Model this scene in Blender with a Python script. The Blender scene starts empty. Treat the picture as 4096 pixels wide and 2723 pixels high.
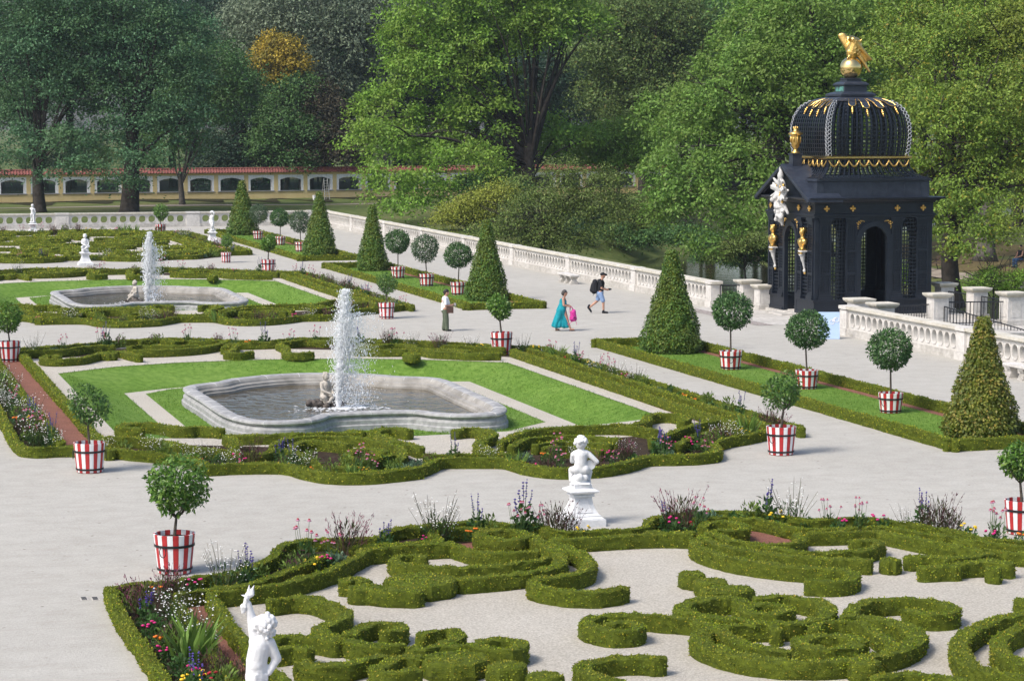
EXPO = 0.5; HAZE = 0.00013
import bpy, bmesh, math, random
import numpy as np
from mathutils import Vector, Matrix, geometry
R = math.radians
rng = np.random.default_rng(7)
random.seed(7)
scene = bpy.context.scene
COL = scene.collection
PI = math.pi

# ------------------------------------------------------------------ helpers
def tag(o, label=None, cat=None, group=None, kind=None):
    if label: o['label'] = label
    if cat: o['category'] = cat
    if group: o['group'] = group
    if kind: o['kind'] = kind
    return o

def link(o, parent=None):
    COL.objects.link(o)
    if parent is not None: o.parent = parent
    return o

def empty(name, loc=(0, 0, 0), rz=0.0):
    o = bpy.data.objects.new(name, None)
    o.empty_display_size = 0.2
    o.location = loc; o.rotation_euler = (0, 0, rz)
    return link(o)

def copy_tree(o, parent=None):
    c = o.copy(); COL.objects.link(c)
    if parent is not None: c.parent = parent
    for ch in list(o.children): copy_tree(ch, c)
    return c

class MB:
    """collects geometry for ONE mesh object"""
    def __init__(s): s.v = []; s.f = []; s.n = 0; s.mi = []; s.cur = 0
    def add(s, V, F):
        V = np.asarray(V, float).reshape(-1, 3)
        s.v.append(V); n = s.n
        for f in F: s.f.append(tuple(int(i) + n for i in f)); s.mi.append(s.cur)
        s.n += len(V)
    def box(s, c, size, rot=None, taper=1.0):
        x, y, z = (k / 2 for k in size); t = taper
        V = np.array([(-x, -y, -z), (x, -y, -z), (x, y, -z), (-x, y, -z), (-x * t, -y * t, z), (x * t, -y * t, z), (x * t, y * t, z), (-x * t, y * t, z)])
        if rot is not None: V = V @ np.array(Matrix(rot).to_3x3()).T
        s.add(V + np.array(c), [(0, 3, 2, 1), (4, 5, 6, 7), (0, 1, 5, 4), (1, 2, 6, 5), (2, 3, 7, 6), (3, 0, 4, 7)])
    def bb(s, x0, x1, y0, y1, z0, z1): s.box(((x0 + x1) / 2, (y0 + y1) / 2, (z0 + z1) / 2), (abs(x1 - x0), abs(y1 - y0), abs(z1 - z0)))
    def lathe(s, prof, c=(0, 0, 0), n=24, sq=False, a0=0.0, cap=True):
        """prof: list of (r, z); sq -> square plan"""
        m = 4 if sq else n; off = PI / 4 if sq else a0; k = math.sqrt(2) if sq else 1
        V = []; F = []
        for r, z in prof:
            for i in range(m):
                a = off + 2 * PI * i / m
                V.append((c[0] + r * k * math.cos(a), c[1] + r * k * math.sin(a), c[2] + z))
        for j in range(len(prof) - 1):
            for i in range(m):
                a = j * m + i; b = j * m + (i + 1) % m
                F.append((a, b, b + m, a + m))
        if cap:
            F.append(tuple(range(m - 1, -1, -1))); F.append(tuple(range((len(prof) - 1) * m, len(prof) * m)))
        s.add(V, F)
    def tube(s, pts, rad, n=8, closed=False, cap=True):
        P = [Vector(p) for p in pts]
        if not hasattr(rad, '__len__'): rad = [rad] * len(P)
        V = []; F = []; ref = None; N = len(P)
        for i, p in enumerate(P):
            if closed: t = (P[(i + 1) % N] - P[i - 1])
            else: t = (P[min(i + 1, N - 1)] - P[max(i - 1, 0)])
            t = t.normalized() if t.length > 1e-9 else Vector((0, 0, 1))
            if ref is None: ref = Vector((0, 0, 1)) if abs(t.z) < .9 else Vector((1, 0, 0))
            u = (ref - t * ref.dot(t)).normalized(); w = t.cross(u); ref = u
            for k in range(n):
                a = 2 * PI * k / n
                q = p + (u * math.cos(a) + w * math.sin(a)) * rad[i]
                V.append(q[:])
        for i in range(N if closed else N - 1):
            for k in range(n):
                a = i * n + k; b = i * n + (k + 1) % n; c2 = ((i + 1) % N) * n
                F.append((a, b, c2 + (k + 1) % n, c2 + k))
        if cap and not closed:
            F.append(tuple(range(n - 1, -1, -1))); F.append(tuple(range((N - 1) * n, N * n)))
        s.add(V, F)
    def ball(s, c, r, n=10, m=7, rot=None):
        r = np.array(r if hasattr(r, '__len__') else (r, r, r), float)
        V = [(0, 0, 1)]; F = []
        for j in range(1, m):
            t = PI * j / m
            for i in range(n):
                a = 2 * PI * i / n
                V.append((math.sin(t) * math.cos(a), math.sin(t) * math.sin(a), math.cos(t)))
        V.append((0, 0, -1)); L = len(V) - 1
        for i in range(n): F.append((0, 1 + i, 1 + (i + 1) % n))
        for j in range(m - 2):
            for i in range(n):
                a = 1 + j * n + i; b = 1 + j * n + (i + 1) % n
                F.append((a, a + n, b + n, b))
        for i in range(n): F.append((L, L - n + (i + 1) % n, L - n + i))
        V = np.array(V) * r
        if rot is not None: V = V @ np.array(Matrix(rot).to_3x3()).T
        s.add(V + np.array(c), F)
    def cone_seg(s, p0, r0, p1, r1, n=12):
        """closed tapered capsule"""
        p0 = Vector(p0); p1 = Vector(p1); d = p1 - p0; L = d.length
        t = d / L if L > 1e-9 else Vector((0, 0, 1))
        P = []; rad = []
        for a in (-80, -50, -20): P.append(p0 + t * r0 * math.sin(R(a))); rad.append(r0 * math.cos(R(a)))
        P.append(p0); rad.append(r0); P.append(p1); rad.append(r1)
        for a in (20, 50, 80): P.append(p1 + t * r1 * math.sin(R(a))); rad.append(r1 * math.cos(R(a)))
        s.tube(P, rad, n)
    def poly(s, pts, z): s.add([(x, y, z) for x, y in pts], [tuple(range(len(pts)))])
    def mesh(s, name, smooth=False):
        me = bpy.data.meshes.new(name)
        V = np.concatenate(s.v) if s.v else np.zeros((0, 3))
        fill_mesh(me, V, s.f)
        if smooth: me.polygons.foreach_set('use_smooth', np.ones(len(me.polygons), bool))
        if any(s.mi): me.polygons.foreach_set('material_index', np.array(s.mi, np.int32))
        return me
    def build(s, name, mat, parent=None, smooth=False, loc=None, rz=None):
        me = s.mesh(name, smooth)
        for m in (mat if isinstance(mat, (list, tuple)) else [mat]): me.materials.append(m)
        o = bpy.data.objects.new(name, me); link(o, parent)
        if loc is not None: o.location = loc
        if rz is not None: o.rotation_euler = (0, 0, rz)
        return o

def fill_mesh(me, V, F):
    lens = np.array([len(f) for f in F], np.int32)
    loops = np.concatenate([np.asarray(f, np.int32) for f in F]) if len(F) else np.zeros(0, np.int32)
    me.vertices.add(len(V)); me.vertices.foreach_set('co', np.asarray(V, np.float32).ravel())
    me.loops.add(len(loops)); me.loops.foreach_set('vertex_index', loops)
    me.polygons.add(len(lens))
    st = np.zeros(len(lens), np.int32); st[1:] = np.cumsum(lens)[:-1]
    me.polygons.foreach_set('loop_start', st)
    try: me.polygons.foreach_set('loop_total', lens)
    except Exception: pass
    me.polygons.foreach_set('use_smooth', np.zeros(len(lens), bool))
    me.update(calc_edges=True); me.validate()

def quads_obj(name, V, mat, parent=None, extra=None, smooth=False):
    """V (n,4,3) loose quads -> one object; extra = MB joined in (material slot 1)"""
    n = len(V); VV = V.reshape(-1, 3); Q = np.arange(n * 4, dtype=np.int32).reshape(n, 4)
    me = bpy.data.meshes.new(name)
    mats = list(mat) if isinstance(mat, (list, tuple)) else [mat]
    if extra is None:
        me.vertices.add(n * 4); me.vertices.foreach_set('co', VV.astype(np.float32).ravel())
        me.loops.add(n * 4); me.loops.foreach_set('vertex_index', Q.ravel())
        me.polygons.add(n); me.polygons.foreach_set('loop_start', np.arange(0, n * 4, 4, dtype=np.int32))
        me.update(calc_edges=True)
    else:
        E = np.concatenate(extra.v)
        fill_mesh(me, np.concatenate([VV, E]), [tuple(q) for q in Q] + [tuple(i + n * 4 for i in f) for f in extra.f])
        mi = np.zeros(len(me.polygons), np.int32); mi[n:] = 1 if len(mats) > 1 else 0
        me.polygons.foreach_set('material_index', mi)
    for m in mats: me.materials.append(m)
    o = bpy.data.objects.new(name, me)
    return link(o, parent)

def unit(v): return v / np.maximum(np.linalg.norm(v, axis=-1, keepdims=True), 1e-9)

def leaf_quads(P, size, N=None, spread=1.0, aspect=.5, g=rng, D=None, droop=0.0):
    """rhombic leaves at P (n,3): axis random (or D), face normal near N"""
    n = len(P)
    s = size * g.uniform(.65, 1.3, n)[:, None] if not hasattr(size, 'shape') else size[:, None]
    a = g.normal(size=(n, 3))
    if D is not None: a = D + a * spread
    a = unit(a); a[:, 2] -= droop; a = unit(a)
    nn = g.normal(size=(n, 3)) * spread
    if N is not None: nn = nn + N
    b = unit(np.cross(a, nn))
    c = np.cross(b, a)
    p0 = P; p2 = P + a * s
    mid = P + a * s * .5 + c * s * .08
    w = b * s * aspect * .5
    return np.stack([p0, mid + w, p2, mid - w], 1)

def resample(pts, step, closed=False):
    P = np.array(pts, float)
    if len(P) > 2:   # catmull-rom
        Q = []
        n = len(P)
        for i in range(n - 1):
            p0 = P[max(i - 1, 0)]; p1 = P[i]; p2 = P[i + 1]; p3 = P[min(i + 2, n - 1)]
            for t in np.linspace(0, 1, 8, endpoint=False):
                Q.append(.5 * ((2 * p1) + (-p0 + p2) * t + (2 * p0 - 5 * p1 + 4 * p2 - p3) * t * t + (-p0 + 3 * p1 - 3 * p2 + p3) * t ** 3))
        Q.append(P[-1]); P = np.array(Q)
    d = np.r_[0, np.cumsum(np.linalg.norm(np.diff(P, axis=0), axis=1))]
    m = max(3, int(d[-1] / step) + 1)
    t = np.linspace(0, d[-1], m)
    return np.stack([np.interp(t, d, P[:, k]) for k in range(P.shape[1])], 1)

# ------------------------------------------------------------------ materials
def new_mat(name):
    m = bpy.data.materials.new(name); m.use_nodes = True
    nt = m.node_tree; nt.nodes.clear()
    out = nt.nodes.new('ShaderNodeOutputMaterial')
    return m, nt, out

def ramp(nt, fac, stops):
    r = nt.nodes.new('ShaderNodeValToRGB')
    e = r.color_ramp.elements
    while len(e) < len(stops): e.new(.5)
    for k, (p, c) in zip(e, stops): k.position = p; k.color = (*c, 1)
    nt.links.new(fac, r.inputs[0]); return r.outputs[0]

def noise(nt, scale, detail=4, rough=.55, coord='Object', vec=None):
    n = nt.nodes.new('ShaderNodeTexNoise'); n.inputs['Scale'].default_value = scale
    n.inputs['Detail'].default_value = detail; n.inputs['Roughness'].default_value = rough
    if vec is None:
        tc = nt.nodes.new('ShaderNodeTexCoord'); vec = tc.outputs[coord]
    nt.links.new(vec, n.inputs['Vector']); return n.outputs['Fac']

def mixc(nt, a, b, fac, mode='MIX'):
    m = nt.nodes.new('ShaderNodeMix'); m.data_type = 'RGBA'; m.blend_type = mode
    if isinstance(fac, (int, float)): m.inputs[0].default_value = fac
    else: nt.links.new(fac, m.inputs[0])
    for k, x in ((6, a), (7, b)):
        if isinstance(x, tuple): m.inputs[k].default_value = (*x, 1)
        else: nt.links.new(x, m.inputs[k])
    return m.outputs[2]

def pmat(name, stops, scale=3, rough=.7, bump=0.0, bscale=20, spec=.4, metal=0, detail=5, fine=None, fscale=60, coat=0, island=None, ifac=.5):
    """procedural principled: noise ramp + fine second noise + bump"""
    m, nt, out = new_mat(name)
    b = nt.nodes.new('ShaderNodeBsdfPrincipled')
    col = ramp(nt, noise(nt, scale, detail), stops)
    if fine: col = mixc(nt, col, ramp(nt, noise(nt, fscale, 3), [(.35, fine[0]), (.65, fine[1])]), fine[2] if len(fine) > 2 else .35)
    if island:
        g = nt.nodes.new('ShaderNodeNewGeometry')
        col = mixc(nt, col, ramp(nt, g.outputs['Random Per Island'], island), ifac)
    nt.links.new(col, b.inputs['Base Color'])
    b.inputs['Roughness'].default_value = rough; b.inputs['Metallic'].default_value = metal
    b.inputs['Specular IOR Level'].default_value = spec
    if coat: b.inputs['Coat Weight'].default_value = coat
    if bump:
        bp = nt.nodes.new('ShaderNodeBump'); bp.inputs['Strength'].default_value = bump; bp.inputs['Distance'].default_value = .05
        nt.links.new(noise(nt, bscale, 6), bp.inputs['Height']); nt.links.new(bp.outputs[0], b.inputs['Normal'])
    nt.links.new(b.outputs[0], out.inputs[0]); return m

def leafmat(name, stops, trans=.3, rough=.5, spec=.35, nscale=.5, patch=None, pamt=.5):
    """leaf: colour per leaf (random per island), patches by noise, some light through"""
    m, nt, out = new_mat(name)
    g = nt.nodes.new('ShaderNodeNewGeometry')
    col = ramp(nt, g.outputs['Random Per Island'], stops)
    if patch:
        f = ramp(nt, noise(nt, nscale, 3), [(.45, (0, 0, 0)), (.62, (pamt, pamt, pamt))])
        col = mixc(nt, col, patch, f)
    b = nt.nodes.new('ShaderNodeBsdfPrincipled')
    nt.links.new(col, b.inputs['Base Color'])
    b.inputs['Roughness'].default_value = rough; b.inputs['Specular IOR Level'].default_value = spec
    t = nt.nodes.new('ShaderNodeBsdfTranslucent'); nt.links.new(col, t.inputs[0])
    mx = nt.nodes.new('ShaderNodeMixShader'); mx.inputs[0].default_value = trans
    nt.links.new(b.outputs[0], mx.inputs[1]); nt.links.new(t.outputs[0], mx.inputs[2])
    nt.links.new(mx.outputs[0], out.inputs[0]); return m

def flat(name, c, rough=.6, spec=.4, metal=0, var=.15, scale=8, bump=0, bscale=30):
    d = tuple(x * (1 - var) for x in c); l = tuple(min(1, x * (1 + var)) for x in c)
    return pmat(name, [(.3, d), (.7, l)], scale, rough, bump, bscale, spec, metal)

M = {}
def gravel_path():
    m, nt, out = new_mat('path_gravel'); b = nt.nodes.new('ShaderNodeBsdfPrincipled')
    c = ramp(nt, noise(nt, .16, 6, .6), [(.3, (.34, .328, .295)), (.5, (.395, .385, .352)), (.72, (.45, .44, .405))])
    c = mixc(nt, c, ramp(nt, noise(nt, 1.7, 5, .65), [(.36, (.29, .275, .24)), (.5, (.395, .38, .345)), (.66, (.48, .468, .43))]), .45)
    c = mixc(nt, c, ramp(nt, noise(nt, 17, 4, .7), [(.3, (.25, .235, .21)), (.5, (.4, .385, .35)), (.7, (.53, .52, .485))]), .4)
    tc = nt.nodes.new('ShaderNodeTexCoord'); mp = nt.nodes.new('ShaderNodeMapping'); mp.inputs['Scale'].default_value = (1.0, 5.0, 1); mp.inputs['Rotation'].default_value = (0, 0, .35)
    nt.links.new(tc.outputs['Object'], mp.inputs[0])                       # faint drag and wheel streaks
    c = mixc(nt, c, (.36, .34, .305), ramp(nt, noise(nt, .8, 4, .6, vec=mp.outputs[0]), [(.5, (0, 0, 0)), (.68, (.6, .6, .6))]))
    v = nt.nodes.new('ShaderNodeTexVoronoi'); v.inputs['Scale'].default_value = 1.7; nt.links.new(tc.outputs['Object'], v.inputs['Vector'])
    c = mixc(nt, c, (.12, .105, .09), ramp(nt, v.outputs['Distance'], [(.035, (.8, .8, .8)), (.075, (0, 0, 0))]))
    nt.links.new(c, b.inputs['Base Color']); b.inputs['Roughness'].default_value = .95; b.inputs['Specular IOR Level'].default_value = .1
    bp = nt.nodes.new('ShaderNodeBump'); bp.inputs['Strength'].default_value = .5; bp.inputs['Distance'].default_value = .03
    nt.links.new(noise(nt, 25, 6, .7), bp.inputs['Height']); nt.links.new(bp.outputs[0], b.inputs['Normal']); nt.links.new(b.outputs[0], out.inputs[0]); return m
M['path'] = gravel_path()
M['chips'] = pmat('stone_chips', [(.3, (.52, .48, .41)), (.7, (.62, .58, .51))], .5, .95, .9, 70, .1, fine=((.32, .29, .23), (.76, .72, .65), .5), fscale=26)
M['red'] = pmat('red_grit', [(.3, (.2, .085, .06)), (.7, (.31, .14, .1))], 2, .95, .8, 80, .1, fine=((.14, .06, .045), (.38, .2, .16), .5), fscale=30)
M['lawn'] = pmat('lawn_grass', [(.3, (.085, .175, .022)), (.5, (.115, .22, .032)), (.7, (.16, .265, .055))], .35, .9, .6, 40, .1, fine=((.06, .13, .014), (.19, .29, .06), .45), fscale=5)
M['soil'] = pmat('dark_soil', [(.3, (.03, .022, .015)), (.7, (.07, .05, .035))], 6, .95, .8, 50, .1)
M['wild'] = pmat('rough_grass', [(.3, (.05, .085, .02)), (.5, (.085, .12, .035)), (.7, (.16, .135, .075))], .09, .95, .5, 4, .1, fine=((.04, .065, .015), (.15, .16, .06), .45), fscale=1.2)
HST = [(0, (.07, .13, .01)), (.35, (.15, .225, .013)), (.72, (.27, .33, .018)), (.93, (.37, .36, .026)), (1, (.38, .26, .03))]
M['hedge'] = leafmat('box_leaves', HST, .28, .5, .25, 1.3, (.24, .2, .03), .45)
M['hedge_core'] = pmat('box_twigs', [(.3, (.055, .075, .01)), (.7, (.12, .15, .016))], 9, .9, .8, 60, .1)
HEDGES = [
('P1','outer_left','s',[(4.83,32.75),(4.81,33.57),(4.82,34.76),(4.83,35.98),(4.82,37.02),(4.79,38.13),(4.81,39.65),(4.88,41.09)],0.27),
('P1','outer_back','s',[(4.89,41.24),(5.22,41.42),(5.6,41.49),(6.12,41.56),(6.51,41.83),(7.11,41.97),(7.38,42.18),(7.69,42.6),(8.18,43.29),(8.53,44.31),(8.77,44.69),(9.19,44.89),(9.8,44.79),(10.03,44.78),(10.61,44.79),(10.92,45.4),(11.32,45.69),(11.22,45.65),(11.8,45.85),(12.29,45.95),(12.86,45.97),(13.18,45.74),(13.72,45.44),(14.06,45.2),(14.11,44.87),(14.19,44.41),(14.44,44.24),(15.07,44.24),(15.7,44.23),(16.03,44.41),(16.41,45.14),(16.87,45.53),(17.3,45.65),(17.85,45.7),(18.28,45.62),(18.64,45.43),(18.9,45.19),(19.19,44.8),(19.47,44.45),(19.86,44.14),(20.6,44.19),(21.1,43.74),(21.39,43.22),(21.63,42.65),(21.8,42.14),(21.92,41.49),(22.17,41.0),(22.68,40.67)],0.27),
('P1','inner_left','s',[(5.84,33.59),(5.86,34.69),(5.83,35.45),(5.84,37.11),(5.83,38.44),(5.82,39.5)],0.27),
('P1','inner_back','s',[(5.96,40.28),(6.58,40.53),(7.19,40.76),(7.71,41.25),(8.28,41.95),(8.9,42.75),(9.44,43.57)],0.27),
('P1','inner_back2','s',[(9.86,43.75),(10.39,43.89),(10.87,43.9),(9.79,43.76),(10.4,43.88),(11.0,43.92),(11.6,44.03),(11.7,44.77),(11.93,45.15),(12.4,45.19),(12.76,45.03),(13.04,44.83)],0.27),
('P1','main_left','s',[(6.48,33.4),(6.4,34.53),(6.39,35.22),(6.39,36.07),(6.38,37.08),(6.41,38.55),(6.46,39.9)],0.36),
('P1','main_left','s',[(6.5,40.02),(6.8,40.14),(7.38,40.26),(8.03,40.66),(8.75,41.34),(9.16,41.85),(9.63,42.62),(10.01,43.18),(10.41,43.29),(9.79,43.13),(10.13,43.33),(10.67,43.39),(11.17,43.41),(11.73,43.41)],0.36),
('P1','ros_left','s',[(11.75,43.37),(11.89,42.79),(12.09,42.46),(12.63,42.3),(13.09,42.36)],0.36),
('P1','ros_left','s',[(12.62,43.79),(12.51,44.16),(12.69,44.57),(13.01,44.62),(13.31,44.57),(13.46,44.06),(13.46,43.07),(13.42,42.11),(13.27,41.37),(13.04,40.82),(12.65,40.49),(12.01,40.21),(11.42,40.1),(11.02,40.07)],0.5),
('P1','ros_left','s',[(12.51,43.94),(12.71,43.59),(13.04,43.49),(13.29,43.71)],0.3),
('P1','ros_arc','s',[(10.87,42.37),(10.66,42.54),(10.33,42.37),(10.3,41.89),(10.67,41.47),(11.29,41.14),(11.99,41.13),(12.61,41.28),(13.04,41.56)],0.4),
('P1','ros_tail','s',[(13.57,42.96),(13.73,42.5),(13.79,41.68),(13.7,40.94),(13.39,40.21),(13.01,39.84),(12.63,39.7),(12.24,39.58),(12.1,39.23),(12.22,38.76),(12.54,38.39),(12.89,38.23),(13.25,38.32),(13.49,38.48)],0.45),
('P1','front_mid','s',[(13.76,43.35),(14.14,43.3),(14.76,43.33),(15.38,43.33),(15.98,43.27),(16.46,43.05)],0.4),
('P1','leaf_left','b',[(10.28,40.17),(0.66,0.69)],0),
('P1','leaf_left','s',[(9.05,39.77),(9.3,39.7),(9.51,39.44),(9.89,39.26)],0.9),
('P1','leaf_left','s',[(8.96,40.43),(9.17,40.6),(9.27,40.27)],0.5),
('P1','sc_left','s',[(7.42,39.22),(7.76,39.33),(8.09,39.17),(8.23,38.78),(8.37,38.26),(8.31,37.62),(7.99,37.13),(7.69,36.72),(7.78,36.29),(7.98,35.79),(8.24,35.36),(8.66,35.3)],0.5),
('P1','sc_left','s',[(8.68,36.22),(8.95,36.35),(8.99,36.75),(8.65,36.9),(8.38,36.64),(8.07,36.18)],0.45),
('P1','sc_left','s',[(7.22,35.42),(7.02,35.6),(6.75,35.53),(6.72,35.86),(6.86,36.23),(7.16,36.32),(7.52,36.19),(7.78,35.84)],0.5),
('P1','sc_low','s',[(6.96,34.49),(7.12,34.28),(7.48,34.23),(7.9,34.44),(8.2,34.57)],0.5),
('P1','clus','s',[(9.19,35.84),(9.51,36.0),(9.72,35.89),(9.68,35.47),(9.36,35.07),(8.96,34.81),(8.83,34.96)],0.45),
('P1','clus','s',[(9.26,34.89),(9.67,34.8),(9.92,34.59),(10.21,34.34),(10.45,34.59),(10.47,34.97),(10.25,35.14),(9.96,35.06)],0.45),
('P1','clus','b',[(9.26,34.1),(0.54,0.52)],0),
('P1','clus2','s',[(8.7,34.26),(8.47,34.38),(8.18,34.06),(7.94,33.73),(8.15,33.47),(8.46,33.53)],0.5),
('P1','blob_r','b',[(9.88,33.41),(0.31,0.29)],0),
('P1','blob_r2','b',[(10.21,32.58),(0.28,0.28)],0),
('P1','horse_low','s',[(12.24,33.23),(11.98,33.39),(11.6,33.45),(11.19,33.31),(10.92,32.99),(10.95,32.51),(11.17,32.08)],0.5),
('P1','spiral','s',[(12.35,35.78),(12.55,35.84),(12.75,35.67),(12.61,35.3),(12.21,35.24),(11.98,35.66),(12.03,36.11),(12.36,36.41),(12.91,36.34),(13.33,36.06),(13.85,35.64),(13.76,35.54),(13.91,35.06)],0.45),
('P1','small1','b',[(15.13,39.33),(0.24,0.3)],0),
('P1','small2','b',[(15.22,38.66),(0.31,0.3)],0),
('P1','small3','b',[(15.18,37.83),(0.51,0.35)],0),
('P1','ringm','s',[(15.02,36.68),(15.02,37.0),(14.71,37.09),(14.18,36.92),(13.84,36.52),(13.86,36.15),(14.11,35.71),(14.41,35.35),(14.81,34.98),(15.24,34.92),(15.71,35.1),(16.06,35.51),(16.3,36.17),(16.17,36.66),(15.84,36.92),(15.4,36.85)],0.5),
('P1','ringm','s',[(15.56,36.03),(15.48,35.9),(15.37,35.81),(15.24,35.76),(15.11,35.76),(14.99,35.81),(14.91,35.9),(14.86,36.02),(14.87,36.15),(14.92,36.28),(15.02,36.39),(15.14,36.47),(15.28,36.49),(15.4,36.47),(15.51,36.4),(15.57,36.29),(15.59,36.16),(15.56,36.03)],0.5),
('P1','bigo','s',[(13.91,35.06),(13.59,34.78),(13.32,34.26),(13.34,33.62),(13.56,32.99),(14.02,32.53),(14.59,32.34),(15.27,32.4),(15.94,32.69),(16.5,33.22),(16.81,33.78),(16.83,34.45),(16.6,34.94),(16.32,35.2)],0.6),
('P1','bigo','s',[(13.91,34.99),(14.48,34.98),(14.79,34.86),(14.75,34.56)],0.4),
('P1','bigo','s',[(13.86,34.88),(13.84,34.34),(13.89,33.8),(14.06,33.38),(14.26,33.1)],0.4),
('P1','bigo','s',[(15.34,34.45),(15.61,34.81),(16.01,34.88),(16.23,34.57),(16.22,33.95),(16.09,33.28),(15.92,32.75)],0.4),
('P1','bigo','s',[(15.65,33.41),(15.54,33.26),(15.4,33.15),(15.23,33.09),(15.05,33.1),(14.9,33.16),(14.78,33.27),(14.73,33.42),(14.73,33.58),(14.8,33.74),(14.93,33.88),(15.09,33.96),(15.27,33.99),(15.44,33.96),(15.58,33.87),(15.67,33.73),(15.69,33.57),(15.65,33.41)],0.55),
('P1','bigo','s',[(16.22,35.07),(16.68,35.79),(17.24,36.17),(17.77,36.16),(18.15,35.84),(18.26,35.33),(18.0,34.92),(17.64,34.95),(17.41,35.25)],0.45),
('P1','knob','b',[(15.12,32.1),(0.27,0.29)],0),
('P1','edge_l','b',[(12.17,33.28),(0.13,0.17)],0),
('P1','edge_b','s',[(14.9,31.11),(15.35,31.2),(15.73,30.92),(15.95,30.6)],0.5),
('P1','rring','s',[(19.23,34.52),(18.56,34.27),(17.85,33.72),(17.25,33.06),(16.87,32.36),(16.6,31.56),(16.66,30.96),(16.98,30.45)],0.55),
('P1','rring','s',[(18.75,33.65),(18.19,33.26),(17.66,32.59),(17.39,31.87),(17.41,31.21)],0.5),
('P1','edge_r','b',[(19.69,35.53),(0.13,0.22)],0),
('P1','front_mid','s',[(15.81,43.48),(16.19,43.33),(16.59,43.22)],0.4),
('P1','cres','s',[(16.44,42.62),(16.18,41.81),(16.24,40.97),(16.51,40.23),(17.01,39.52),(17.53,39.07),(17.92,38.75),(17.83,38.31),(17.54,37.99),(17.17,37.98),(16.9,38.13)],0.45),
('P1','cres','s',[(16.7,42.91),(16.65,42.02),(16.93,41.25),(17.43,40.51),(18.04,40.05),(18.43,39.77),(18.7,39.6)],0.42),
('P1','cres','s',[(17.01,43.28),(17.08,42.44),(17.41,41.63),(17.77,40.92),(18.28,40.6),(18.75,40.55),(19.07,40.59),(19.63,41.07),(19.77,41.51),(19.35,41.6)],0.42),
('P1','cres','s',[(16.9,42.22),(17.22,41.95),(17.59,41.66),(18.0,41.6),(18.42,42.01),(18.56,42.56)],0.36),
('P1','cres','s',[(17.08,43.83),(17.37,44.19),(17.73,44.22),(17.88,43.79),(17.75,43.35),(17.4,43.23),(17.14,43.25)],0.4),
('P1','upper','s',[(17.31,44.84),(17.79,44.9),(18.19,44.68),(18.53,44.49),(18.72,43.94),(18.85,43.42),(19.31,43.05),(19.98,42.99)],0.27),
('P1','upper_r','s',[(20.29,43.0),(20.69,42.88),(20.99,42.41),(21.24,41.87),(21.6,41.22),(21.95,40.58),(22.41,40.18)],0.27),
('P1','main_r','s',[(18.84,42.62),(19.16,42.57),(19.65,42.52),(20.15,42.47),(20.36,42.18),(20.58,41.57),(20.87,40.8),(21.29,39.98),(21.96,39.36)],0.36),
('P1','cube','b',[(19.15,39.56),(0.2,0.23)],0),
('P1','x1','s',[(19.63,39.71),(20.01,39.68),(20.23,39.41)],0.5),
('P1','x2','s',[(19.4,38.68),(19.79,38.67),(20.0,38.61)],0.5),
('P1','x3','s',[(20.35,39.38),(20.64,39.38),(21.24,39.62)],0.4),
('P1','x4','s',[(20.21,38.8),(20.68,38.83),(21.04,38.53)],0.5),
('P1','x5','b',[(20.56,38.19),(0.14,0.19)],0),
('P2','outer','s',[(5.03,71.83),(4.98,68.88),(4.96,66.82),(4.93,64.45),(4.89,62.44),(4.9,60.73),(4.98,59.7),(5.32,59.3),(5.79,59.34),(6.21,59.22),(6.7,58.94),(7.13,58.6),(7.54,58.13),(7.96,57.7),(8.34,57.07),(8.71,56.46),(8.9,55.5),(8.76,55.16),(9.38,55.2),(10.13,55.12),(10.76,54.8),(11.03,53.85),(11.44,53.11),(12.14,52.83),(12.94,52.99),(13.6,53.32),(12.08,53.02),(12.9,53.06),(13.68,53.53),(14.21,54.3),(14.51,54.65),(15.17,54.55),(15.94,54.27),(16.07,53.85),(16.22,53.08),(16.64,52.4),(17.22,52.23),(17.88,52.32),(18.73,52.94),(19.42,53.63),(20.26,53.54),(20.01,53.59),(20.75,53.55),(21.36,53.9),(21.65,54.69),(21.8,55.28),(22.52,56.1),(23.22,56.51),(23.7,56.91),(24.2,57.26),(24.84,57.78),(25.09,57.61),(25.28,57.86)],0.27),
('P2','outer_r','s',[(25.1,57.3),(25.1,65),(25.1,75),(25.1,80.2)],0.27),
('P2','outer_b','s',[(25.0,80.6),(23,82.2),(21,84.2),(19,85.9),(17.4,86.3),(16,85.5),(14.6,86.4),(13,87.5),(11,87.2),(9,86),(7,85.2),(5.2,84.7)],0.27),
('P2','outer_l','s',[(5.0,72.3),(5.05,78),(5.1,84.3)],0.27),
('P2','inner_l','s',[(6.98,83.2),(6.98,70),(6.98,58.4)],0.34),
('P2','border_l','s',[(5.95,83.2),(5.95,70),(5.95,60)],0.3),
('P2','inner_r','s',[(23.75,79.6),(23.75,70),(23.8,58.0)],0.34),
('P2','border_r','s',[(24.5,80.0),(24.5,70),(24.55,58.3)],0.34),
('P2','hook_l','s',[(14.97,59.83),(14.67,60.31),(14.19,60.06),(13.88,59.21),(14.05,58.16),(14.36,57.25),(14.44,56.53)],0.5),
('P2','arc_l','s',[(10.17,58.39),(10.27,59.44),(10.23,60.4),(10.64,60.12),(11.46,60.04),(12.72,60.01),(13.73,59.72),(13.39,60.32),(13.96,59.64),(14.18,58.29)],0.45),
('P2','arc_l','s',[(11.01,58.0),(11.48,59.03),(12.17,59.36),(12.96,59.14),(13.65,58.47),(13.96,57.15),(13.81,55.73),(13.47,54.7)],0.4),
('P2','arc_l2','s',[(11.46,57.72),(11.93,58.59),(12.57,58.31),(12.87,57.62)],0.4),
('P2','arc_l2','s',[(12.38,55.71),(12.8,56.6),(13.22,56.62),(13.46,56.12)],0.4),
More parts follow.
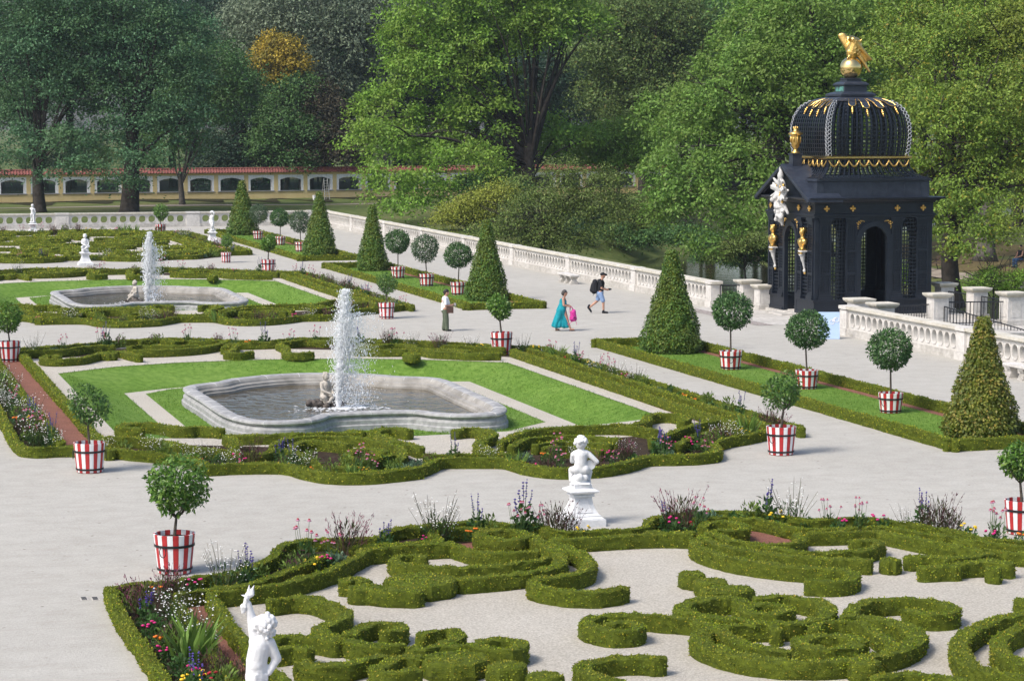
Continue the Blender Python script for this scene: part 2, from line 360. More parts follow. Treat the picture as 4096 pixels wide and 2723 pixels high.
('P2','arc_l2','s',[(12.38,55.71),(12.59,54.96),(13.09,55.09),(13.48,55.54)],0.4),
('P2','low_l','s',[(10.92,57.43),(11.42,56.7),(11.39,55.03),(11.5,54.27),(12.2,53.93)],0.3),
('P2','edge_bl','s',[(7.11,60.82),(7.8,60.46),(8.5,59.63),(8.97,58.44),(9.43,57.86),(9.87,57.38),(10.43,56.7),(10.89,57.38)],0.3),
('P2','horn_l','s',[(8.26,62.23),(7.97,62.32),(7.74,62.66),(8.0,63.16),(8.35,63.27),(8.71,63.06),(9.03,62.62),(9.31,61.93),(9.83,62.02),(10.26,61.5)],0.5),
('P2','hook_r','s',[(16.2,59.59),(16.61,59.75),(16.88,59.39),(16.91,58.51),(16.35,57.5),(15.99,56.63),(15.99,55.77),(16.18,54.92)],0.5),
('P2','arc_r','s',[(16.72,57.06),(17.67,58.57),(18.56,59.19),(19.55,59.34),(20.48,59.25),(21.02,58.74),(21.24,57.9)],0.45),
('P2','arc_r','s',[(16.7,56.1),(17.42,57.29),(18.29,57.61),(19.14,57.37),(19.71,56.76)],0.4),
('P2','arc_r2','s',[(17.39,56.32),(18.24,56.73),(18.78,56.31),(19.2,55.8)],0.4),
('P2','arc_r2','s',[(17.45,55.67),(18.19,55.46),(18.58,54.78)],0.4),
('P2','mid_f','s',[(14.32,55.39),(14.96,55.21),(15.54,55.11),(16.1,54.94)],0.3),
('P2','horn_r','s',[(22.56,59.57),(22.91,60.11),(22.94,60.91),(22.6,61.2),(22.11,60.95),(21.67,60.01),(21.06,59.27),(20.48,59.25)],0.5),
('P2','low_r','s',[(20.55,56.39),(21.27,57.2),(22.17,58.34),(23.14,59.22),(23.85,59.77)],0.3),
('P2','low_r2','s',[(20.87,55.39),(22.05,57.04),(23.1,57.78)],0.3),
('P2','b_frame','s',[(6.74,83.69),(7.04,84.07),(7.68,84.24),(8.27,84.07),(8.81,84.46),(9.39,85.1),(9.91,85.24),(10.37,85.3)],0.36),
('P2','b_hook','s',[(8.11,82.13),(7.83,82.35),(7.58,81.94),(7.57,81.34),(7.96,81.0),(8.45,81.09),(8.83,81.32),(9.41,82.35),(9.82,83.03),(10.35,83.24)],0.5),
('P2','b_hook','b',[(9.86,82.57),(0.32,0.33)],0),
('P2','b_hook','s',[(10.46,83.1),(10.69,81.99),(10.81,81.51)],0.5),
('P2','b_arc','s',[(10.86,83.27),(11.51,83.09),(12.54,83.22),(13.5,83.86),(14.34,85.12),(14.45,85.89),(14.28,86.85)],0.45),
('P2','b_arc2','s',[(10.9,84.78),(11.45,85.18),(12.41,84.65),(13.28,84.66)],0.4),
('P2','b_arc2','s',[(11.59,86.74),(12.23,86.98),(12.68,86.43)],0.4),
('P2','b_arc3','s',[(12.63,85.9),(13.16,86.14),(13.57,85.79),(14.37,85.95)],0.4),
('P2','b_tail','s',[(14.11,83.37),(14.55,84.86),(14.63,84.08),(14.28,82.65),(13.89,81.66),(14.2,81.3),(14.71,81.54)],0.5),
('P2','b_mid','s',[(14.78,84.91),(15.37,84.86),(16.36,84.88)],0.3),
('P2','b_tail2','s',[(16.26,84.2),(16.22,82.77),(15.91,81.2),(16.24,80.72),(16.71,80.81)],0.5),
('P2','b_r1','s',[(16.39,84.75),(17.4,85.36),(18.13,84.86)],0.45),
('P2','b_r1','s',[(18.23,81.8),(19.1,81.05),(20.1,80.83)],0.45),
('P2','b_r2','b',[(19.96,79.25),(0.29,0.53)],0),
('P2','b_r2','s',[(20.57,82.44),(20.73,81.1),(20.92,79.9),(21.41,79.45),(22.1,78.83),(22.9,78.6)],0.45),
('P2','b_r3','s',[(18.96,83.36),(19.48,82.62),(20.34,83.04),(20.89,82.22)],0.4),
('P2','b_r4','s',[(21.75,81.65),(22.84,81.02),(23.58,80.29)],0.4),
('P2','b_r4','s',[(20.65,80.8),(21.5,80.69),(22.15,79.87)],0.4),
]
# ------------------------------------------------------------------ camera, light, sky
cam = bpy.data.cameras.new('camera'); cam.sensor_width = 36; cam.lens = 82.85
cam.clip_start = .5; cam.clip_end = 3000
co = bpy.data.objects.new('camera', cam); COL.objects.link(co)
co.location = (0, 0, 8.5); co.rotation_euler = (R(90 - 5.434), 0, R(-16.586))
scene.camera = co
SUN_EL, SUN_AZ = R(50), math.atan2(-.85, -.33)     # azimuth: x = sin, y = cos
SDIR = Vector((math.sin(SUN_AZ) * math.cos(SUN_EL), math.cos(SUN_AZ) * math.cos(SUN_EL), math.sin(SUN_EL)))
sun = bpy.data.lights.new('sun', 'SUN'); sun.energy = 2.6; sun.angle = R(18); sun.color = (1, .94, .86)
so = bpy.data.objects.new('sun', sun); COL.objects.link(so)
so.rotation_euler = SDIR.to_track_quat('Z', 'Y').to_euler()
w = bpy.data.worlds.new('World'); scene.world = w; w.use_nodes = True
nt = w.node_tree; bg = nt.nodes['Background']
sky = nt.nodes.new('ShaderNodeTexSky'); sky.sky_type = 'NISHITA'; sky.sun_disc = False
sky.sun_elevation = SUN_EL; sky.sun_rotation = SUN_AZ; sky.air_density = 1.0; sky.dust_density = 3.0; sky.ozone_density = 1
nt.links.new(sky.outputs[0], bg.inputs[0]); bg.inputs[1].default_value = .15
vs = scene.view_settings; vs.view_transform = 'Standard'; vs.look = 'None'; vs.exposure = EXPO; vs.gamma = 1
scene.cycles.max_bounces = 6; scene.cycles.transparent_max_bounces = 6; scene.cycles.diffuse_bounces = 3

# ------------------------------------------------------------------ ground
def sheet(name, outer, holes, z, mat, kind='structure', label=None):
    loops = [[Vector((x, y, 0)) for x, y in outer]] + [[Vector((x, y, 0)) for x, y in h] for h in holes]
    tri = geometry.tessellate_polygon(loops)
    V = [(v.x, v.y, z) for l in loops for v in l]
    F = []
    for a, b, c in tri:
        n = (Vector(V[b]) - Vector(V[a])).cross(Vector(V[c]) - Vector(V[a]))
        F.append((a, b, c) if n.z > 0 else (a, c, b))
    mb = MB(); mb.add(V, F); o = mb.build(name, mat); tag(o, kind=kind, label=label); return o

SH = 42.3                                        # the far fountain parterre repeats the near one
OUT = [(7.75, 62.3), (7.75, 66), (7.75, 70), (7.75, 74), (7.75, 78.75), (9.8, 80.35), (12, 81.1), (15, 81.3), (18, 80.8), (20, 79.9), (21.6, 78.9), (23.03, 77.85), (23.03, 74), (23.03, 70), (23.03, 66), (23.03, 62.3), (21, 61.4), (18, 60.7), (15.4, 60.5), (12.5, 60.9), (9.6, 61.7)]
INN = [(9.68, 65), (9.68, 67), (9.68, 70), (9.68, 74), (9.68, 76.84), (11.1, 77.75), (13, 78.55), (15.4, 78.9), (18, 78.4), (19.8, 77.6), (20.6, 77.2), (21.4, 76.95), (21.4, 74), (21.4, 70), (21.4, 67), (21.4, 65), (20, 63.9), (18, 62.9), (15.4, 62.4), (12.5, 62.9), (11, 63.9)]
def sh(P, d): return [(x, y + d) for x, y in P]
HOLES = [OUT, sh(OUT, SH)]
sheet('garden_path', [(-60, -6), (39.0, -6), (39.0, 182.2), (-60, 182.2)], HOLES, 0, M['path'])

def canal_c(y): return 62 + .9 * np.maximum(0, y - 165) - .25 * np.maximum(0, 140 - y)
def terr(x, y):
    x = np.asarray(x, float); y = np.asarray(y, float)
    d = x - canal_c(np.maximum(y, 60))
    z = np.interp(d, [-60, -20, -14, -9, -6.2, -3, 3, 6.2, 8, 14, 24, 60, 120], [0, -.05, -.5, -1.5, -2.62, -3.4, -3.4, -2.62, -1.75, -.9, -.25, .35, .6])
    z = z + .12 * np.sin(x * .21 + 1) * np.sin(y * .17) * np.clip((np.abs(d) - 7) / 8, 0, 1)
    return np.where((x < 39.3) & (y < 182.8), -1.2, z)
gx = np.unique(np.r_[np.linspace(-900, -80, 14), np.linspace(-80, 39.2, 30), 39.25, 39.35, np.linspace(40, 115, 64), np.linspace(118, 300, 26), np.linspace(330, 1000, 10)])
gy = np.unique(np.r_[np.linspace(-300, 30, 8), np.linspace(34, 182.5, 76), 182.75, 182.85, np.linspace(184, 270, 44), np.linspace(275, 420, 15), np.linspace(500, 1500, 8)])
X, Y = np.meshgrid(gx, gy); Zt = terr(X, Y)
V = np.stack([X.ravel(), Y.ravel(), Zt.ravel()], 1); nx = len(gx)
F = [(j * nx + i, j * nx + i + 1, (j + 1) * nx + i + 1, (j + 1) * nx + i) for j in range(len(gy) - 1) for i in range(nx - 1)]
mb = MB(); mb.add(V, F); tag(mb.build('terrain', M['wild'], smooth=True), kind='structure')

def strip(name, pts, wid, mat, lift=.03):
    P = resample(pts, .8); t = np.gradient(P, axis=0); t = unit(t); n = np.stack([-t[:, 1], t[:, 0]], 1)
    V = []
    for k in (-.5, -.17, .17, .5):
        q = P + n * wid * k * (1 + .1 * np.sin(np.arange(len(P)) * .9 + k * 5))[:, None]
        V.append(np.c_[q, terr(q[:, 0], q[:, 1]) + lift + .05 * (.25 - k * k)])
    V = np.stack(V, 1); m = len(P)
    F = [(i * 4 + k, (i + 1) * 4 + k, (i + 1) * 4 + k + 1, i * 4 + k + 1) for i in range(m - 1) for k in range(3)]
    mb = MB(); mb.add(V.reshape(-1, 3), F); return tag(mb.build(name, mat, smooth=True), kind='structure')
M['dirt'] = pmat('dirt_track', [(.3, (.2, .17, .14)), (.7, (.3, .26, .22))], .6, .95, .4, 20, .1)
M['litter'] = pmat('leaf_litter', [(.3, (.09, .07, .035)), (.5, (.13, .105, .055)), (.7, (.1, .1, .035))], .5, .95, .5, 12, .1, fine=((.06, .05, .02), (.2, .15, .08), .5), fscale=5)
strip('dirt_path', [(-60, 223), (17, 223.4), (35, 224), (50, 224.4), (70, 226)], 2.6, M['dirt'])
strip('bank_path', [(72, 150), (70.5, 142), (69.6, 134), (68.3, 124), (66.5, 112), (64, 98)], 1.7, M['dirt'], .05)
strip('leaf_strewn_bank', [(78, 158), (76.5, 142), (75.5, 134), (74, 124), (72.5, 112)], 9.0, M['litter'], .03)

def water_mat(name, col, rough, bscale, bstr, stretch=1.0):
    m, nt, out = new_mat(name); b = nt.nodes.new('ShaderNodeBsdfPrincipled')
    b.inputs['Base Color'].default_value = (*col, 1); b.inputs['Roughness'].default_value = rough
    b.inputs['Specular IOR Level'].default_value = .6; b.inputs['IOR'].default_value = 1.33
    tc = nt.nodes.new('ShaderNodeTexCoord'); mp = nt.nodes.new('ShaderNodeMapping'); mp.inputs['Scale'].default_value = (1, stretch, 1)
    nt.links.new(tc.outputs['Object'], mp.inputs[0])
    bp = nt.nodes.new('ShaderNodeBump'); bp.inputs['Strength'].default_value = bstr; bp.inputs['Distance'].default_value = .1
    nt.links.new(noise(nt, bscale, 3, .5, vec=mp.outputs[0]), bp.inputs['Height']); nt.links.new(bp.outputs[0], b.inputs['Normal'])
    nt.links.new(b.outputs[0], out.inputs[0]); return m
M['canal'] = water_mat('canal_water', (.035, .045, .012), .08, .8, .12)
mb = MB(); mb.add([(30, 20, -2.5), (330, 20, -2.5), (330, 300, -2.5), (30, 300, -2.5)], [(0, 1, 2, 3)])
tag(mb.build('canal_water', M['canal']), kind='structure')

# sunken lawns round the two fountains
def loft(A, B, n=7):
    m = len(A); V = []
    for j in range(n):
        t = j / (n - 1); zz = .004 - .504 * (t * t * (3 - 2 * t))
        for (a, b), (c, d) in zip(A, B): V.append((a + (c - a) * t, b + (d - b) * t, zz))
    F = [(j * m + i, j * m + (i + 1) % m, (j + 1) * m + (i + 1) % m, (j + 1) * m + i) for j in range(n - 1) for i in range(m)]
    return V, [f[::-1] for f in F]
L2 = [(10.33, 66), (10.33, 76.5), (11.3, 77.6), (12.9, 78.35), (15.4, 78.75), (18, 78.2), (19.6, 77.4), (20.7, 76.5), (20.7, 66), (18, 63.4), (15.4, 62.8), (12.6, 63.4)]
FH = [(0, 65.85), (.8, 65.8), (1.3, 65.6), (1.65, 65.0), (2.2, 64.5), (3.05, 64.45), (3.6, 64.8), (3.98, 65.8), (4.12, 67.2), (4.15, 70), (4.22, 72.8), (4.05, 73.8), (3.6, 74.3), (3.0, 74.65), (2.7, 75.1), (2.2, 75.6), (1.2, 76.2), (.4, 76.45), (0, 76.48)]
def tufts(P, size, name, mat, label, N=None):
    q = leaf_quads(P, size, D=np.array([0, 0, 1.0]), spread=.55, aspect=.22)
    o = quads_obj(name, q, mat); tag(o, label=label, cat='grass', kind='stuff'); return o
M['blade'] = leafmat('grass_blade', [(0, (.07, .15, .016)), (.6, (.13, .24, .035)), (1, (.22, .32, .075))], .3, .6, .2)
def inpoly(P, poly):
    x, y = P[:, 0], P[:, 1]; ins = np.zeros(len(P), bool); q = np.array(poly); j = len(q) - 1
    for i in range(len(q)):
        c = ((q[i, 1] > y) != (q[j, 1] > y)) & (x < (q[j, 0] - q[i, 0]) * (y - q[i, 1]) / (q[j, 1] - q[i, 1] + 1e-12) + q[i, 0])
        ins ^= c; j = i
    return ins
for d in (0, SH):
    V, F = loft(sh(OUT, d), sh(INN, d))
    mb = MB(); mb.add(V, F); tag(mb.build('lawn_bank', M['lawn'], smooth=True), kind='structure')
    sheet('sunken_path', sh(INN, d), [], -.5, M['chips'])
    sheet('sunken_lawn', sh(L2, d), [], -.496, M['lawn'])
    n = 52000 if d == 0 else 16000
    P = np.c_[rng.uniform(7.7, 23.1, n), rng.uniform(60.5, 81.4, n) + d]
    a = inpoly(P, sh(OUT, d)); b = inpoly(P, sh(INN, d)); c = inpoly(P, sh(L2, d))
    keep = (a & ~b) | c; P = P[keep]; inn = c[keep]
    # height on the bank: nearest normalised distance between the two outlines
    xo = np.minimum(P[:, 0] - 7.75, 23.03 - P[:, 0]) / 1.8
    oy = np.interp(P[:, 0], [7.75, 9.8, 12, 15, 18, 20, 21.6, 23], np.array([78.75, 80.35, 81.1, 81.3, 80.8, 79.9, 78.9, 77.85]) + d)
    yo = (oy - P[:, 1]) / 2.35; yf = (P[:, 1] - 61 - d) / 2.2
    t = np.clip(np.minimum(np.minimum(xo, yo), yf), 0, 1)
    z = np.where(inn, -.5, .0 - .5 * t * t * (3 - 2 * t))
    tufts(np.c_[P, z], .06 if d == 0 else .09, 'grass', M['blade'], 'short mown grass of the sunken lawn round the ' + ('near' if d == 0 else 'far') + ' fountain')

# ------------------------------------------------------------------ box hedges
PROF = np.array([(-.48, 0), (-.52, .25), (-.53, .6), (-.52, .9), (-.46, .985), (-.2, 1.0), (.2, 1.0), (.46, .985), (.52, .9), (.53, .6), (.52, .25), (.48, 0)])
def hedge_geo(pts, wid, h, step, rad=.02, wig=.012):
    wid = wid * (.74 if wid < .35 else .53)
    """swept hedge -> verts, faces, and (points, normals) sampler data"""
    P = resample(pts, step); t = unit(np.gradient(P, axis=0)); n = np.stack([t[:, 1], -t[:, 0]], 1)
    e = min(wid * .45, .2)
    ends0 = [(e, .3), (e * .75, .75), (e * .35, .95)]
    rings = [(P[0] - t[0] * d, n[0], s) for d, s in ends0] + [(P[i], n[i], 1) for i in range(len(P))] + [(P[-1] + t[-1] * d, n[-1], s) for d, s in ends0[::-1]]
    m = len(PROF); V = np.zeros((len(rings), m, 3)); hh = h * rng.uniform(.96, 1.05)
    for i, (c, nn, s) in enumerate(rings):
        V[i, :, :2] = c + nn * (PROF[:, :1] * wid * s); V[i, :, 2] = PROF[:, 1] * hh * (.93 + .07 * s)
    lump = rng.normal(0, 1, (len(rings), m)); lump = (lump + np.roll(lump, 1, 0) + np.roll(lump, 1, 1)) / 1.7
    V[:, :, 2] += np.where(PROF[:, 1] > .8, lump * wig, 0)
    nn = np.stack([r[1] for r in rings])
    V[:, :, :2] += nn[:, None, :] * (lump * wig * np.sign(PROF[:, 0])[None, :])[:, :, None]
    L = len(rings)
    F = [(i * m + k, i * m + k + 1, (i + 1) * m + k + 1, (i + 1) * m + k) for i in range(L - 1) for k in range(m - 1)]
    F += [tuple(range(m))[::-1], tuple((L - 1) * m + k for k in range(m))]
    return V.reshape(-1, 3), F
def blob_geo(c, rx, ry, h, n=20):
    ang = np.linspace(0, 2 * PI, n, endpoint=False); wob = 1 + .05 * rng.normal(size=n)
    V = []; rings = [(.97, 0), (1.02, .3), (1.0, .65), (.96, .9), (.86, .99), (.5, 1.0)]
    hh = h * rng.uniform(.97, 1.06)
    for s, z in rings:
        V.append(np.c_[c[0] + rx * s * wob * np.cos(ang), c[1] + ry * s * wob * np.sin(ang), np.full(n, z * hh) + rng.normal(0, .006, n) * (z > .5)])
    V = np.concatenate(V + [np.array([[c[0], c[1], hh]])])
    F = [(j * n + i, j * n + (i + 1) % n, (j + 1) * n + (i + 1) % n, (j + 1) * n + i) for j in range(5) for i in range(n)]
    F += [(5 * n + i, 5 * n + (i + 1) % n, len(V) - 1) for i in range(n)]
    return V, F
def scatter(V, F, dens):
    """random points + normals on faces (tris/quads)"""
    T = []
    for f in F:
        for k in range(1, len(f) - 1): T.append((f[0], f[k], f[k + 1]))
    T = np.array(T); A, B, C = V[T[:, 0]], V[T[:, 1]], V[T[:, 2]]
    N = np.cross(B - A, C - A); ar = np.linalg.norm(N, axis=1) / 2; n = int(ar.sum() * dens)
    if n < 1: return np.zeros((0, 3)), np.zeros((0, 3))
    k = rng.choice(len(T), n, p=ar / ar.sum()); u, v = rng.random(n), rng.random(n); fl = u + v > 1; u[fl], v[fl] = 1 - u[fl], 1 - v[fl]
    P = A[k] + (B - A)[k] * u[:, None] + (C - A)[k] * v[:, None]
    N = unit(N[k]); return P, N
def build_hedge(items, dens, leaf, h, label, group, mat=None, step=.16):
    Vs = MB(); PP = []; NN = []
    for kind, pts, wd in items:
        if kind == 's': V, F = hedge_geo(pts, wd, h, step)
        else: V, F = blob_geo(pts[0], max(pts[1][0], .12), max(pts[1][1], .14), h)
        Vs.add(V, F)
        P, N = scatter(V, F, dens)
        cen = np.array([V[:, 0].mean(), V[:, 1].mean(), 0])
        N = np.where((N[:, 2:] < -.2), -N, N)
        PP.append(P); NN.append(N)
    P = np.concatenate(PP); N = np.concatenate(NN)
    # horizontal normals may point in: test against leaf placement by both sides
    q = leaf_quads(P + N * leaf * rng.uniform(-.3, .12, len(P))[:, None], leaf, N=N * 1.6, D=N * .3 + np.array([0, 0, .12]), spread=.5, aspect=.7)
    o = quads_obj('box_hedge', q, [mat or M['hedge'], M['hedge_core']], extra=Vs)
    return tag(o, label=label, cat='hedge', group=group)
LAB1 = {
 'outer_left': 'straight low box hedge beside the left gravel walk, at the torch statue',
 'outer_back': 'wavy low box hedge along the back edge of the foreground parterre, behind flowers',
 'inner_left': 'short low box hedge between red grit strip and flower border at lower left',
 'inner_back': 'low box hedge in front of the flowers, right of the nearest striped tub',
 'inner_back2': 'low box hedge in front of the flowers behind the left rosette of the foreground',
 'main_left': 'bent box hedge on the chip side of the red grit strip, foreground left corner',
 'ros_left': 'hooked box hedge forming the left rosette left of the putto pedestal',
 'ros_arc': 'long shallow box arc with hooked left end inside the left foreground rosette',
 'ros_tail': 'S-shaped box hedge whose tail curls onto the chips right of the left rosette',
 'front_mid': 'straight box hedge just in front of the white putto pedestal',
 'leaf_left': 'wide leaf-shaped clipped box block left of the left rosette',
 'sc_left': 'three-armed scrolled box hedge right of the torch-bearing statue',
 'sc_low': 'shallow crescent of box at the bottom, right of the torch statue',
 'clus': 'knotted cluster of box scrolls and a big round block at bottom centre left',
 'clus2': 'small U-shaped box hedge left of the big round block at the bottom edge',
 'blob_r': 'small round box block right of the big round block at the bottom edge',
 'blob_r2': 'low round box block cut by the bottom edge at centre',
 'horse_low': 'horseshoe-shaped box hedge opening right at the bottom centre edge',
 'spiral': 'long box hedge ending in a tight spiral at centre of the foreground chips',
 'small1': 'smallest topmost of three stepped box blocks on the foreground chips',
 'small2': 'middle oval of three stepped box blocks on the foreground chips',
 'small3': 'widest lowest of three stepped box blocks above the box ring',
 'ringm': 'coiled double box ring below the three stepped blocks',
 'bigo': 'great oval box scroll with inner rings and a spiral arm, foreground right',
 'knob': 'round clipped box knob in front of the great oval scroll',
 'edge_l': 'box block right of the horseshoe hedge at the bottom edge',
 'edge_b': 'low curved box hedge cut by the bottom edge at lower right',
 'rring': 'double box ring round red grit, cut by the right edge',
 'edge_r': 'small box block at the right edge above the double ring',
 'cres': 'nested crescent box hedges of the right rosette, right of the putto pedestal',
 'upper': 'low box hedge behind the right rosette, in front of the flowers',
 'upper_r': 'low box hedge in front of the flowers toward the striped tub at right edge',
 'main_r': 'box hedge running from the right rosette to the right edge of the frame',
 'cube': 'lone box cube on the chips below the right rosette hook',
 'x1': 'upper left block of the broken cross of box at far right',
 'x2': 'lower left block of the broken cross of box at far right',
 'x3': 'upper right block of the broken cross of box at far right',
 'x4': 'wide right-hand block of the broken cross of box at far right',
 'x5': 'small knob below the broken cross of box at far right'}
LAB2 = {
 'outer': 'low outermost box hedge along the flower-filled front of the {} fountain parterre',
 'outer_r': 'low outer box hedge along the right walk of the {} fountain parterre',
 'outer_b': 'low wavy outer box hedge along the back of the {} fountain parterre',
 'outer_l': 'low outer box hedge along the left walk of the {} fountain parterre',
 'inner_l': 'straight box hedge on the fountain side of the red strip, left of the {} fountain',
 'border_l': 'straight low box hedge between flowers and red strip, left of the {} fountain',
 'inner_r': 'straight yellowish box hedge nearest the lawn, right of the {} fountain',
 'border_r': 'straight box hedge beside the flower row, right of the {} fountain',
 'hook_l': 'hooked box hedge left of the chip gap in front of the {} fountain',
 'arc_l': 'big double box arc in front of the left half of the {} fountain',
 'arc_l2': 'small nested box arcs round red grit, front left of the {} fountain',
 'low_l': 'low slanting box hedge between flowers, front left of the {} fountain',
 'edge_bl': 'thin low box hedge behind the front flowers, left of the {} fountain',
 'horn_l': 'horn-shaped box hedge at the left end of the lawn before the {} fountain',
 'hook_r': 'hooked box hedge right of the chip gap in front of the {} fountain',
 'arc_r': 'big double box arc in front of the right half of the {} fountain',
 'arc_r2': 'small nested box arcs, front right of the {} fountain',
 'mid_f': 'short low box hedge across the chip gap in front of the {} fountain',
 'horn_r': 'horn-shaped box hedge at the right corner of the lawn by the {} fountain',
 'low_r': 'low slanting box hedge at the right front corner of the {} fountain parterre',
 'low_r2': 'short low box hedge among white flowers, front right of the {} fountain',
 'b_frame': 'box hedge along the back left corner behind the {} fountain lawn',
 'b_hook': 'curled box scroll with stub blocks, back left behind the {} fountain lawn',
 'b_arc': 'long box arc behind the left of the {} fountain lawn',
 'b_arc2': 'short box arcs tucked behind the long arc, back of the {} fountain',
 'b_arc3': 'small box arc at back centre left of the {} fountain parterre',
 'b_tail': 'curled box tail left of the chip gap behind the {} fountain',
 'b_mid': 'short straight box hedge across the gap behind the {} fountain',
 'b_tail2': 'curled box tail right of the chip gap behind the {} fountain',
 'b_r1': 'box arcs behind the right of the {} fountain jet',
 'b_r2': 'long box hedge with a knob, back right edge of the {} fountain lawn',
 'b_r3': 'low box arc at the back right of the {} fountain parterre',
 'b_r4': 'short box pieces at the back right corner of the {} fountain parterre'}
groups = {}
for par, key, kind, pts, wd in HEDGES: groups.setdefault((par, key), []).append((kind, pts, wd))
def shift(items, f):
    out = []
    for k, p, wd in items: out.append((k, [f(*q) for q in p], wd) if k == 's' else (k, [f(*p[0]), p[1]], wd))
    return out
for (par, key), items in groups.items():
    if par == 'P1':
        thin = key in ('outer_left', 'outer_back', 'inner_left', 'inner_back', 'inner_back2', 'upper', 'upper_r')
        build_hedge(items, 620, .034, .25 if thin else .29, LAB1[key], 'box hedges of the foreground parterre', step=.1)
    else:
        build_hedge(items, 300, .046, .27, LAB2[key].format('near'), 'box hedges round the near fountain', step=.16)
        build_hedge(shift(items, lambda x, y: (x, y + SH)), 130, .075, .28, LAB2[key].format('far'), 'box hedges round the far fountain', step=.3)
# back parterre: near half mirrors the foreground one, far half repeats it
def clipx(items, x1):
    out = []
    for k, p, wd in items:
        if k == 's':
            q = [a for a in p if a[0] <= x1]
            if len(q) >= 2: out.append((k, q, wd))
        elif p[0][0] <= x1: out.append((k, p, wd))
    return out
CEN = {'bigo', 'ringm', 'spiral', 'small3', 'knob', 'front_mid'}
P4L = {'outer_left': 'straight outer hedge', 'outer_back': 'wavy outer hedge', 'inner_back': 'low border hedge', 'inner_back2': 'low border hedge behind the rosette', 'main_left': 'angled frame hedge',
 'ros_left': 'hooked rosette hedge', 'ros_arc': 'shallow hooked arc', 'ros_tail': 'curling S-shaped tail', 'leaf_left': 'wide leaf-shaped block', 'sc_left': 'three-armed scroll', 'sc_low': 'shallow crescent', 'clus': 'knotted scroll cluster', 'clus2': 'small U-shaped hedge',
 'horse_low': 'horseshoe scroll', 'bigo': 'great oval scroll', 'ringm': 'coiled ring', 'spiral': 'spiral-ended hedge', 'small3': 'oval block', 'knob': 'round knob', 'front_mid': 'straight hedge', 'blob_r': 'round block', 'small1': 'small block', 'small2': 'small oval block'}
for half, fy in (('near', lambda y: 184.5 - y), ('far', lambda y: y + 128)):
    for (par, key), items in groups.items():
        if par != 'P1' or key not in P4L: continue
        its = items if key in CEN else clipx(items, 15.4)
        if not its: continue
        for side in (('centre',) if key in CEN else ('left', 'right')):
            a = shift(its, (lambda x, y: (x, fy(y))) if side != 'right' else (lambda x, y: (30.8 - x, fy(y))))
            if side == 'left' and key in ('outer_left', 'main_left', 'inner_back', 'sc_left'): continue   # outside the frame
            build_hedge(a, 80, .1, .28, f'low box {P4L[key]}, {side} of the back parterre, {half} half', 'box hedges of the back parterre', step=.35)
for nm, x, lab in (('a', 23.8, 'inner straight box hedge on the right side of the back parterre'), ('b', 24.5, 'middle straight box hedge on the right side of the back parterre'), ('c', 25.2, 'outer straight box hedge on the right side of the back parterre')):
    build_hedge([('s', [(x, 143.6), (x, 155), (x, 169)], .34)], 90, .1, .28, lab, 'box hedges of the back parterre', step=.5)
mids = [[(14, 156), (16, 155), (18, 156.5), (20, 156)], [(12, 158), (14, 157.3), (16, 158.2)], [(17.5, 154), (19.5, 153.4), (21.5, 154.2), (22.5, 155.5)], [(19, 158.4), (21, 157.6), (23, 158.3)], [(13, 153.6), (14.6, 153), (16, 153.8)]]
for q, tx in zip(mids, ('long curved', 'short left-hand curved', 'right-hand curved', 'short right-hand', 'small front')):
    build_hedge([('s', q, .6)], 80, .1, .28, f'{tx} box hedge in the middle band of the back parterre', 'box hedges of the back parterre', step=.35)

# frames of the three lawn beds along the balustrade
BEDS = [('near', 53.7, 82.3, 27.6, 31.3), ('middle', 99.5, 129.6, 27.5, 31.2), ('far', 136.2, 170.5, 27.5, 31.2)]
for nm, y0, y1, x0, x1 in BEDS:
    e = .17; d = {'near': 330, 'middle': 170, 'far': 110}[nm]; lf = {'near': .046, 'middle': .07, 'far': .09}[nm]
    loop = [('s', [(x0 + e, y0), (x0 + e, (y0 + y1) / 2), (x0 + e, y1)], .36), ('s', [(x1 - e, y0), (x1 - e, (y0 + y1) / 2), (x1 - e, y1)], .36), ('s', [(x0, y0 + e), (x1, y0 + e)], .36), ('s', [(x0, y1 - e), (x1, y1 - e)], .36)]
    build_hedge(loop, d, lf, .31, f'rectangular clipped box frame round the {nm} lawn bed with tubs and cones', 'box frames of the lawn beds', step=.2)
    sheet('bed_lawn', [(x0 + .3, y0 + .3), (x1 - .3, y0 + .3), (x1 - .3, y1 - .3), (x0 + .3, y1 - .3)], [], .006, M['lawn'])
    sheet('red_strip', [(x1 - .58, y0 + .3), (x1 - .25, y0 + .3), (x1 - .25, y1 - .3), (x1 - .58, y1 - .3)], [], .010, M['red'])
    n = 16000 if nm == 'near' else 5000
    P = np.c_[rng.uniform(x0 + .3, x1 - .58, n), rng.uniform(y0 + .3, y1 - .3, n), np.full(n, .005)]
    tufts(P, .05 if nm == 'near' else .08, 'grass', M['blade'], f'short mown grass of the {nm} lawn bed')

# bare soil, red grit and stone chips under the parterres
G1 = {k: v for (p_, k), v in groups.items() if p_ == 'P1'}
ol = G1['outer_left'][0][1]; ob = G1['outer_back'][0][1]
sheet('border_soil', [(4.83, 20)] + ol + ob + [(24, 40), (24, 20)], [], .004, M['soil'])
il = G1['inner_left'][0][1]
sheet('red_strip', [(5.9, 20)] + il + G1['inner_back'][0][1] + G1['inner_back2'][0][1][:4] + [(13.2, 45.2), (14, 43.6), (16, 43.6), (17.2, 44.6)] + G1['upper'][0][1] + G1['upper_r'][0][1] + [(24, 20)], [], .008, M['red'])
ml = G1['main_left']
sheet('chip_bed', [(6.45, 20)] + ml[0][1] + ml[1][1] + [(12.2, 42.6), (13.2, 42.7), (13.7, 43.1)] + G1['front_mid'][0][1] + [(16.6, 43), (17.2, 42.2), (18.4, 41.6)] + G1['main_r'][0][1] + [(24, 20)], [], .012, M['chips'])
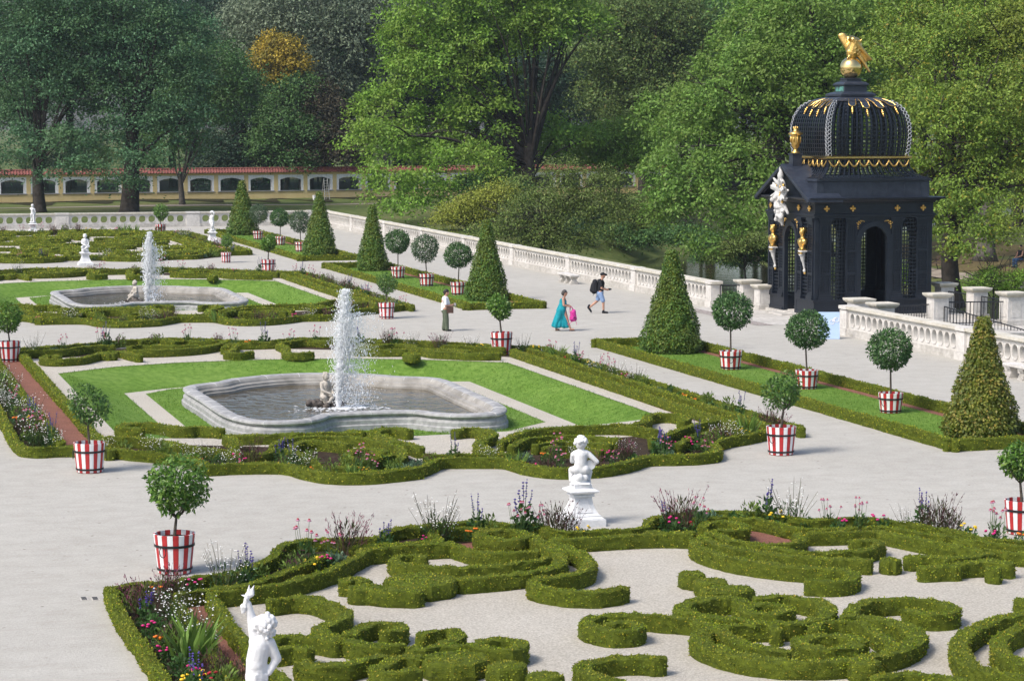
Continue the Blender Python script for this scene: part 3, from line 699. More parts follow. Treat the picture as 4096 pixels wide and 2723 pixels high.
for d in (0, SH):
    fo = [q for q in groups[('P2', 'outer')][0][1]]
    hole = [sh(OUT, d)]
    sheet('border_soil', sh(fo, d) + [(25.1, 57.3 + d), (25.1, 80.3 + d), (23, 82.1 + d), (19, 85.8 + d), (16, 85.5 + d), (13, 87.4 + d), (9, 86 + d), (5.1, 84.6 + d)], hole, .004, M['soil'])
    sheet('red_strip', [(6.1, 60.5 + d), (9, 60.2 + d), (9, 61.3 + d), (7.2, 61.5 + d), (7.2, 83.5 + d), (6.1, 83.8 + d)], [], .008, M['red'])
    sheet('red_strip', [(23.4, 59.5 + d), (24.4, 59 + d), (24.4, 79.6 + d), (23.4, 79.4 + d)], [], .008, M['red'])
    sheet('red_spot', [(12.0, 55.3 + d), (13.3, 55.2 + d), (13.4, 56.4 + d), (12.4, 56.5 + d)], [], .008, M['red'])
    sheet('chip_bed', [(7.05, 61.0 + d), (9.5, 60.4 + d), (11.5, 59.4 + d), (13.9, 57.6 + d), (14.5, 55.1 + d), (16, 55.0 + d), (17, 57.4 + d), (19, 58.4 + d), (21.2, 58.8 + d), (23.6, 58.6 + d), (23.7, 79.5 + d), (20.6, 82.4 + d), (18, 84 + d), (16.4, 84.9 + d), (14.6, 84.9 + d), (11, 84.4 + d), (7.05, 83.6 + d)], hole, .012, M['chips'])
sheet('chip_bed', [(7, 142.5), (10, 139.5), (13, 139), (16, 140.2), (19, 139.4), (22, 141), (24, 143.8), (24, 168.5), (20, 170.5), (15, 171), (9, 170), (7, 168)], [], .012, M['chips'])
sheet('border_soil', [(4.9, 143), (8, 140), (12, 138.6), (15.4, 140.3), (18.6, 138.6), (22.5, 140.2), (25.2, 143.4), (25.2, 169.2), (22, 171), (18.8, 174), (15.4, 172), (12, 174), (8, 171), (4.9, 169)], [], .004, M['soil'])
# ------------------------------------------------------------------ stone balustrades
M['stone'] = pmat('pale_stone', [(.3, (.5, .48, .45)), (.7, (.64, .625, .6))], 1.1, .85, .25, 30, .2, fine=((.4, .38, .35), (.68, .66, .63), .3), fscale=7)
M['stone_base'] = pmat('weathered_stone', [(.3, (.36, .34, .31)), (.7, (.55, .53, .5))], .8, .9, .35, 22, .2, fine=((.26, .25, .22), (.6, .58, .55), .4), fscale=5)
M['cope'] = pmat('mossy_coping', [(.35, (.5, .47, .4)), (.65, (.6, .575, .52))], .7, .9, .3, 25, .2, fine=((.36, .33, .22), (.62, .6, .56), .35), fscale=4)
M['iron'] = flat('black_iron', (.014, .016, .02), .45, .4)

def oval_cells(n, cw, z0, z1, rx, rz, zc, th, nseg=16):
    """pierced panel along +x, starting at 0: n cells; thickness th in y, centred on 0; with raised rims"""
    mb = MB(); rim = MB()
    ang = [PI / 4 + 2 * PI * k / nseg for k in range(nseg)]
    for c in range(n):
        x0 = c * cw; xc = x0 + cw / 2; hx = cw / 2; hz0 = z0 - zc; hz1 = z1 - zc
        O = []; I = []
        for a in ang:
            ca, sa = math.cos(a), math.sin(a)
            k = min(hx / max(abs(ca), 1e-6), (hz1 / sa if sa > 1e-6 else (hz0 / sa if sa < -1e-6 else 1e9)))
            O.append((xc + ca * k, zc + sa * k))
            e = 2.6; rr = (abs(ca / rx) ** e + abs(sa / rz) ** e) ** (-1 / e)
            I.append((xc + ca * rr, zc + sa * rr))
        # include the four corners by snapping the nearest outline point
        for px, pz in ((x0, z0), (x0 + cw, z0), (x0, z1), (x0 + cw, z1)):
            k = min(range(nseg), key=lambda i: (O[i][0] - px) ** 2 + (O[i][1] - pz) ** 2); O[k] = (px, pz)
        V = [(x, -th / 2, z) for x, z in O] + [(x, -th / 2, z) for x, z in I] + [(x, th / 2, z) for x, z in O] + [(x, th / 2, z) for x, z in I]
        m = nseg; F = []
        for k in range(m):
            l = (k + 1) % m
            F += [(k, l, m + l, m + k), (2 * m + l, 2 * m + k, 3 * m + k, 3 * m + l), (m + k, m + l, 3 * m + l, 3 * m + k)]
        mb.add(V, F)
        for sy in (-1, 1):
            y = sy * (th / 2 + .012)
            rim.tube([(xc + (x - xc) * 1.10, y, zc + (z - zc) * 1.07) for x, z in I], .017, 5, closed=True)
    return mb, rim
def balustrade(name, p0, p1, npan, ncell, pier, label, double=False):
    """p0 -> p1 in plan; garden side is on the right-hand side of travel"""
    d = Vector((p1[0] - p0[0], p1[1] - p0[1], 0)); L = d.length; rz = math.atan2(d.y, d.x)
    root = empty(name, (p0[0], p0[1], 0), rz); tag(root, label, 'balustrade', 'stone balustrades round the garden')
    Hc = 1.14
    pl = MB(); pl.bb(0, L, -.27, .27, -3, .14); pl.bb(0, L, -.235, .235, .14, .27); pl.build('plinth', M['stone_base'], root)
    cp = MB(); cp.bb(-.1, L + .1, -.27, .27, 1.04, Hc); cp.bb(0, L, -.21, .21, .985, 1.04); cp.build('coping', M['cope'], root)
    sp = L / npan
    for k in range(npan + 1):
        b = MB(); w_ = pier / 2; x = min(max(k * sp, w_), L - w_)
        b.bb(x - w_, x + w_, -.26, .26, .272, .98); b.bb(x - w_ - .05, x + w_ + .05, -.31, .31, -.5, .262)
        b.bb(x - w_ * .6, x + w_ * .6, -.272, .272, .38, .88); b.bb(x - w_ - .03, x + w_ + .03, -.30, .30, 1.02, 1.155)
        b.build('pier', M['stone'], root)
    for k in range(npan):
        span = sp - pier - (pier / 2 if k in (0, npan - 1) else 0) - .24; x0 = k * sp + pier / 2 + (pier / 2 if k == 0 else 0) + .12
        n = int(round(span / ncell)); cw = span / n
        mb, rim = oval_cells(n, cw, .27, .985, cw * .36, .25, .63, .3)
        for q in (x0 - .12, x0 + span): mb.bb(q - x0, q - x0 + .12, -.15, .15, .27, .985)
        o = mb.build('pierced_panel', M['stone'], root); o.location = (x0, 0, 0)
        r = rim.build('oval_moulding', M['stone'], o)
    return root
balustrade('balustrade', (38.75, 98.1), (38.75, 181.6), 8, .5, .62, 'long white stone balustrade with oval openings running from the black pavilion to the far corner')
balustrade('balustrade', (38.75, 44.0), (38.75, 84.35), 4, .5, .62, 'white stone balustrade with oval openings at right, nearest the viewer, below the pavilion')
balustrade('balustrade', (38.4, 181.9), (-31.6, 181.9), 7, .72, 1.0, 'white stone balustrade with oval openings across the far end of the garden')

def stone_pier(x, y, z0, h, w_, label, rz=0):
    root = empty('stone_pier', (x, y, z0), rz); tag(root, label, 'stone pier', 'stone piers by the pavilion')
    b = MB(); b.box((0, 0, -.6), (w_ + .16, w_ + .16, 1.2)); b.box((0, 0, .1), (w_ + .12, w_ + .12, .2)); b.build('base', M['stone_base'], root)
    b = MB(); b.box((0, 0, .2 + (h - .38) / 2), (w_, w_, h - .38))
    for s in (-1, 1):
        b.box((s * (w_ / 2 + .006), 0, h * .5), (.02, w_ * .6, h * .5)); b.box((0, s * (w_ / 2 + .006), h * .5), (w_ * .6, .02, h * .5))
    b.build('shaft', M['stone'], root)
    b = MB(); b.lathe([(w_ / 2 + .03, h - .18), (w_ / 2 + .12, h - .1), (w_ / 2 + .14, h - .05), (w_ / 2 + .14, h)], sq=True); b.build('cap', M['cope'], root)
    return root
for x, y, h, wd, lb in [(40.1, 97.75, 1.22, .72, 'square stone pier left of the pavilion, next to the iron gate'), (40.35, 96.5, 1.08, .62, 'lower stone pier right against the left corner of the pavilion'),
    (40.0, 85.8, 1.28, .72, 'stone pier with flat cap in front of the pavilion corner, left of two'), (40.0, 83.7, 1.26, .72, 'stone pier with flat cap behind the balustrade coping, right of two'),
    (44.0, 86.9, 1.32, .66, 'stone pier at the right foot of the pavilion, front of the railing'), (47.2, 92.6, 1.3, .62, 'stone pier farthest back behind the right edge of the pavilion'),
    (47.2, 89.6, 1.3, .66, 'stone pier between two runs of iron railing on the bridge'), (47.1, 86.4, 1.34, .74, 'stone pier nearest the right edge, ending the bridge railing')]:
    stone_pier(x, y, .0, h, wd, lb)
def railing(a, b, h, label, za=0.0, zb=None, arch=False):
    zb = za if zb is None else zb
    a = Vector((*a, za)); b = Vector((*b, zb)); L = (b - a).length
    root = empty('iron_railing', a[:]); tag(root, label, 'railing', 'black iron railings by the pavilion')
    d = b - a; n = max(3, int(L / .14))
    m = MB()
    for k in range(n + 1):
        p = d * (k / n); m.tube([p + Vector((0, 0, .06)), p + Vector((0, 0, h))], .013 if k % 7 else .022, 5)
        m.ball(p + Vector((0, 0, h * .5)), .022, 6, 4)
    m.build('bars', M['iron'], root)
    m = MB(); m.tube([Vector((0, 0, h)), d + Vector((0, 0, h))], .025, 6); m.build('rail', M['iron'], root)
    m = MB(); m.tube([Vector((0, 0, .1)), d + Vector((0, 0, .1))], .016, 6); m.build('rail', M['iron'], root)
railing((38.9, 98.0), (39.75, 97.8), .98, 'narrow black iron gate between the balustrade end and stone pier')
railing((40.4, 86.0), (43.7, 87.0), .86, 'black iron railing in front of the pavilion base')
railing((44.35, 86.8), (46.75, 86.4), .95, 'black iron railing between the two right-hand piers nearest the viewer')
railing((44.1, 86.5), (46.6, 83.4), .8, 'sloping black iron stair rail in front of the right-hand pier', 0, -.9)
railing((47.2, 92.2), (47.2, 90.0), .95, 'black iron railing between the two farther bridge piers')
railing((47.2, 89.2), (47.1, 86.9), .95, 'black iron railing between middle and right-hand bridge piers')
mb = MB(); mb.bb(39.05, 47.8, 83.2, 98.2, -3.2, -.02); tag(mb.build('bridge_deck', M['stone_base']), kind='structure')
sheet('stone_threshold', [(37.6, 89.2), (40.6, 88.6), (40.6, 98.3), (37.6, 98.2)], [], .006, M['stone_base'])
M['cobble'] = pmat('cobble_strip', [(.35, (.2, .17, .155)), (.6, (.36, .33, .31))], 9, .9, .8, 18, .2)
sheet('cobble_strip', [(36.9, 88.9), (37.6, 88.8), (37.6, 98.6), (36.9, 98.6)], [], .010, M['cobble'])

# stone benches along the balustrade
def bench(x, y, L, nleg, label):
    root = empty('stone_bench', (x, y, 0)); tag(root, label, 'bench', 'stone benches along the balustrade')
    s = MB(); s.bb(-.24, .24, -L / 2, L / 2, .40, .47); s.bb(-.21, .21, -L / 2 + .03, L / 2 - .03, .37, .398); s.build('seat', M['stone'], root)
    for k in range(nleg):
        yy = -L / 2 + .3 + (L - .6) * k / (nleg - 1)
        g = MB()
        for z0, z1, wv in ((0, .06, .2), (.06, .14, .17), (.14, .26, .12), (.26, .32, .16), (.32, .369, .2)): g.bb(-wv, wv, yy - .13 - (wv - .12) * .4, yy + .13 + (wv - .12) * .4, z0, z1)
        g.build('leg', M['stone_base'], root)
bench(37.15, 114.6, 2.3, 3, 'grey stone bench on three legs against the balustrade, behind the woman in turquoise')
bench(37.55, 67.9, 2.3, 3, 'grey stone bench at right edge, half hidden by the yellowish cone')

# ------------------------------------------------------------------ fountains
M['basin'] = pmat('grey_basin_stone', [(.3, (.25, .255, .26)), (.7, (.38, .38, .385))], .9, .8, .3, 25, .25, fine=((.15, .15, .15), (.44, .44, .44), .4), fscale=6)
M['basin_in'] = pmat('wet_basin_stone', [(.35, (.2, .19, .17)), (.65, (.36, .345, .32))], 1.5, .7, .3, 25, .3)
M['pool'] = water_mat('pool_water', (.075, .058, .028), .05, 2.6, 1.2, .6)
M['joint'] = flat('pale_mortar', (.6, .6, .59), .9)
def outline(k, cy):
    """basin outline grown by k metres"""
    half = [(x, y) for x, y in FH]
    full = [(15.35 + x, y) for x, y in half] + [(15.35 - x, y) for x, y in half[-2:0:-1]]
    P = resample(full + [full[0]], .22)[:-1]
    t = unit(np.roll(P, -1, 0) - np.roll(P, 1, 0)); n = np.stack([t[:, 1], -t[:, 0]], 1)
    n = (n + np.roll(n, 1, 0) + np.roll(n, -1, 0)) / 3
    Q = P + n * k; Q[:, 1] += cy
    return Q
BPROF = [(.14, -.5), (.14, -.36), (.09, -.33), (.09, -.22), (.03, -.16), (.0, -.12), (.06, -.10), (.10, -.05), (.08, .0), (.0, .03), (-.18, .035), (-.30, .01), (-.37, -.06), (-.40, -.12), (-.52, -.15), (-.54, -.22), (-.6, -.24), (-.62, -.6)]
JX, JY = 15.22, 69.6
def fountain(d, word):
    root = empty('fountain_basin', (15.35, 70.4 + d, -.5)); tag(root, f'{word} grey stone fountain basin with curved rim, holding water on a sunken lawn', 'fountain', 'fountain basins')
    rings = [np.c_[outline(k, d), np.full(len(outline(k, d)), z)] for k, z in BPROF]
    m = len(rings[0]); V = np.concatenate(rings) - np.array([15.35, 70.4 + d, -.5])
    F = [(j * m + (i + 1) % m, j * m + i, (j + 1) * m + i, (j + 1) * m + (i + 1) % m)[::-1] for j in range(len(rings) - 1) for i in range(m)]
    a = MB(); a.add(V, F[:11 * m]); a.cur = 1
    b = MB(); b.add(V, F[11 * m:]); b.build('inner_wall', M['basin_in'], root)
    for i in range(0, m, 6):
        pts = []
        for k, z in BPROF[5:13]:
            q = outline(k, d)[i]; pts.append((q[0] - 15.35, q[1] - 70.4 - d, z + .5))
        a.tube(pts, .007, 4)
    a.build('rim', [M['basin'], M['joint']], root, smooth=False)
    wq = outline(-.58, d)
    o = sheet('pool_water', [tuple(q) for q in wq], [], -.31, M['pool']); o.name = 'pool_water'
    return root
fountain(0, 'near'); fountain(SH, 'far')
M['jet'] = None
m_, nt_, out_ = new_mat('white_water'); b_ = nt_.nodes.new('ShaderNodeBsdfPrincipled'); b_.inputs['Base Color'].default_value = (.93, .95, .97, 1); b_.inputs['Roughness'].default_value = .25
t_ = nt_.nodes.new('ShaderNodeBsdfTranslucent'); t_.inputs[0].default_value = (.93, .95, .97, 1); x_ = nt_.nodes.new('ShaderNodeMixShader'); x_.inputs[0].default_value = .45
nt_.links.new(b_.outputs[0], x_.inputs[1]); nt_.links.new(t_.outputs[0], x_.inputs[2]); nt_.links.new(x_.outputs[0], out_.inputs[0]); M['jet'] = m_
OCT = np.array([(1, 0, 0), (0, 1, 0), (-1, 0, 0), (0, -1, 0), (0, 0, 1), (0, 0, -1)], float)
OCF = [(0, 1, 4), (1, 2, 4), (2, 3, 4), (3, 0, 4), (1, 0, 5), (2, 1, 5), (3, 2, 5), (0, 3, 5)]
def jet(d, h, wmax, n, drop, label, lean):
    g = np.random.default_rng(int(d) + 3)
    root = empty('water_jet', (JX, JY + d, -.31)); tag(root, label, 'water jet', 'fountain jets')
    mb = MB()
    core = []
    for k in range(26):
        t = k / 25; core.append((lean * t * t * .3 + g.normal(0, .014), g.normal(0, .014), t * h * .46))
    mb.tube(core, [(.045 + .045 * t + .03 * g.random()) * (1 if t < .8 else (1.02 - t) * 5 + .05) for t in np.linspace(0, 1, 26)], 9)
    mb.build('jet_core', M['jet'], root, smooth=True)
    # droplets: rising plume and falling veil
    t = g.random(n) ** .8; z = h * t
    wid = wmax * (.12 + .95 * np.clip(t / .62, 0, 1) ** .8) * np.where(t > .62, 1 - (t - .62) * 1.75, 1)
    r = wid * np.abs(g.normal(0, .55, n)).clip(0, 1.7); a = g.uniform(0, 2 * PI, n)
    x = lean * t * .6 + r * np.cos(a); y = r * np.sin(a) * .9
    k = int(n * .3)                                         # the veil falls on the lee side
    x[:k] += np.abs(g.normal(0, .42, k)) * lean * 2.4; z[:k] = h * .8 * g.random(k) ** .8
    s = drop * g.uniform(.35, 1.0, n) ** 1.5 * np.where(g.random(n) < .04, 2.2, 1)
    st = g.uniform(1, 3.2, n)
    V = OCT[None] * s[:, None, None]; V[:, :, 2] *= st[:, None]; V = V + np.stack([x, y, z], 1)[:, None, :]
    me = bpy.data.meshes.new('droplets'); F = [tuple(np.array(f) + 6 * i) for i in range(n) for f in OCF]
    fill_mesh(me, V.reshape(-1, 3), F); me.materials.append(M['jet']); link(bpy.data.objects.new('droplets', me), root)
    # foam where the water falls back
    q = 500; a = g.uniform(0, 2 * PI, q); r = np.abs(g.normal(0, .5, q)); s = g.uniform(.015, .05, q)
    V = OCT[None] * s[:, None, None] * np.array([1.6, 1.6, .35]) + np.stack([r * np.cos(a) * 1.3 + .2 * lean, r * np.sin(a), np.full(q, .01)], 1)[:, None, :]
    me = bpy.data.meshes.new('foam'); fill_mesh(me, V.reshape(-1, 3), [tuple(np.array(f) + 6 * i) for i in range(q) for f in OCF]); me.materials.append(M['jet']); link(bpy.data.objects.new('foam', me), root)
jet(0, 3.6, .40, 17000, .0145, 'tall white water jet rising from the near fountain pool', .42)
jet(SH, 3.35, .34, 9000, .021, 'white water jet rising from the far fountain pool', .3)

# ------------------------------------------------------------------ yellow park wall
M['yellow'] = pmat('yellow_plaster', [(.3, (.66, .52, .24)), (.7, (.72, .58, .3))], .5, .9, .1, 15, .15, fine=((.6, .47, .22), (.74, .6, .33), .3), fscale=2)
M['surround'] = flat('white_surround', (.78, .79, .8), .8)
M['tile'] = pmat('red_roof_tiles', [(.3, (.17, .06, .052)), (.7, (.27, .1, .085))], 2.5, .75, .3, 12, .25)
M['sill'] = flat('grey_sill', (.3, .3, .3), .8)
M['grille'] = flat('dark_green_bars', (.012, .05, .035), .5)
def park_wall():
    a = Vector((-30, 232.2, 0)); b = Vector((100, 247.5, 0)); d = b - a; L = d.length; rz = math.atan2(d.y, d.x)
    root = empty('park_wall', a[:], rz); tag(root, 'long yellow wall with red tiled top and arched grilled openings, below the wood', 'wall')
    sp = 3.2; n = int(L / sp); ow = 2.26; z0, zs, z1 = .85, 1.95, 2.2; top = 2.62; th = .4
    wl = MB(); wl.bb(0, n * sp, -th / 2, th / 2, -.3, z0 - .02); wl.bb(0, n * sp, -th / 2 - .04, th / 2 + .04, -.3, .5)
    for k in range(n + 1):
        x = k * sp; wl.bb(x - (sp - ow) / 2, x + (sp - ow) / 2, -th / 2, th / 2, z0 - .02, top)
        wl.bb(x - .22, x + .22, -th / 2 - .05, th / 2 + .05, .502, top - .002)
    N = 10
    for k in range(n):
        xc = (k + .5) * sp
        for i in range(N):
            xa, xb = -ow / 2 + ow * i / N, -ow / 2 + ow * (i + 1) / N
            za = zs + (z1 - zs) * (1 - (2 * xa / ow) ** 2); zb = zs + (z1 - zs) * (1 - (2 * xb / ow) ** 2)
            V = [(xc + xa, y, z) for y in (-th / 2, th / 2) for z in (za, top)] + [(xc + xb, y, z) for y in (-th / 2, th / 2) for z in (zb, top)]
            wl.add(V, [(0, 4, 5, 1), (2, 3, 7, 6), (0, 2, 6, 4), (1, 5, 7, 3)])
    wl.bb(0, n * sp, -th / 2 - .08, th / 2 + .08, top + .002, top + .1)
    wl.build('wall', M['yellow'], root)
    rf = MB(); rf.add([(0, -.5, top + .1), (n * sp, -.5, top + .1), (n * sp, 0, top + .5), (0, 0, top + .5), (0, .5, top + .1), (n * sp, .5, top + .1)], [(0, 1, 2, 3), (3, 2, 5, 4), (0, 4, 5, 1)])
    for k in range(int(n * sp / .3)):
        x = k * .3 + .15; rf.tube([(x, -.52, top + .12), (x, -.26, top + .325), (x, 0, top + .53)], .07, 5)
    rf.tube([(0, 0, top + .53), (n * sp, 0, top + .53)], .1, 6); rf.build('tiled_coping', M['tile'], root)
    fr = MB(); m = 8
    pin = [(-ow / 2, z0)] + [(-ow / 2 + ow * i / N, zs + (z1 - zs) * (1 - (2 * (i / N) - 1) ** 2)) for i in range(N + 1)] + [(ow / 2, z0)]
    pout = [(-ow / 2 - .3, z0)] + [(x * 1.265, 2.46) for x, z in pin[1:-1]] + [(ow / 2 + .3, z0)]
    for i in range(len(pin) - 1):
        q = [pin[i], pin[i + 1], pout[i + 1], pout[i]]
        fr.add([(x, -th / 2 - .03, z) for x, z in q] + [(x, th / 2, z) for x, z in q], [(0, 1, 2, 3), (0, 4, 5, 1), (2, 6, 7, 3)])
    fo = fr.build('window', M['surround'], root)
    s = MB(); s.bb(-ow / 2 - .32, ow / 2 + .32, -th / 2 - .1, th / 2 + .02, z0 - .09, z0 - .003); so_ = s.build('sill', M['sill'], fo)
    g = MB()
    for i in range(1, 15):
        x = -ow / 2 + ow * i / 15; g.tube([(x, 0, z0), (x, 0, zs + (z1 - zs) * (1 - (2 * x / ow) ** 2))], .022, 5)
    g.tube([(-ow / 2, 0, z0 + .1), (ow / 2, 0, z0 + .1)], .02, 5); g.tube([(-ow / 2, 0, zs - .02), (ow / 2, 0, zs - .02)], .02, 5)
    gr = g.build('grille', M['grille'], fo)
    for k in range(n):
        o = fo if k == 0 else copy_tree(fo, root)
        o.location = ((k + .5) * sp, 0, 0)
park_wall()
# ladder and bucket by the wall
lad = empty('step_ladder', (50.6, 236.6, 0), R(15)); tag(lad, 'pale aluminium step ladder leaning by the yellow wall', 'ladder')
al = flat('aluminium', (.6, .6, .58), .4, .5, .6)
g = MB()
for s in (-.24, .24): g = MB(); g.tube([(s * 1.2, -.35, 0), (s * .8, 0, 2.2)], .03, 5); g.build('rail', al, lad)
for k in range(7): g = MB(); z = .25 + k * .28; w_ = .27 - k * .012; y = -.35 + .35 * z / 2.2; g.tube([(-w_, y, z), (w_, y, z)], .022, 5); g.build('rung', al, lad)
for s in (-.24, .24): g = MB(); g.tube([(s * 1.2, .45, 0), (s * .8, .03, 2.1)], .025, 5); g.build('back_leg', al, lad)
bk = empty('paint_bucket', (49.4, 236.4, 0)); tag(bk, 'small white bucket on the ground left of the ladder', 'bucket')
g = MB(); g.lathe([(.17, 0), (.22, .42), (.24, .42), (.24, .46), (.2, .45), (.15, .05)], n=14); g.build('pail', M['surround'], bk)
g = MB(); g.tube([(.23 * math.cos(a), .02, .42 - .12 * math.sin(a)) for a in np.linspace(0, PI, 9)], .012, 5); g.build('handle', al, bk)
# ------------------------------------------------------------------ voxel bodies: many closed lumps fused into one continuous skin
def fuse(mb, name, mat, parent=None, voxel=.02, smooth=6, loc=None, rz=None, flat_=False):
    me = mb.mesh(name)
    o = bpy.data.objects.new(name, me); COL.objects.link(o)
    r = o.modifiers.new('r', 'REMESH'); r.mode = 'VOXEL'; r.voxel_size = voxel
    if smooth:
        s = o.modifiers.new('s', 'SMOOTH'); s.factor = .5; s.iterations = smooth
    dg = bpy.context.evaluated_depsgraph_get(); dg.update()
    me2 = bpy.data.meshes.new_from_object(o.evaluated_get(dg), depsgraph=dg)
    o.modifiers.clear(); o.data = me2; bpy.data.meshes.remove(me); me2.name = name
    me2.materials.clear(); me2.materials.append(mat)
    me2.polygons.foreach_set('use_smooth', np.ones(len(me2.polygons), bool))
    if parent is not None: o.parent = parent
    if loc is not None: o.location = loc
    if rz is not None: o.rotation_euler = (0, 0, rz)
    return o

# ------------------------------------------------------------------ black lattice pavilion with gilded eagle
M['slate'] = pmat('black_paint', [(.3, (.005, .008, .015)), (.7, (.011, .016, .027))], 1.5, .4, .1, 30, .4, fine=((.004, .006, .01), (.018, .025, .038), .3), fscale=5)
M['lead'] = pmat('dark_sheet_metal', [(.3, (.012, .017, .032)), (.7, (.03, .04, .064))], .9, .45, .15, 8, .45, fine=((.012, .016, .024), (.06, .07, .085), .3), fscale=4)
M['gold'] = pmat('gilding', [(.3, (.62, .38, .1)), (.7, (.85, .58, .2))], 4, .3, .3, 22, .5, metal=1)
M['goldp'] = pmat('polished_gilding', [(.3, (.78, .54, .2)), (.7, (.9, .68, .32))], 2, .2, .05, 8, .5, metal=1)
M['silver'] = flat('silver_paint', (.42, .44, .47), .4, .5)
M['white_orn'] = pmat('white_stucco', [(.3, (.4, .4, .39)), (.7, (.58, .58, .57))], 6, .7, .3, 20, .3)
M['verdi'] = pmat('verdigris', [(.35, (.03, .04, .05)), (.6, (.1, .28, .24))], 3.5, .7, .1, 20, .3)
AX, AY = 2.72, 2.55
pav = empty('garden_pavilion', (43.3, 94.05, 0)); tag(pav, 'black lattice garden pavilion with onion dome, gilded ornament and golden eagle on top', 'pavilion')
def face_frames():
    """each facade: (origin, along dir, outward dir, half width)"""
    return [((0, -AY), (1, 0), (0, -1), AX), ((0, AY), (-1, 0), (0, 1), AX), ((-AX, 0), (0, -1), (-1, 0), AY), ((AX, 0), (0, 1), (1, 0), AY)]
class FB(MB):
    """boxes in facade coordinates: u along, v outward, z up"""
    def __init__(s, fr): super().__init__(); s.o, s.a, s.w, s.h = fr
    def P(s, u, v, z): return (s.o[0] + s.a[0] * u + s.w[0] * v, s.o[1] + s.a[1] * u + s.w[1] * v, z)
    def fb(s, u0, u1, v0, v1, z0, z1):
        V = [s.P(u, v, z) for z in (z0, z1) for u, v in ((u0, v0), (u1, v0), (u1, v1), (u0, v1))]
        s.add(V, [(0, 1, 2, 3), (7, 6, 5, 4), (0, 4, 5, 1), (1, 5, 6, 2), (2, 6, 7, 3), (3, 7, 4, 0)])
ZB, ZP, ZT = .1, .76, 4.2
st_ = MB(); st_.bb(-3.0, 3.0, -2.85, 2.85, -.6, .10); st_.bb(-3.5, -3.0, -.9, .9, -.3, .06); st_.build('stone_step', M['stone_base'], pav)
for sx in (-1, 1):
    for sy in (-1, 1): cb = MB(); cb.box((sx * (AX - .14), sy * (AY - .14), (ZP + ZT) / 2), (.27, .27, ZT - ZP - .02)); cb.build('corner_post', M['slate'], pav)
for fi, fr in enumerate(face_frames()):
    h = fr[3]; k = h / AX
    U = lambda x: (-1 + 2 * x) * h
    e_ = .004 * fi
    for u0, u1 in ((-h - e_, U(.36)), (U(.64), h + e_)):
        b = FB(fr)                                                 # pedestals either side of the doorway
        b.fb(u0 - (.1 if u0 < -h + .02 else 0), u1 + (.1 if u1 > h - .02 else 0), -.5, .10 - e_, ZB, ZB + .12)
        b.fb(u0 - (.05 if u0 < -h + .02 else 0), u1 + (.05 if u1 > h - .02 else 0), -.46, .05 - e_, ZB + .12, ZP - .09 - e_ * .5)
        b.fb(u0 - (.1 if u0 < -h + .02 else 0), u1 + (.1 if u1 > h - .02 else 0), -.5, .11 - e_, ZP - .088, ZP - e_ * .5)
        b.build('pedestal', M['slate'], pav)
    for x0, x1 in ((.035, .135), (.26, .352), (.648, .74), (.865, .965)):   # pilasters
        p = FB(fr); u0, u1 = U(x0), U(x1); um = (u0 + u1) / 2
        p.fb(u0 - .05, u1 + .05, -.12, .09, ZP, ZP + .1); p.fb(u0 - .025, u1 + .025, -.1, .065, ZP + .1, ZP + .2)
        p.fb(u0, u0 + .07, -.1, .04, ZP + .2, ZT - .16); p.fb(u1 - .07, u1, -.1, .04, ZP + .2, ZT - .16); p.fb(u0 + .07, u1 - .07, -.08, -.0, ZP + .2, ZT - .16)
        for z in (ZP + .2, ZP + 1.05, ZP + 2.0, ZT - .26): p.fb(u0 + .07, u1 - .07, -.0, .038, z, z + .1)
        p.fb(u0 - .03, u1 + .03, -.12, .07, ZT - .16, ZT - .09); p.fb(u0 - .06, u1 + .06, -.12, .1, ZT - .088, ZT)
        o = p.build('pilaster', M['slate'], pav)
        d = FB(fr)                                                 # diagonal fret inside the pilaster panels
        for j in range(26):
            z = ZP + .32 + j * .115
            if z < ZT - .35: d.fb(u0 + .075, u1 - .075, .002, .02, z, z + .03)
        for j in range(1, 4):
            uu = u0 + .07 + (u1 - u0 - .14) * j / 4; d.fb(uu - .012, uu + .012, .004, .024, ZP + .32, ZT - .3)
        d.build('fret', M['slate'], o)
    for x0, x1 in ((.135, .26), (.74, .865)):                       # lattice screens
        l = FB(fr); u0, u1 = U(x0), U(x1)
        for j in range(1, 5): uu = u0 + (u1 - u0) * j / 5; l.fb(uu - .022, uu + .022, -.1, -.06, ZP, ZT)
        for j in range(22): z = ZP + .1 + j * .155; l.fb(u0, u1, -.062, -.03, z, z + .045)
        l.build('lattice_screen', M['slate'], pav)
    a = FB(fr)                                                      # arch
    r0, r1 = U(.617), U(.648) ; ri = U(.612); zc = 3.2
    for s in (-1, 1):
        a.fb(min(s * ri, s * U(.648)), max(s * ri, s * U(.648)), -.14, .055, ZB + .0, zc - .1); a.fb(min(s * (ri - .02), s * U(.65)), max(s * (ri - .02), s * U(.65)), -.16, .08, zc - .1, zc)
    n = 16; ro = U(.655); V = []; F = []
    for j in range(n + 1):
        t = PI * j / n
        for r in (ri, ro):
            for v in (-.14, .062): V.append(a.P(-r * math.cos(t), v, zc + r * math.sin(t) * (1.05 if r == ri else 1.02)))
    for j in range(n):
        q = 4 * j; F += [(q, q + 4, q + 5, q + 1), (q + 1, q + 5, q + 7, q + 3), (q + 3, q + 7, q + 6, q + 2), (q + 2, q + 6, q + 4, q)]
    a.add(V, F)
    V = []; F = []                                                  # spandrel between arch and entablature
    for j in range(n + 1):
        t = PI * j / n; V += [a.P(-ro * math.cos(t), -.02, zc + ro * math.sin(t) * 1.02), a.P(-U(.648) * (1 if j == 0 else (-1 if j == n else math.cos(t))), -.02, ZT + .001)]
    F = [(2 * j, 2 * j + 2, 2 * j + 3, 2 * j + 1) for j in range(n)]
    a.add(V, F)
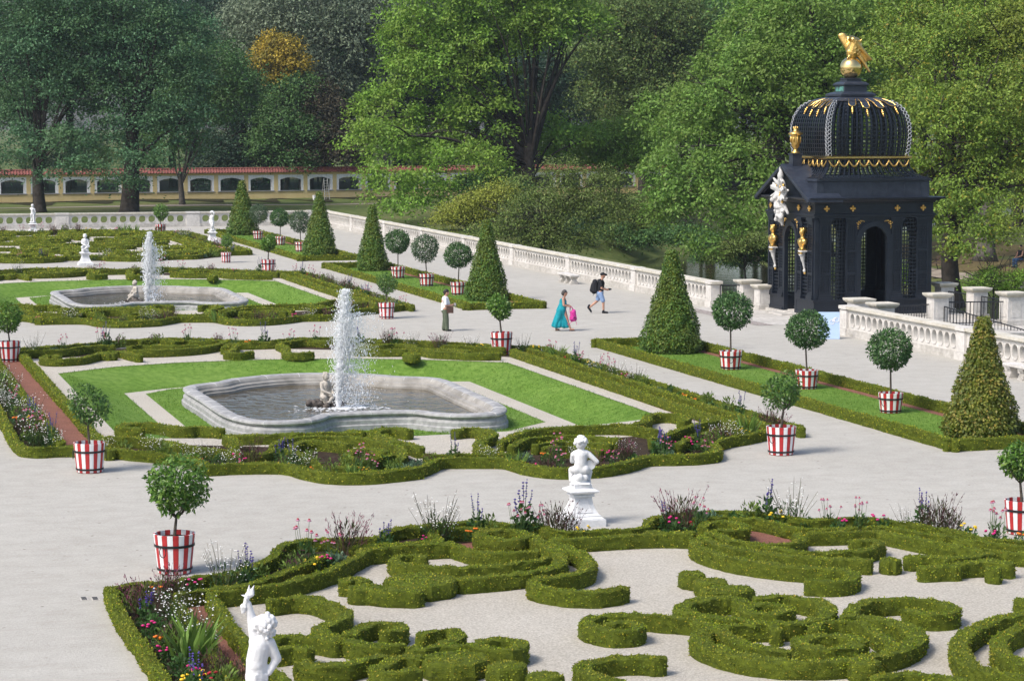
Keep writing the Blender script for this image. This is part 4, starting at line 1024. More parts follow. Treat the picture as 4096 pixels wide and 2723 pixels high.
    ar = a.build('arch', M['slate'], pav)
    for s in (-1, 1):                                               # gilded leaf sprays in the spandrels
        g = FB(fr); uu = s * (ri + .12)
        g.ball(g.P(uu, .02, ZT - .16), (.05, .05, .05), 8, 5)
        for (du, dz, rr) in ((-.1 * s, .03, .045), (-.19 * s, .03, .035), (.02 * s, -.11, .05), (.04 * s, -.21, .04), (-.07 * s, -.06, .035), (.09 * s, -.05, .04), (-.25 * s, .01, .025), (.03 * s, -.29, .025)):
            g.ball(g.P(uu + du, .02, ZT - .15 + dz), (rr, rr, rr * .9), 6, 4)
        g.build('gilded_spray', M['gold'], ar)
    e = FB(fr)
    for u in (.09, .31, .69, .91):                                  # gilded quatrefoils on the frieze
        q = FB(fr); c0 = U(u)
        for du, dz in ((0, 0), (.085, 0), (-.085, 0), (0, .085), (0, -.085)): q.ball(q.P(c0 + du, .075, 4.62 + dz), (.055, .055, .055), 8, 5)
        q.build('gilded_quatrefoil', M['gold'], pav)
en = MB()
def sqring(mb, prof):   # prof: list of (offset from the body, z); rectangular plan
    V = []; F = []
    for o, z in prof: V += [(-AX - o, -AY - o, z), (AX + o, -AY - o, z), (AX + o, AY + o, z), (-AX - o, AY + o, z)]
    for j in range(len(prof) - 1):
        for i in range(4): F.append((4 * j + i, 4 * j + (i + 1) % 4, 4 * j + 4 + (i + 1) % 4, 4 * j + 4 + i))
    F.append((3, 2, 1, 0)); L = 4 * (len(prof) - 1); F.append((L, L + 1, L + 2, L + 3)); mb.add(V, F)
sqring(en, [(.0, 4.203), (.06, 4.205), (.06, 4.3), (.1, 4.31), (.1, 4.38), (.02, 4.4), (.02, 4.82), (.08, 4.84), (.1, 4.9), (.22, 4.93), (.26, 4.98), (.4, 5.0), (.42, 5.06), (.3, 5.09)])
en.build('entablature', M['slate'], pav)
at = MB(); sqring(at, [(-.12, 5.08), (-.12, 5.74), (-.06, 5.76), (-.06, 5.83), (-.2, 5.86)]); 
for i in range(7):
    x = -AX + .4 + i * .75; at.bb(x, x + .03, -AY + .105, -AY + .125, 5.1, 5.74)
at.build('attic', M['lead'], pav)
# swept lattice skirt, dome: square plan profiles
def lattice(prof, nrib, hz, wid, dep, name, mat):
    """prof (a, z): half width a on every side; ribs follow the profile"""
    mb = MB(); P = np.array(prof); d = np.r_[0, np.cumsum(np.linalg.norm(np.diff(P, axis=0), axis=1))]
    tt = np.linspace(0, d[-1], 26); a = np.interp(tt, d, P[:, 0]); z = np.interp(tt, d, P[:, 1])
    for s in range(4):
        c, sn = [(1, 0), (0, 1), (-1, 0), (0, -1)][s]
        def W(u, v, zz): return (c * u + sn * v, sn * u - c * v, zz)      # v outward
        for k in range(nrib + 1):
            f = -1 + 2 * k / nrib; V = []
            for i in range(26):
                for du, dv in ((-wid / 2, 0), (wid / 2, 0), (wid / 2, -dep), (-wid / 2, -dep)): V.append(W(f * (a[i] - .01) + du, a[i] + dv, z[i]))
            F = [(4 * i + q, 4 * i + (q + 1) % 4, 4 * i + 4 + (q + 1) % 4, 4 * i + 4 + q) for i in range(25) for q in range(4)]
            mb.add(V, F)
        for k in range(hz + 1):
            t = d[-1] * k / hz; aa = np.interp(t, d, P[:, 0]); zz = np.interp(t, d, P[:, 1])
            V = [W(u, aa - .012 + v, zz + q) for q in (-wid * .32, wid * .32) for u, v in ((-aa, 0), (aa, 0), (aa, -dep), (-aa, -dep))]
            mb.add(V, [(0, 1, 2, 3), (7, 6, 5, 4), (0, 4, 5, 1), (1, 5, 6, 2), (2, 6, 7, 3), (3, 7, 4, 0)])
    return mb.build(name, mat, pav)
lattice([(2.56, 5.86), (2.28, 5.95), (2.06, 6.12), (1.93, 6.34), (1.87, 6.66)], 19, 6, .05, .05, 'lattice_skirt', M['slate'])
DP = [(1.86, 6.8), (1.92, 7.2), (1.95, 7.7), (1.93, 8.13), (1.85, 8.5), (1.69, 8.84), (1.42, 9.07), (1.1, 9.19), (.74, 9.28)]
lattice(DP, 17, 18, .06, .06, 'lattice_dome', M['slate'])
cr = MB()                                                           # inner timber ribs seen through the lattice
for s in (-1, 1):
    for f in (-.6, -.2, .2, .6):
        cr.tube([(f * a * .93, s * a * .93, z) for a, z in DP], .06, 5); cr.tube([(s * a * .93, f * a * .93, z) for a, z in DP], .06, 5)
cr.build('dome_ribs', M['slate'], pav)
bd = MB(); bd.lathe([(1.86, 6.66), (1.96, 6.68), (1.99, 6.72), (1.99, 6.78), (1.93, 6.82), (1.8, 6.82)], sq=True, cap=False); bd.build('gilded_band', M['goldp'], pav)
for s in range(4):                                                   # gilded garlands
    g = MB(); c, sn = [(1, 0), (0, 1), (-1, 0), (0, -1)][s]
    for k in range(8):
        u0 = -1.86 + k * 3.72 / 8
        pts = []
        for i in range(9): t = i / 8; sag = .26 * 4 * t * (1 - t); u = u0 + 3.72 / 8 * t; v = 1.93 + .05 * sag / .26; pts.append((c * u + sn * v, sn * u - c * v, 6.63 - sag))
        g.tube(pts, [.02 + .028 * math.sin(PI * i / 8) for i in range(9)], 6)
    g.build('gilded_garland', M['gold'], pav)
# dome cap with gilded tongues, pendants and silver chains
cp = MB(); cp.lathe([(1.36, 9.14), (1.13, 9.235), (.9, 9.30), (.7, 9.34), (.6, 9.36)], sq=True, cap=False)
PA = np.array(DP); dd = np.r_[0, np.cumsum(np.linalg.norm(np.diff(PA, axis=0), axis=1))]
def ondome(s, f, t, lift=.035):
    a = np.interp(t, dd, PA[:, 0]); z = np.interp(t, dd, PA[:, 1]); c, sn = [(1, 0), (0, 1), (-1, 0), (0, -1)][s]
    u, v = f, a + lift
    return (c * u + sn * v, sn * u - c * v, z + lift * .4)
T1 = dd[-1]
tong = MB(); rimg = MB(); pend = MB()
for s in range(4):
    for k in range(4):
        x0 = (-.72 + .48 * k) * .86; ln = .98 if k in (1, 2) else .86
        def pt(w, t):
            a = np.interp(T1 - t, dd, PA[:, 0]); return ondome(s, (x0 + .18) * (a / 1.0) * .95 + w, T1 - t)
        L = [pt(-.165, t) for t in np.linspace(.32, ln, 6)]; Rr = [pt(.165, t) for t in np.linspace(.32, ln, 6)]
        tip = [pt(-.165 * math.cos(q), ln + .13 * math.sin(q)) for q in np.linspace(0, PI, 7)]
        V = []; 
        for l, r in zip(L, Rr): V += [l, r]
        tong.add(V, [(2 * i, 2 * i + 1, 2 * i + 3, 2 * i + 2) for i in range(5)])
        tong.add(tip, [tuple(range(7))])
        up = Vector((0, 0, .02))
        rimg.tube([Vector(p) + up for p in L + tip[1:-1] + Rr[::-1]], .02, 5)
        for (t, rr) in ((ln + .22, .045), (ln + .31, .06), (ln + .40, .045), (ln + .48, .025)): pend.ball(pt(0, t), (rr, rr, rr * 1.1), 7, 5)
cp.build('dome_cap', M['lead'], pav); tong.build('dome_tongues', M['lead'], pav); rimg.build('gilded_edging', M['gold'], pav); pend.build('gilded_pendants', M['gold'], pav)
for sx in (-1, 1):
    for sy in (-1, 1):
        ch = MB()
        for t in np.arange(.05, T1 - .5, .165):
            a = np.interp(t, dd, PA[:, 0]) + .03; z = np.interp(t, dd, PA[:, 1]); a2 = np.interp(t + .05, dd, PA[:, 0]) + .03; z2 = np.interp(t + .05, dd, PA[:, 1])
            tv = Vector(((a2 - a) * sx, (a2 - a) * sy, z2 - z)).normalized()
            for nv in (Vector((sx, 0, 0)), Vector((0, sy, 0))):
                wv = nv.cross(tv).normalized(); c = Vector((sx * a, sy * a, z)) - Vector((sx * (.11 if nv.y else 0), sy * (.11 if nv.x else 0), 0))
                ch.tube([c + (tv * math.cos(q) + wv * math.sin(q)) * .075 for q in np.linspace(0, 2 * PI, 11)[:-1]], 0.013, 4, closed=True)
        ch.build('silver_chain', M['silver'], pav)
fb = MB(); fb.lathe([(.72, 9.33), (.82, 9.36), (.82, 9.44), (.7, 9.5), (.55, 9.54)], sq=True); fb.lathe([(.52, 9.542), (.52, 9.8), (.58, 9.82), (.58, 9.88), (.48, 9.95), (.34, 9.99), (.34, 10.08), (.38, 10.1), (.3, 10.13)], sq=True)
fb.build('finial_base', M['lead'], pav)
vp = MB(); vp.box((-.522, 0, 9.67), (.012, .8, .22)); vp.build('green_panel', M['verdi'], pav)
sp_ = MB(); sp_.ball((0, 0, 10.57), .48, 28, 18); sp_.build('gilded_globe', M['goldp'], pav, smooth=True)
# eagle: perched on the globe, facing the garden corner; left wing raised behind, right wing folded down
eg = MB()
def E3(r, u, z): return (r * .80 + u * .0, -r * .38 + u * .0 + u, z)
S = lambda x, z, y=0.0: (x * .908 + y * .418, -x * .418 + y * .908, z)      # x: image right, y: away from the viewer
eg.cone_seg(S(.04, 11.2), .27, S(.16, 11.62), .27); eg.cone_seg(S(.16, 11.62), .25, S(.02, 11.8), .16)     # body
eg.cone_seg(S(.0, 11.82, -.1), .14, S(-.12, 11.84, -.22), .11); eg.cone_seg(S(-.12, 11.84, -.24), .09, S(-.17, 11.72, -.36), .03)   # head bowed, beak
for i in range(8):                                                  # far wing raised
    t = i / 7; eg.cone_seg(S(-.02 - .12 * t, 11.15 + .3 * t, .1), .1, S(-.50 + .26 * t, 11.85 + .16 * math.sin(PI * (.25 + .6 * t)), .2), .085)
for i in range(8):                                                  # near wing folded along the back
    t = i / 7; eg.cone_seg(S(.08 + .22 * t, 11.78 - .12 * t, -.18 + .1 * t), .12 - .03 * t, S(.88 - .22 * t, 10.92 - .05 * t, -.05 + .08 * t), .035)
for i in range(6): eg.cone_seg(S(.22 + .05 * i, 11.3, .03 * i), .12, S(.80 - .05 * i, 10.4 + .055 * i, .04 * i), .05)          # tail
for s in (-.12, .12): eg.cone_seg(S(.04 + s, 11.25, s), .13, S(.05 + s, 11.05, s - .05), .08); eg.cone_seg(S(.05 + s, 11.05, s - .05), .06, S(-.03 + s, 10.98, s - .16), .05)
for i in range(60):
    a = rng.uniform(0, 2 * PI); z = rng.uniform(11.1, 11.8); eg.ball(S(.1 + (z - 11.1) * .18 + .24 * math.cos(a), z, .24 * math.sin(a)), .045, 5, 4)
fuse(eg, 'gilded_eagle', M['gold'], pav, .025, 2)
# gabled porch roof toward the garden
gb = MB(); xf, xb = -AX - .5, -AX + .2; hw, za, ze = 2.93, 6.46, 5.02; th = .12
for s in (-1, 1):
    V = [(xf, 0, za), (xb + .9, 0, za), (xb + .9, s * hw, ze), (xf, s * hw, ze)]; V2 = [(x, y, z - th) for x, y, z in V]
    F = [(0, 1, 2, 3), (7, 6, 5, 4), (0, 3, 7, 4), (1, 0, 4, 5), (2, 1, 5, 6), (3, 2, 6, 7)]
    gb.add(V + V2, F if s < 0 else [f[::-1] for f in F])
gb.build('gable_roof', M['lead'], pav)
rk = MB()
for s in (-1, 1):
    for off, w_ in ((0, .05), (.11, .04)):
        rk.tube([(xf + .03 + off, 0, za - th - .03 - off * .3), (xf + .03 + off, s * (hw - .06), ze - th - .02 - off * .3)], w_, 6)
rk.build('raking_cornice', M['slate'], pav)
tm = MB(); tm.add([(-AX - .12, -2.5, 5.04), (-AX - .12, 2.5, 5.04), (-AX - .12, 0, 6.3)], [(0, 2, 1)]); tm.build('tympanum', M['slate'], pav)
up = MB(); up.box((-2.55, 0, 6.6), (.42, .42, .5)); up.box((-2.55, 0, 6.87), (.5, .5, .05)); up.build('urn_pedestal', M['lead'], pav)
un = MB(); un.lathe([(.2, 6.9), (.2, 6.95), (.1, 7.02), (.08, 7.1), (.16, 7.2), (.21, 7.35), (.23, 7.6), (.21, 7.68), (.32, 7.72), (.33, 7.76), (.2, 7.82), (.1, 7.88), (.13, 7.95), (.06, 8.05), (.0, 8.1)], (-2.55, 0, 0), 16)
for i in range(8): a = i * PI / 4; un.ball((-2.55 + .22 * math.cos(a), .22 * math.sin(a), 7.5), (.05, .05, .14), 6, 5)
for i in range(6): a = i * PI / 3; un.ball((-2.55 + .09 * math.cos(a), .09 * math.sin(a), 8.0), .055, 6, 4)
un.build('gilded_urn', M['gold'], pav, smooth=True)
ca = MB(); g2 = MB(); xx = -AX - .55                                # white coat-of-arms trophy on the gable
ca.ball((xx + .1, 0, 5.35), (.16, .34, .48), 14, 10)
ca.ball((xx + .05, .03, 5.95), (.14, .16, .2), 10, 8); ca.cone_seg((xx + .05, 0, 6.05), .1, (xx + .05, .1, 6.3), .04)
for i in range(60):
    a = rng.uniform(0, 2 * PI); r = rng.uniform(.3, .54); cy_, cz_ = r * math.cos(a) * 1.15, 5.3 + r * math.sin(a) * 1.05; xo = rng.uniform(-.25, .12)
    ca.cone_seg((xx + .08 + xo * .5, cy_ * .65, 5.3 + (cz_ - 5.3) * .65), .1, (xx + .03 + xo, cy_ * 1.15, 5.3 + (cz_ - 5.3) * 1.12), rng.uniform(.03, .06))
for i in range(40):
    t = rng.random(); ca.ball((xx + .06 + rng.uniform(-.18, .1), rng.normal(0, .36 * (1 - t * .7)), 4.95 - t * .9), rng.uniform(.07, .13), 7, 5)
for s in (-1, 1): ca.cone_seg((xx + .1, s * .2, 4.75), .1, (xx + .1 - .08 * s, s * .5, 4.35), .06)
ca.cone_seg((xx + .06, 0, 4.6), .16, (xx + .15, .02, 3.85), .07)
fuse(ca, 'white_trophy', M['white_orn'], pav, .03, 2)
for i in range(14):
    a = PI * (.2 + 1.2 * i / 13); g2.ball((xx - .07, .22 * math.cos(a), 5.35 + .3 * math.sin(a)), .035, 6, 4)
g2.ball((xx - .02, .05, 4.9), .09, 8, 6); g2.ball((xx, -.3, 4.85), .07, 8, 6); g2.ball((xx, .38, 5.6), .07, 8, 6); g2.ball((xx, -.42, 5.55), .07, 8, 6)
g2.build('gilded_accents', M['gold'], pav, smooth=True)
for s in (-1, 1):                                                    # gilded busts on white consoles
    yb = s * 1.6; x = -AX - .16
    c = MB(); c.box((x + .02, yb, 2.78), (.3, .42, .08)); c.cone_seg((x, yb, 2.68), .13, (x + .03, yb, 2.4), .09); c.cone_seg((x + .02, yb - .02, 2.45), .08, (x + .12, yb + .02, 2.02), .045); c.ball((x - .06, yb, 2.64), (.1, .17, .08), 8, 6); c.ball((x + .1, yb, 1.95), (.07, .09, .08), 8, 6)
    fuse(c, 'white_console', M['white_orn'], pav, .022, 3)
    b = MB(); b.cone_seg((x, yb - .2, 3.2), .15, (x, yb + .2, 3.2), .15); b.cone_seg((x, yb, 3.15), .22, (x, yb, 2.92), .12); b.cone_seg((x, yb, 3.25), .1, (x, yb - .02, 3.5), .085)
    b.ball((x - .02, yb - .03, 3.6), (.135, .12, .17), 12, 9); b.ball((x + .03, yb - .02, 3.68), (.15, .14, .14), 10, 8); b.ball((x - .15, yb - .05, 3.58), (.03, .025, .04), 6, 4)
    for i in range(8): a = 2 * PI * i / 8; b.ball((x + .02 + .11 * math.cos(a), yb + .11 * math.sin(a), 3.74), .05, 6, 4)
    b.box((x, yb, 2.86), (.26, .32, .08))
    fuse(b, 'gilded_bust', M['gold'], pav, .02, 2)
    t = MB(); t.ball((x + .12, yb, 1.86), (.06, .08, .07), 8, 5); t.ball((x - .1, yb, 2.7), (.08, .2, .05), 8, 5); t.build('gilded_tip', M['gold'], pav)
# interior floor and a bench inside
fl = MB(); fl.bb(-2.6, 2.6, -2.4, 2.4, .1, .14); fl.build('floor', M['stone_base'], pav)
# ------------------------------------------------------------------ striped tubs with clipped trees
M['red_paint'] = flat('red_paint', (.42, .028, .03), .45, .4, 0, .12, 6)
M['white_paint'] = flat('white_paint', (.74, .75, .76), .45, .4, 0, .04, 6)
M['hoop'] = flat('black_hoop', (.012, .012, .014), .5, .4)
M['bark'] = pmat('grey_brown_bark', [(.3, (.06, .048, .038)), (.7, (.13, .11, .09))], 14, .9, .5, 30, .15)
M['bay'] = leafmat('bay_leaves', [(0, (.022, .07, .018)), (.5, (.05, .125, .032)), (.85, (.085, .175, .05)), (1, (.15, .24, .09))], .2, .5, .3)
M['bay_pale'] = leafmat('silvery_leaves', [(0, (.035, .075, .03)), (.5, (.07, .125, .055)), (.85, (.115, .165, .1)), (1, (.18, .24, .14))], .2, .5, .3)
M['orange'] = leafmat('citrus_leaves', [(0, (.045, .12, .014)), (.5, (.09, .2, .024)), (.85, (.15, .28, .04)), (1, (.25, .36, .08))], .3, .4, .45)
M['orange_dk'] = leafmat('dark_citrus_leaves', [(0, (.03, .085, .014)), (.5, (.065, .15, .025)), (.85, (.11, .21, .04)), (1, (.19, .29, .07))], .28, .4, .45)
def tub_parts(root, rt, rb, h, stone=False):
    n = 22
    t = MB(); t.cur = 0
    for k in range(n):
        a0, a1 = 2 * PI * k / n, 2 * PI * (k + 1) / n - .012
        am = (a0 + a1) / 2
        V = []
        for r, z in ((rb, .02), (rb + (rt - rb) * .5, h * .5), (rt, h), (rt - .03, h + .003), (rt - .035, h - .13)):
            for a in (a0, am, a1): V.append((r * math.cos(a), r * math.sin(a), z))
        t.cur = k % 2
        t.add(V, [(3 * j + i, 3 * j + i + 1, 3 * j + 4 + i, 3 * j + 3 + i) for j in range(4) for i in range(2)])
    t.cur = 0
    t.lathe([(rb - .03, .0), (rb - .02, .03)], n=22)
    tub = t.build('tub', [M['red_paint'], M['white_paint']], root)
    for f, w_ in ((.72, .024), (.13, .022)):
        hp = MB(); r = rb + (rt - rb) * f
        hp.lathe([(r + .001, h * f - w_), (r + .012, h * f - w_), (r + .014, h * f + w_), (r + .002, h * f + w_)], n=28, cap=False); hp.build('hoop', M['hoop'], tub)
    for s in (-1, 1):
        a = R(20 if s > 0 else 200); r = rb + (rt - rb) * .72 + .03
        m = MB(); c = Vector((r * math.cos(a), r * math.sin(a), h * .72 - .09)); tv = Vector((-math.sin(a), math.cos(a), 0))
        m.tube([c + tv * .07 * math.cos(q) + Vector((0, 0, .1 * math.sin(q))) for q in np.linspace(0, 2 * PI, 14)[:-1]], .009, 5, closed=True); m.build('ring_handle', M['hoop'], tub)
    so2 = MB(); so2.lathe([(rt - .04, h - .09), (rt * .5, h - .06), (.0, h - .05)], n=16, cap=False); so2.build('soil', M['soil'], root)
def shell_leaves(c, r, n, size, g, inner=.55, flat_=1.0, lump=.16):
    """leaves filling an uneven ball"""
    u = unit(g.normal(size=(n, 3)))
    lobes = unit(g.normal(size=(14, 3))); amp = g.uniform(-1, 1, 14)
    bump = (np.clip(u @ lobes.T - .55, 0, 1) * amp).sum(1) * 2.0
    rad = (inner + (1 - inner) * g.random(n) ** .55) * (1 + lump * np.clip(bump, -1, 1))
    P = np.array(c) + u * rad[:, None] * np.array(r if hasattr(r, '__len__') else (r, r, r * flat_))
    return P, u
def standard(rt, rb, h, zc, rc, mat, seed, citrus=False, nleaf=1500, leaf=.11):
    g = np.random.default_rng(seed)
    root = empty('potted_tree', (0, 0, 0)); tub_parts(root, rt, rb, h)
    tr = MB(); bend = g.uniform(-.05, .05, 2); z0 = h - .08
    fork = zc - rc * (.95 if citrus else .8)
    pts = [(0, 0, z0), (bend[0] * .5, bend[1] * .5, (z0 + fork) / 2), (bend[0], bend[1], fork)]
    tr.tube(resample(pts, .15), np.linspace(.034 if citrus else .03, .024, len(resample(pts, .15))), 7)
    for k in range(7 if citrus else 6):
        a = 2 * PI * k / 6 + g.uniform(-.3, .3); e = rc * g.uniform(.55, .8)
        q = [(bend[0], bend[1], fork - .02), (bend[0] + e * .5 * math.cos(a), bend[1] + e * .5 * math.sin(a), fork + rc * .3), (bend[0] + e * math.cos(a), bend[1] + e * math.sin(a), zc + rc * g.uniform(-.1, .5))]
        q = resample(q, .08); tr.tube(q, np.linspace(.017, .006, len(q)), 5)
    tr.build('trunk', M['bark'], root)
    P, u = shell_leaves((bend[0], bend[1], zc), (rc * .94, rc * .94, rc * .9), nleaf, leaf, g, .45 if citrus else .62, 1, .26 if citrus else .14)
    q = leaf_quads(P, leaf, N=np.array([0, 0, .5]) + u * 1.1, D=u * .35 + np.array([0, 0, -.35]), spread=.75, aspect=.46, g=g)
    quads_obj('crown', q, mat, root)
    return root
std = {'dark': standard(.36, .295, .58, 1.86, .66, M['bay'], 3, nleaf=3600, leaf=.095), 'pale': standard(.36, .295, .58, 1.84, .70, M['bay_pale'], 4, nleaf=2700, leaf=.1)}
cit = {'full': standard(.39, .31, .75, 1.62, .60, M['orange'], 9, True, 2000, .11), 'airy': standard(.38, .31, .72, 1.62, .50, M['orange_dk'], 10, True, 1300, .1), 'small': standard(.36, .29, .7, 1.5, .46, M['orange'], 12, True, 1700, .1)}
used = set()
def place(d, key, x, y, rz, sc, label, cat, group):
    r = d[key] if id(d[key]) not in used else copy_tree(d[key]); used.add(id(d[key]))
    r.location = (x, y, 0); r.rotation_euler = (0, 0, rz); r.scale = (sc, sc, sc); tag(r, label, cat, group)
GS = 'clipped standard trees in striped tubs on the lawn beds'
for key, x, y, rz, sc, lb in [('pale', 29.7, 161.3, .3, 1.0, 'pale ball-headed tree in striped tub, farthest one, right of the farthest cone'),
    ('dark', 29.8, 153.8, 1.3, 1.0, 'dark ball-headed tree in striped tub, middle one on the far lawn bed'), ('pale', 29.6, 146.0, 2.1, 1.05, 'pale ball-headed tree in striped tub, left of the second farthest cone'),
    ('dark', 29.6, 120.4, .7, 1.06, 'dark round tree in striped tub beside the third cone on the middle bed'), ('pale', 29.6, 114.4, 3.1, 1.06, 'silvery round tree in striped tub, middle one on the middle lawn bed'),
    ('dark', 29.6, 108.4, 2.2, 1.04, 'dark round tree in striped tub left of the middle bed near cone'), ('dark', 29.65, 73.7, 4.0, 1.08, 'dark glossy round tree in striped tub right of the big dark cone'),
    ('dark', 29.8, 67.7, 5.0, 1.02, 'round tree in striped tub on near bed, its tub half hidden by citrus leaves'), ('dark', 29.7, 61.5, .2, 1.0, 'round tree in striped tub left of the yellowish cone at right')]:
    place(std, key, x, y, rz, sc, lb, 'potted tree', GS)
GO = 'citrus trees in striped tubs on the gravel walks'
for key, x, y, rz, sc, lb in [('full', 6.37, 43.5, .5, 1.0, 'largest leafy citrus tree in a striped tub, on gravel at the foreground left'), ('airy', 6.28, 56.6, 2.6, 1.0, 'sparse citrus tree in a striped tub at the left corner of the near fountain parterre'),
    ('airy', 23.35, 54.6, .2, 1.0, 'leaning citrus tree in a striped tub at the right front corner of the near parterre'), ('small', 23.6, 42.7, 1.1, 1.0, 'small citrus tree in a striped tub cut by the right edge'),
    ('small', 23.7, 80.9, .4, 1.12, 'citrus tree in a striped tub behind flowers, right of the woman in white'), ('airy', 23.22, 96.5, 1.9, .92, 'citrus tree in a striped tub left of the woman in white, beyond the near jet'),
    ('small', 23.7, 125.8, 2.9, 1.12, 'round citrus tree whose tub stands behind flowers, beside the far lawn bed'), ('small', 23.2, 136.3, 4.1, .85, 'small citrus tree in a striped tub at the back parterre corner'),
    ('full', 24.2, 170.0, 5.2, 1.0, 'citrus tree with two-tier crown near the far balustrade'), ('full', 6.55, 83.2, 3.2, .95, 'citrus tree in a striped tub cut by the left edge')]:
    place(cit, key, x, y, rz, sc, lb, 'potted tree', GO)

# ------------------------------------------------------------------ clipped hornbeam cones
M['horn'] = leafmat('hornbeam_leaves', [(0, (.035, .09, .014)), (.45, (.075, .165, .024)), (.8, (.13, .225, .034)), (1, (.21, .26, .04))], .25, .5, .35, .9, (.13, .15, .03), .5)
M['horn_y'] = leafmat('yellowing_hornbeam', [(0, (.075, .11, .014)), (.45, (.15, .185, .026)), (.8, (.24, .24, .04)), (1, (.3, .22, .05))], .28, .5, .35, 1.0, (.06, .1, .02), .5)
def cone_tree(h, r, mat, n, leaf, seed):
    g = np.random.default_rng(seed)
    root = empty('cone_topiary', (0, 0, 0))
    t = MB(); t.tube([(0, 0, -.05), (0, 0, h * .5), (0, 0, h * .93)], [.07, .05, .02], 7); t.build('trunk', M['bark'], root)
    def rad(z): f = z / h; return r * np.interp(f, [0, .04, .1, .3, .6, .85, .97, 1], [.82, .96, 1, .82, .5, .26, .17, .08])
    zs = np.linspace(.05, h, 400); cdf = np.cumsum(rad(zs)); cdf /= cdf[-1]
    z = np.interp(g.random(n), cdf, zs); a = g.uniform(0, 2 * PI, n)
    lump = 1 + .05 * np.sin(a * 3 + z * 4 + seed) + .035 * np.sin(a * 7 - z * 9) + g.normal(0, .035, n)
    rr = rad(z) * lump * (1 - .12 * g.random(n) ** 2)
    u = np.stack([np.cos(a), np.sin(a), np.full(n, .25)], 1)
    P = np.stack([rr * np.cos(a), rr * np.sin(a), z], 1)
    q = leaf_quads(P, leaf, N=u + np.array([0, 0, .4]), D=u * .38 + np.array([0, 0, -.6]), spread=.45, aspect=.66, g=g)
    core = MB(); core.lathe([(rad(k) * .86, k) for k in np.linspace(.03, h * .985, 14)], n=18)
    quads_obj('foliage', q, [mat, M['hedge_core']], root, extra=core)
    return root
GC = 'clipped hornbeam cones on the lawn beds'
for x, y, h, r, mt, n, lf, lb in [(29.75, 56.1, 3.25, .98, 'horn_y', 8500, .088, 'yellowish leafy clipped cone at the right edge of the near lawn bed'), (29.75, 79.7, 3.75, 1.1, 'horn', 12000, .08, 'large dark green clipped cone in front of the pavilion balustrade'),
    (30.0, 104.8, 3.75, .98, 'horn', 8500, .088, 'dark clipped cone at the near end of the middle lawn bed'), (29.75, 126.9, 3.7, .85, 'horn', 6000, .1, 'narrow flat-topped clipped cone at the far end of the middle lawn bed'),
    (29.9, 141.7, 3.95, 1.02, 'horn', 6000, .105, 'clipped cone at the near end of the far lawn bed'), (29.8, 168.0, 3.95, 1.1, 'horn', 5500, .115, 'farthest clipped cone, in front of the yellow wall')]:
    c = cone_tree(h, r, M[mt], n, lf, int(y)); c.location = (x, y, 0); tag(c, lb, 'topiary', GC)
# ------------------------------------------------------------------ trees beyond the garden
M['floor'] = pmat('forest_floor', [(.3, (.02, .022, .01)), (.7, (.045, .042, .02))], .4, .95, .5, 8, .1)
strip('forest_floor', [(-120, 262), (20, 275), (130, 288)], 84, M['floor'], .06)
def TL(name, base, lo=.62, hi=1.5, yel=None, trans=.3, patch=None, nscale=.25, pamt=.5):
    b = np.array(base); st = [(0, tuple(b * lo)), (.5, tuple(b)), (.9 if yel else 1, tuple(b * hi))]
    if yel: st.append((1, yel))
    return leafmat(name, st, trans, .55, .3, nscale, patch, pamt)
M['tk'] = pmat('dark_bark', [(.3, (.022, .019, .017)), (.7, (.06, .052, .045))], 3, .9, .6, 9, .1)
M['tk_l'] = pmat('grey_bark', [(.3, (.06, .055, .048)), (.7, (.13, .12, .105))], 3, .9, .6, 9, .1)
M['f_ash'] = TL('ash_leaves', (.166, .310, .039), .5, 1.5, (.21, .27, .05), .35, (.21, .3, .045), .3, .6)
M['f_right'] = TL('walnut_leaves', (.138, .255, .044), .5, 1.5, (.17, .22, .05), .35, (.17, .25, .045), .3, .55)
M['f_lime'] = TL('lime_leaves', (.166, .262, .036), .55, 1.45, (.3, .24, .03), .3, (.19, .19, .025), .16, .5)
M['f_maple'] = TL('maple_leaves', (.076, .172, .080), .5, 1.5, (.08, .14, .05), .3, (.09, .17, .055), .2, .6)
M['f_dark'] = TL('dark_leaves', (.033, .072, .041), .6, 1.5)
M['f_mid'] = TL('mid_green_leaves', (.076, .166, .048), .5, 1.5, None, .3, (.09, .16, .04), .22, .5)
M['f_willow'] = TL('willow_leaves', (.179, .228, .145), .65, 1.4)
M['f_yellow'] = TL('yellow_leaves', (.442, .331, .041), .5, 1.5, None, .3, (.07, .09, .02), .5, .7)
M['f_shrub'] = TL('shrub_leaves', (.138, .200, .047), .5, 1.5, (.2, .19, .05))
M['f_rust'] = TL('rust_leaves', (.076, .069, .041), .6, 1.5, (.12, .07, .035))
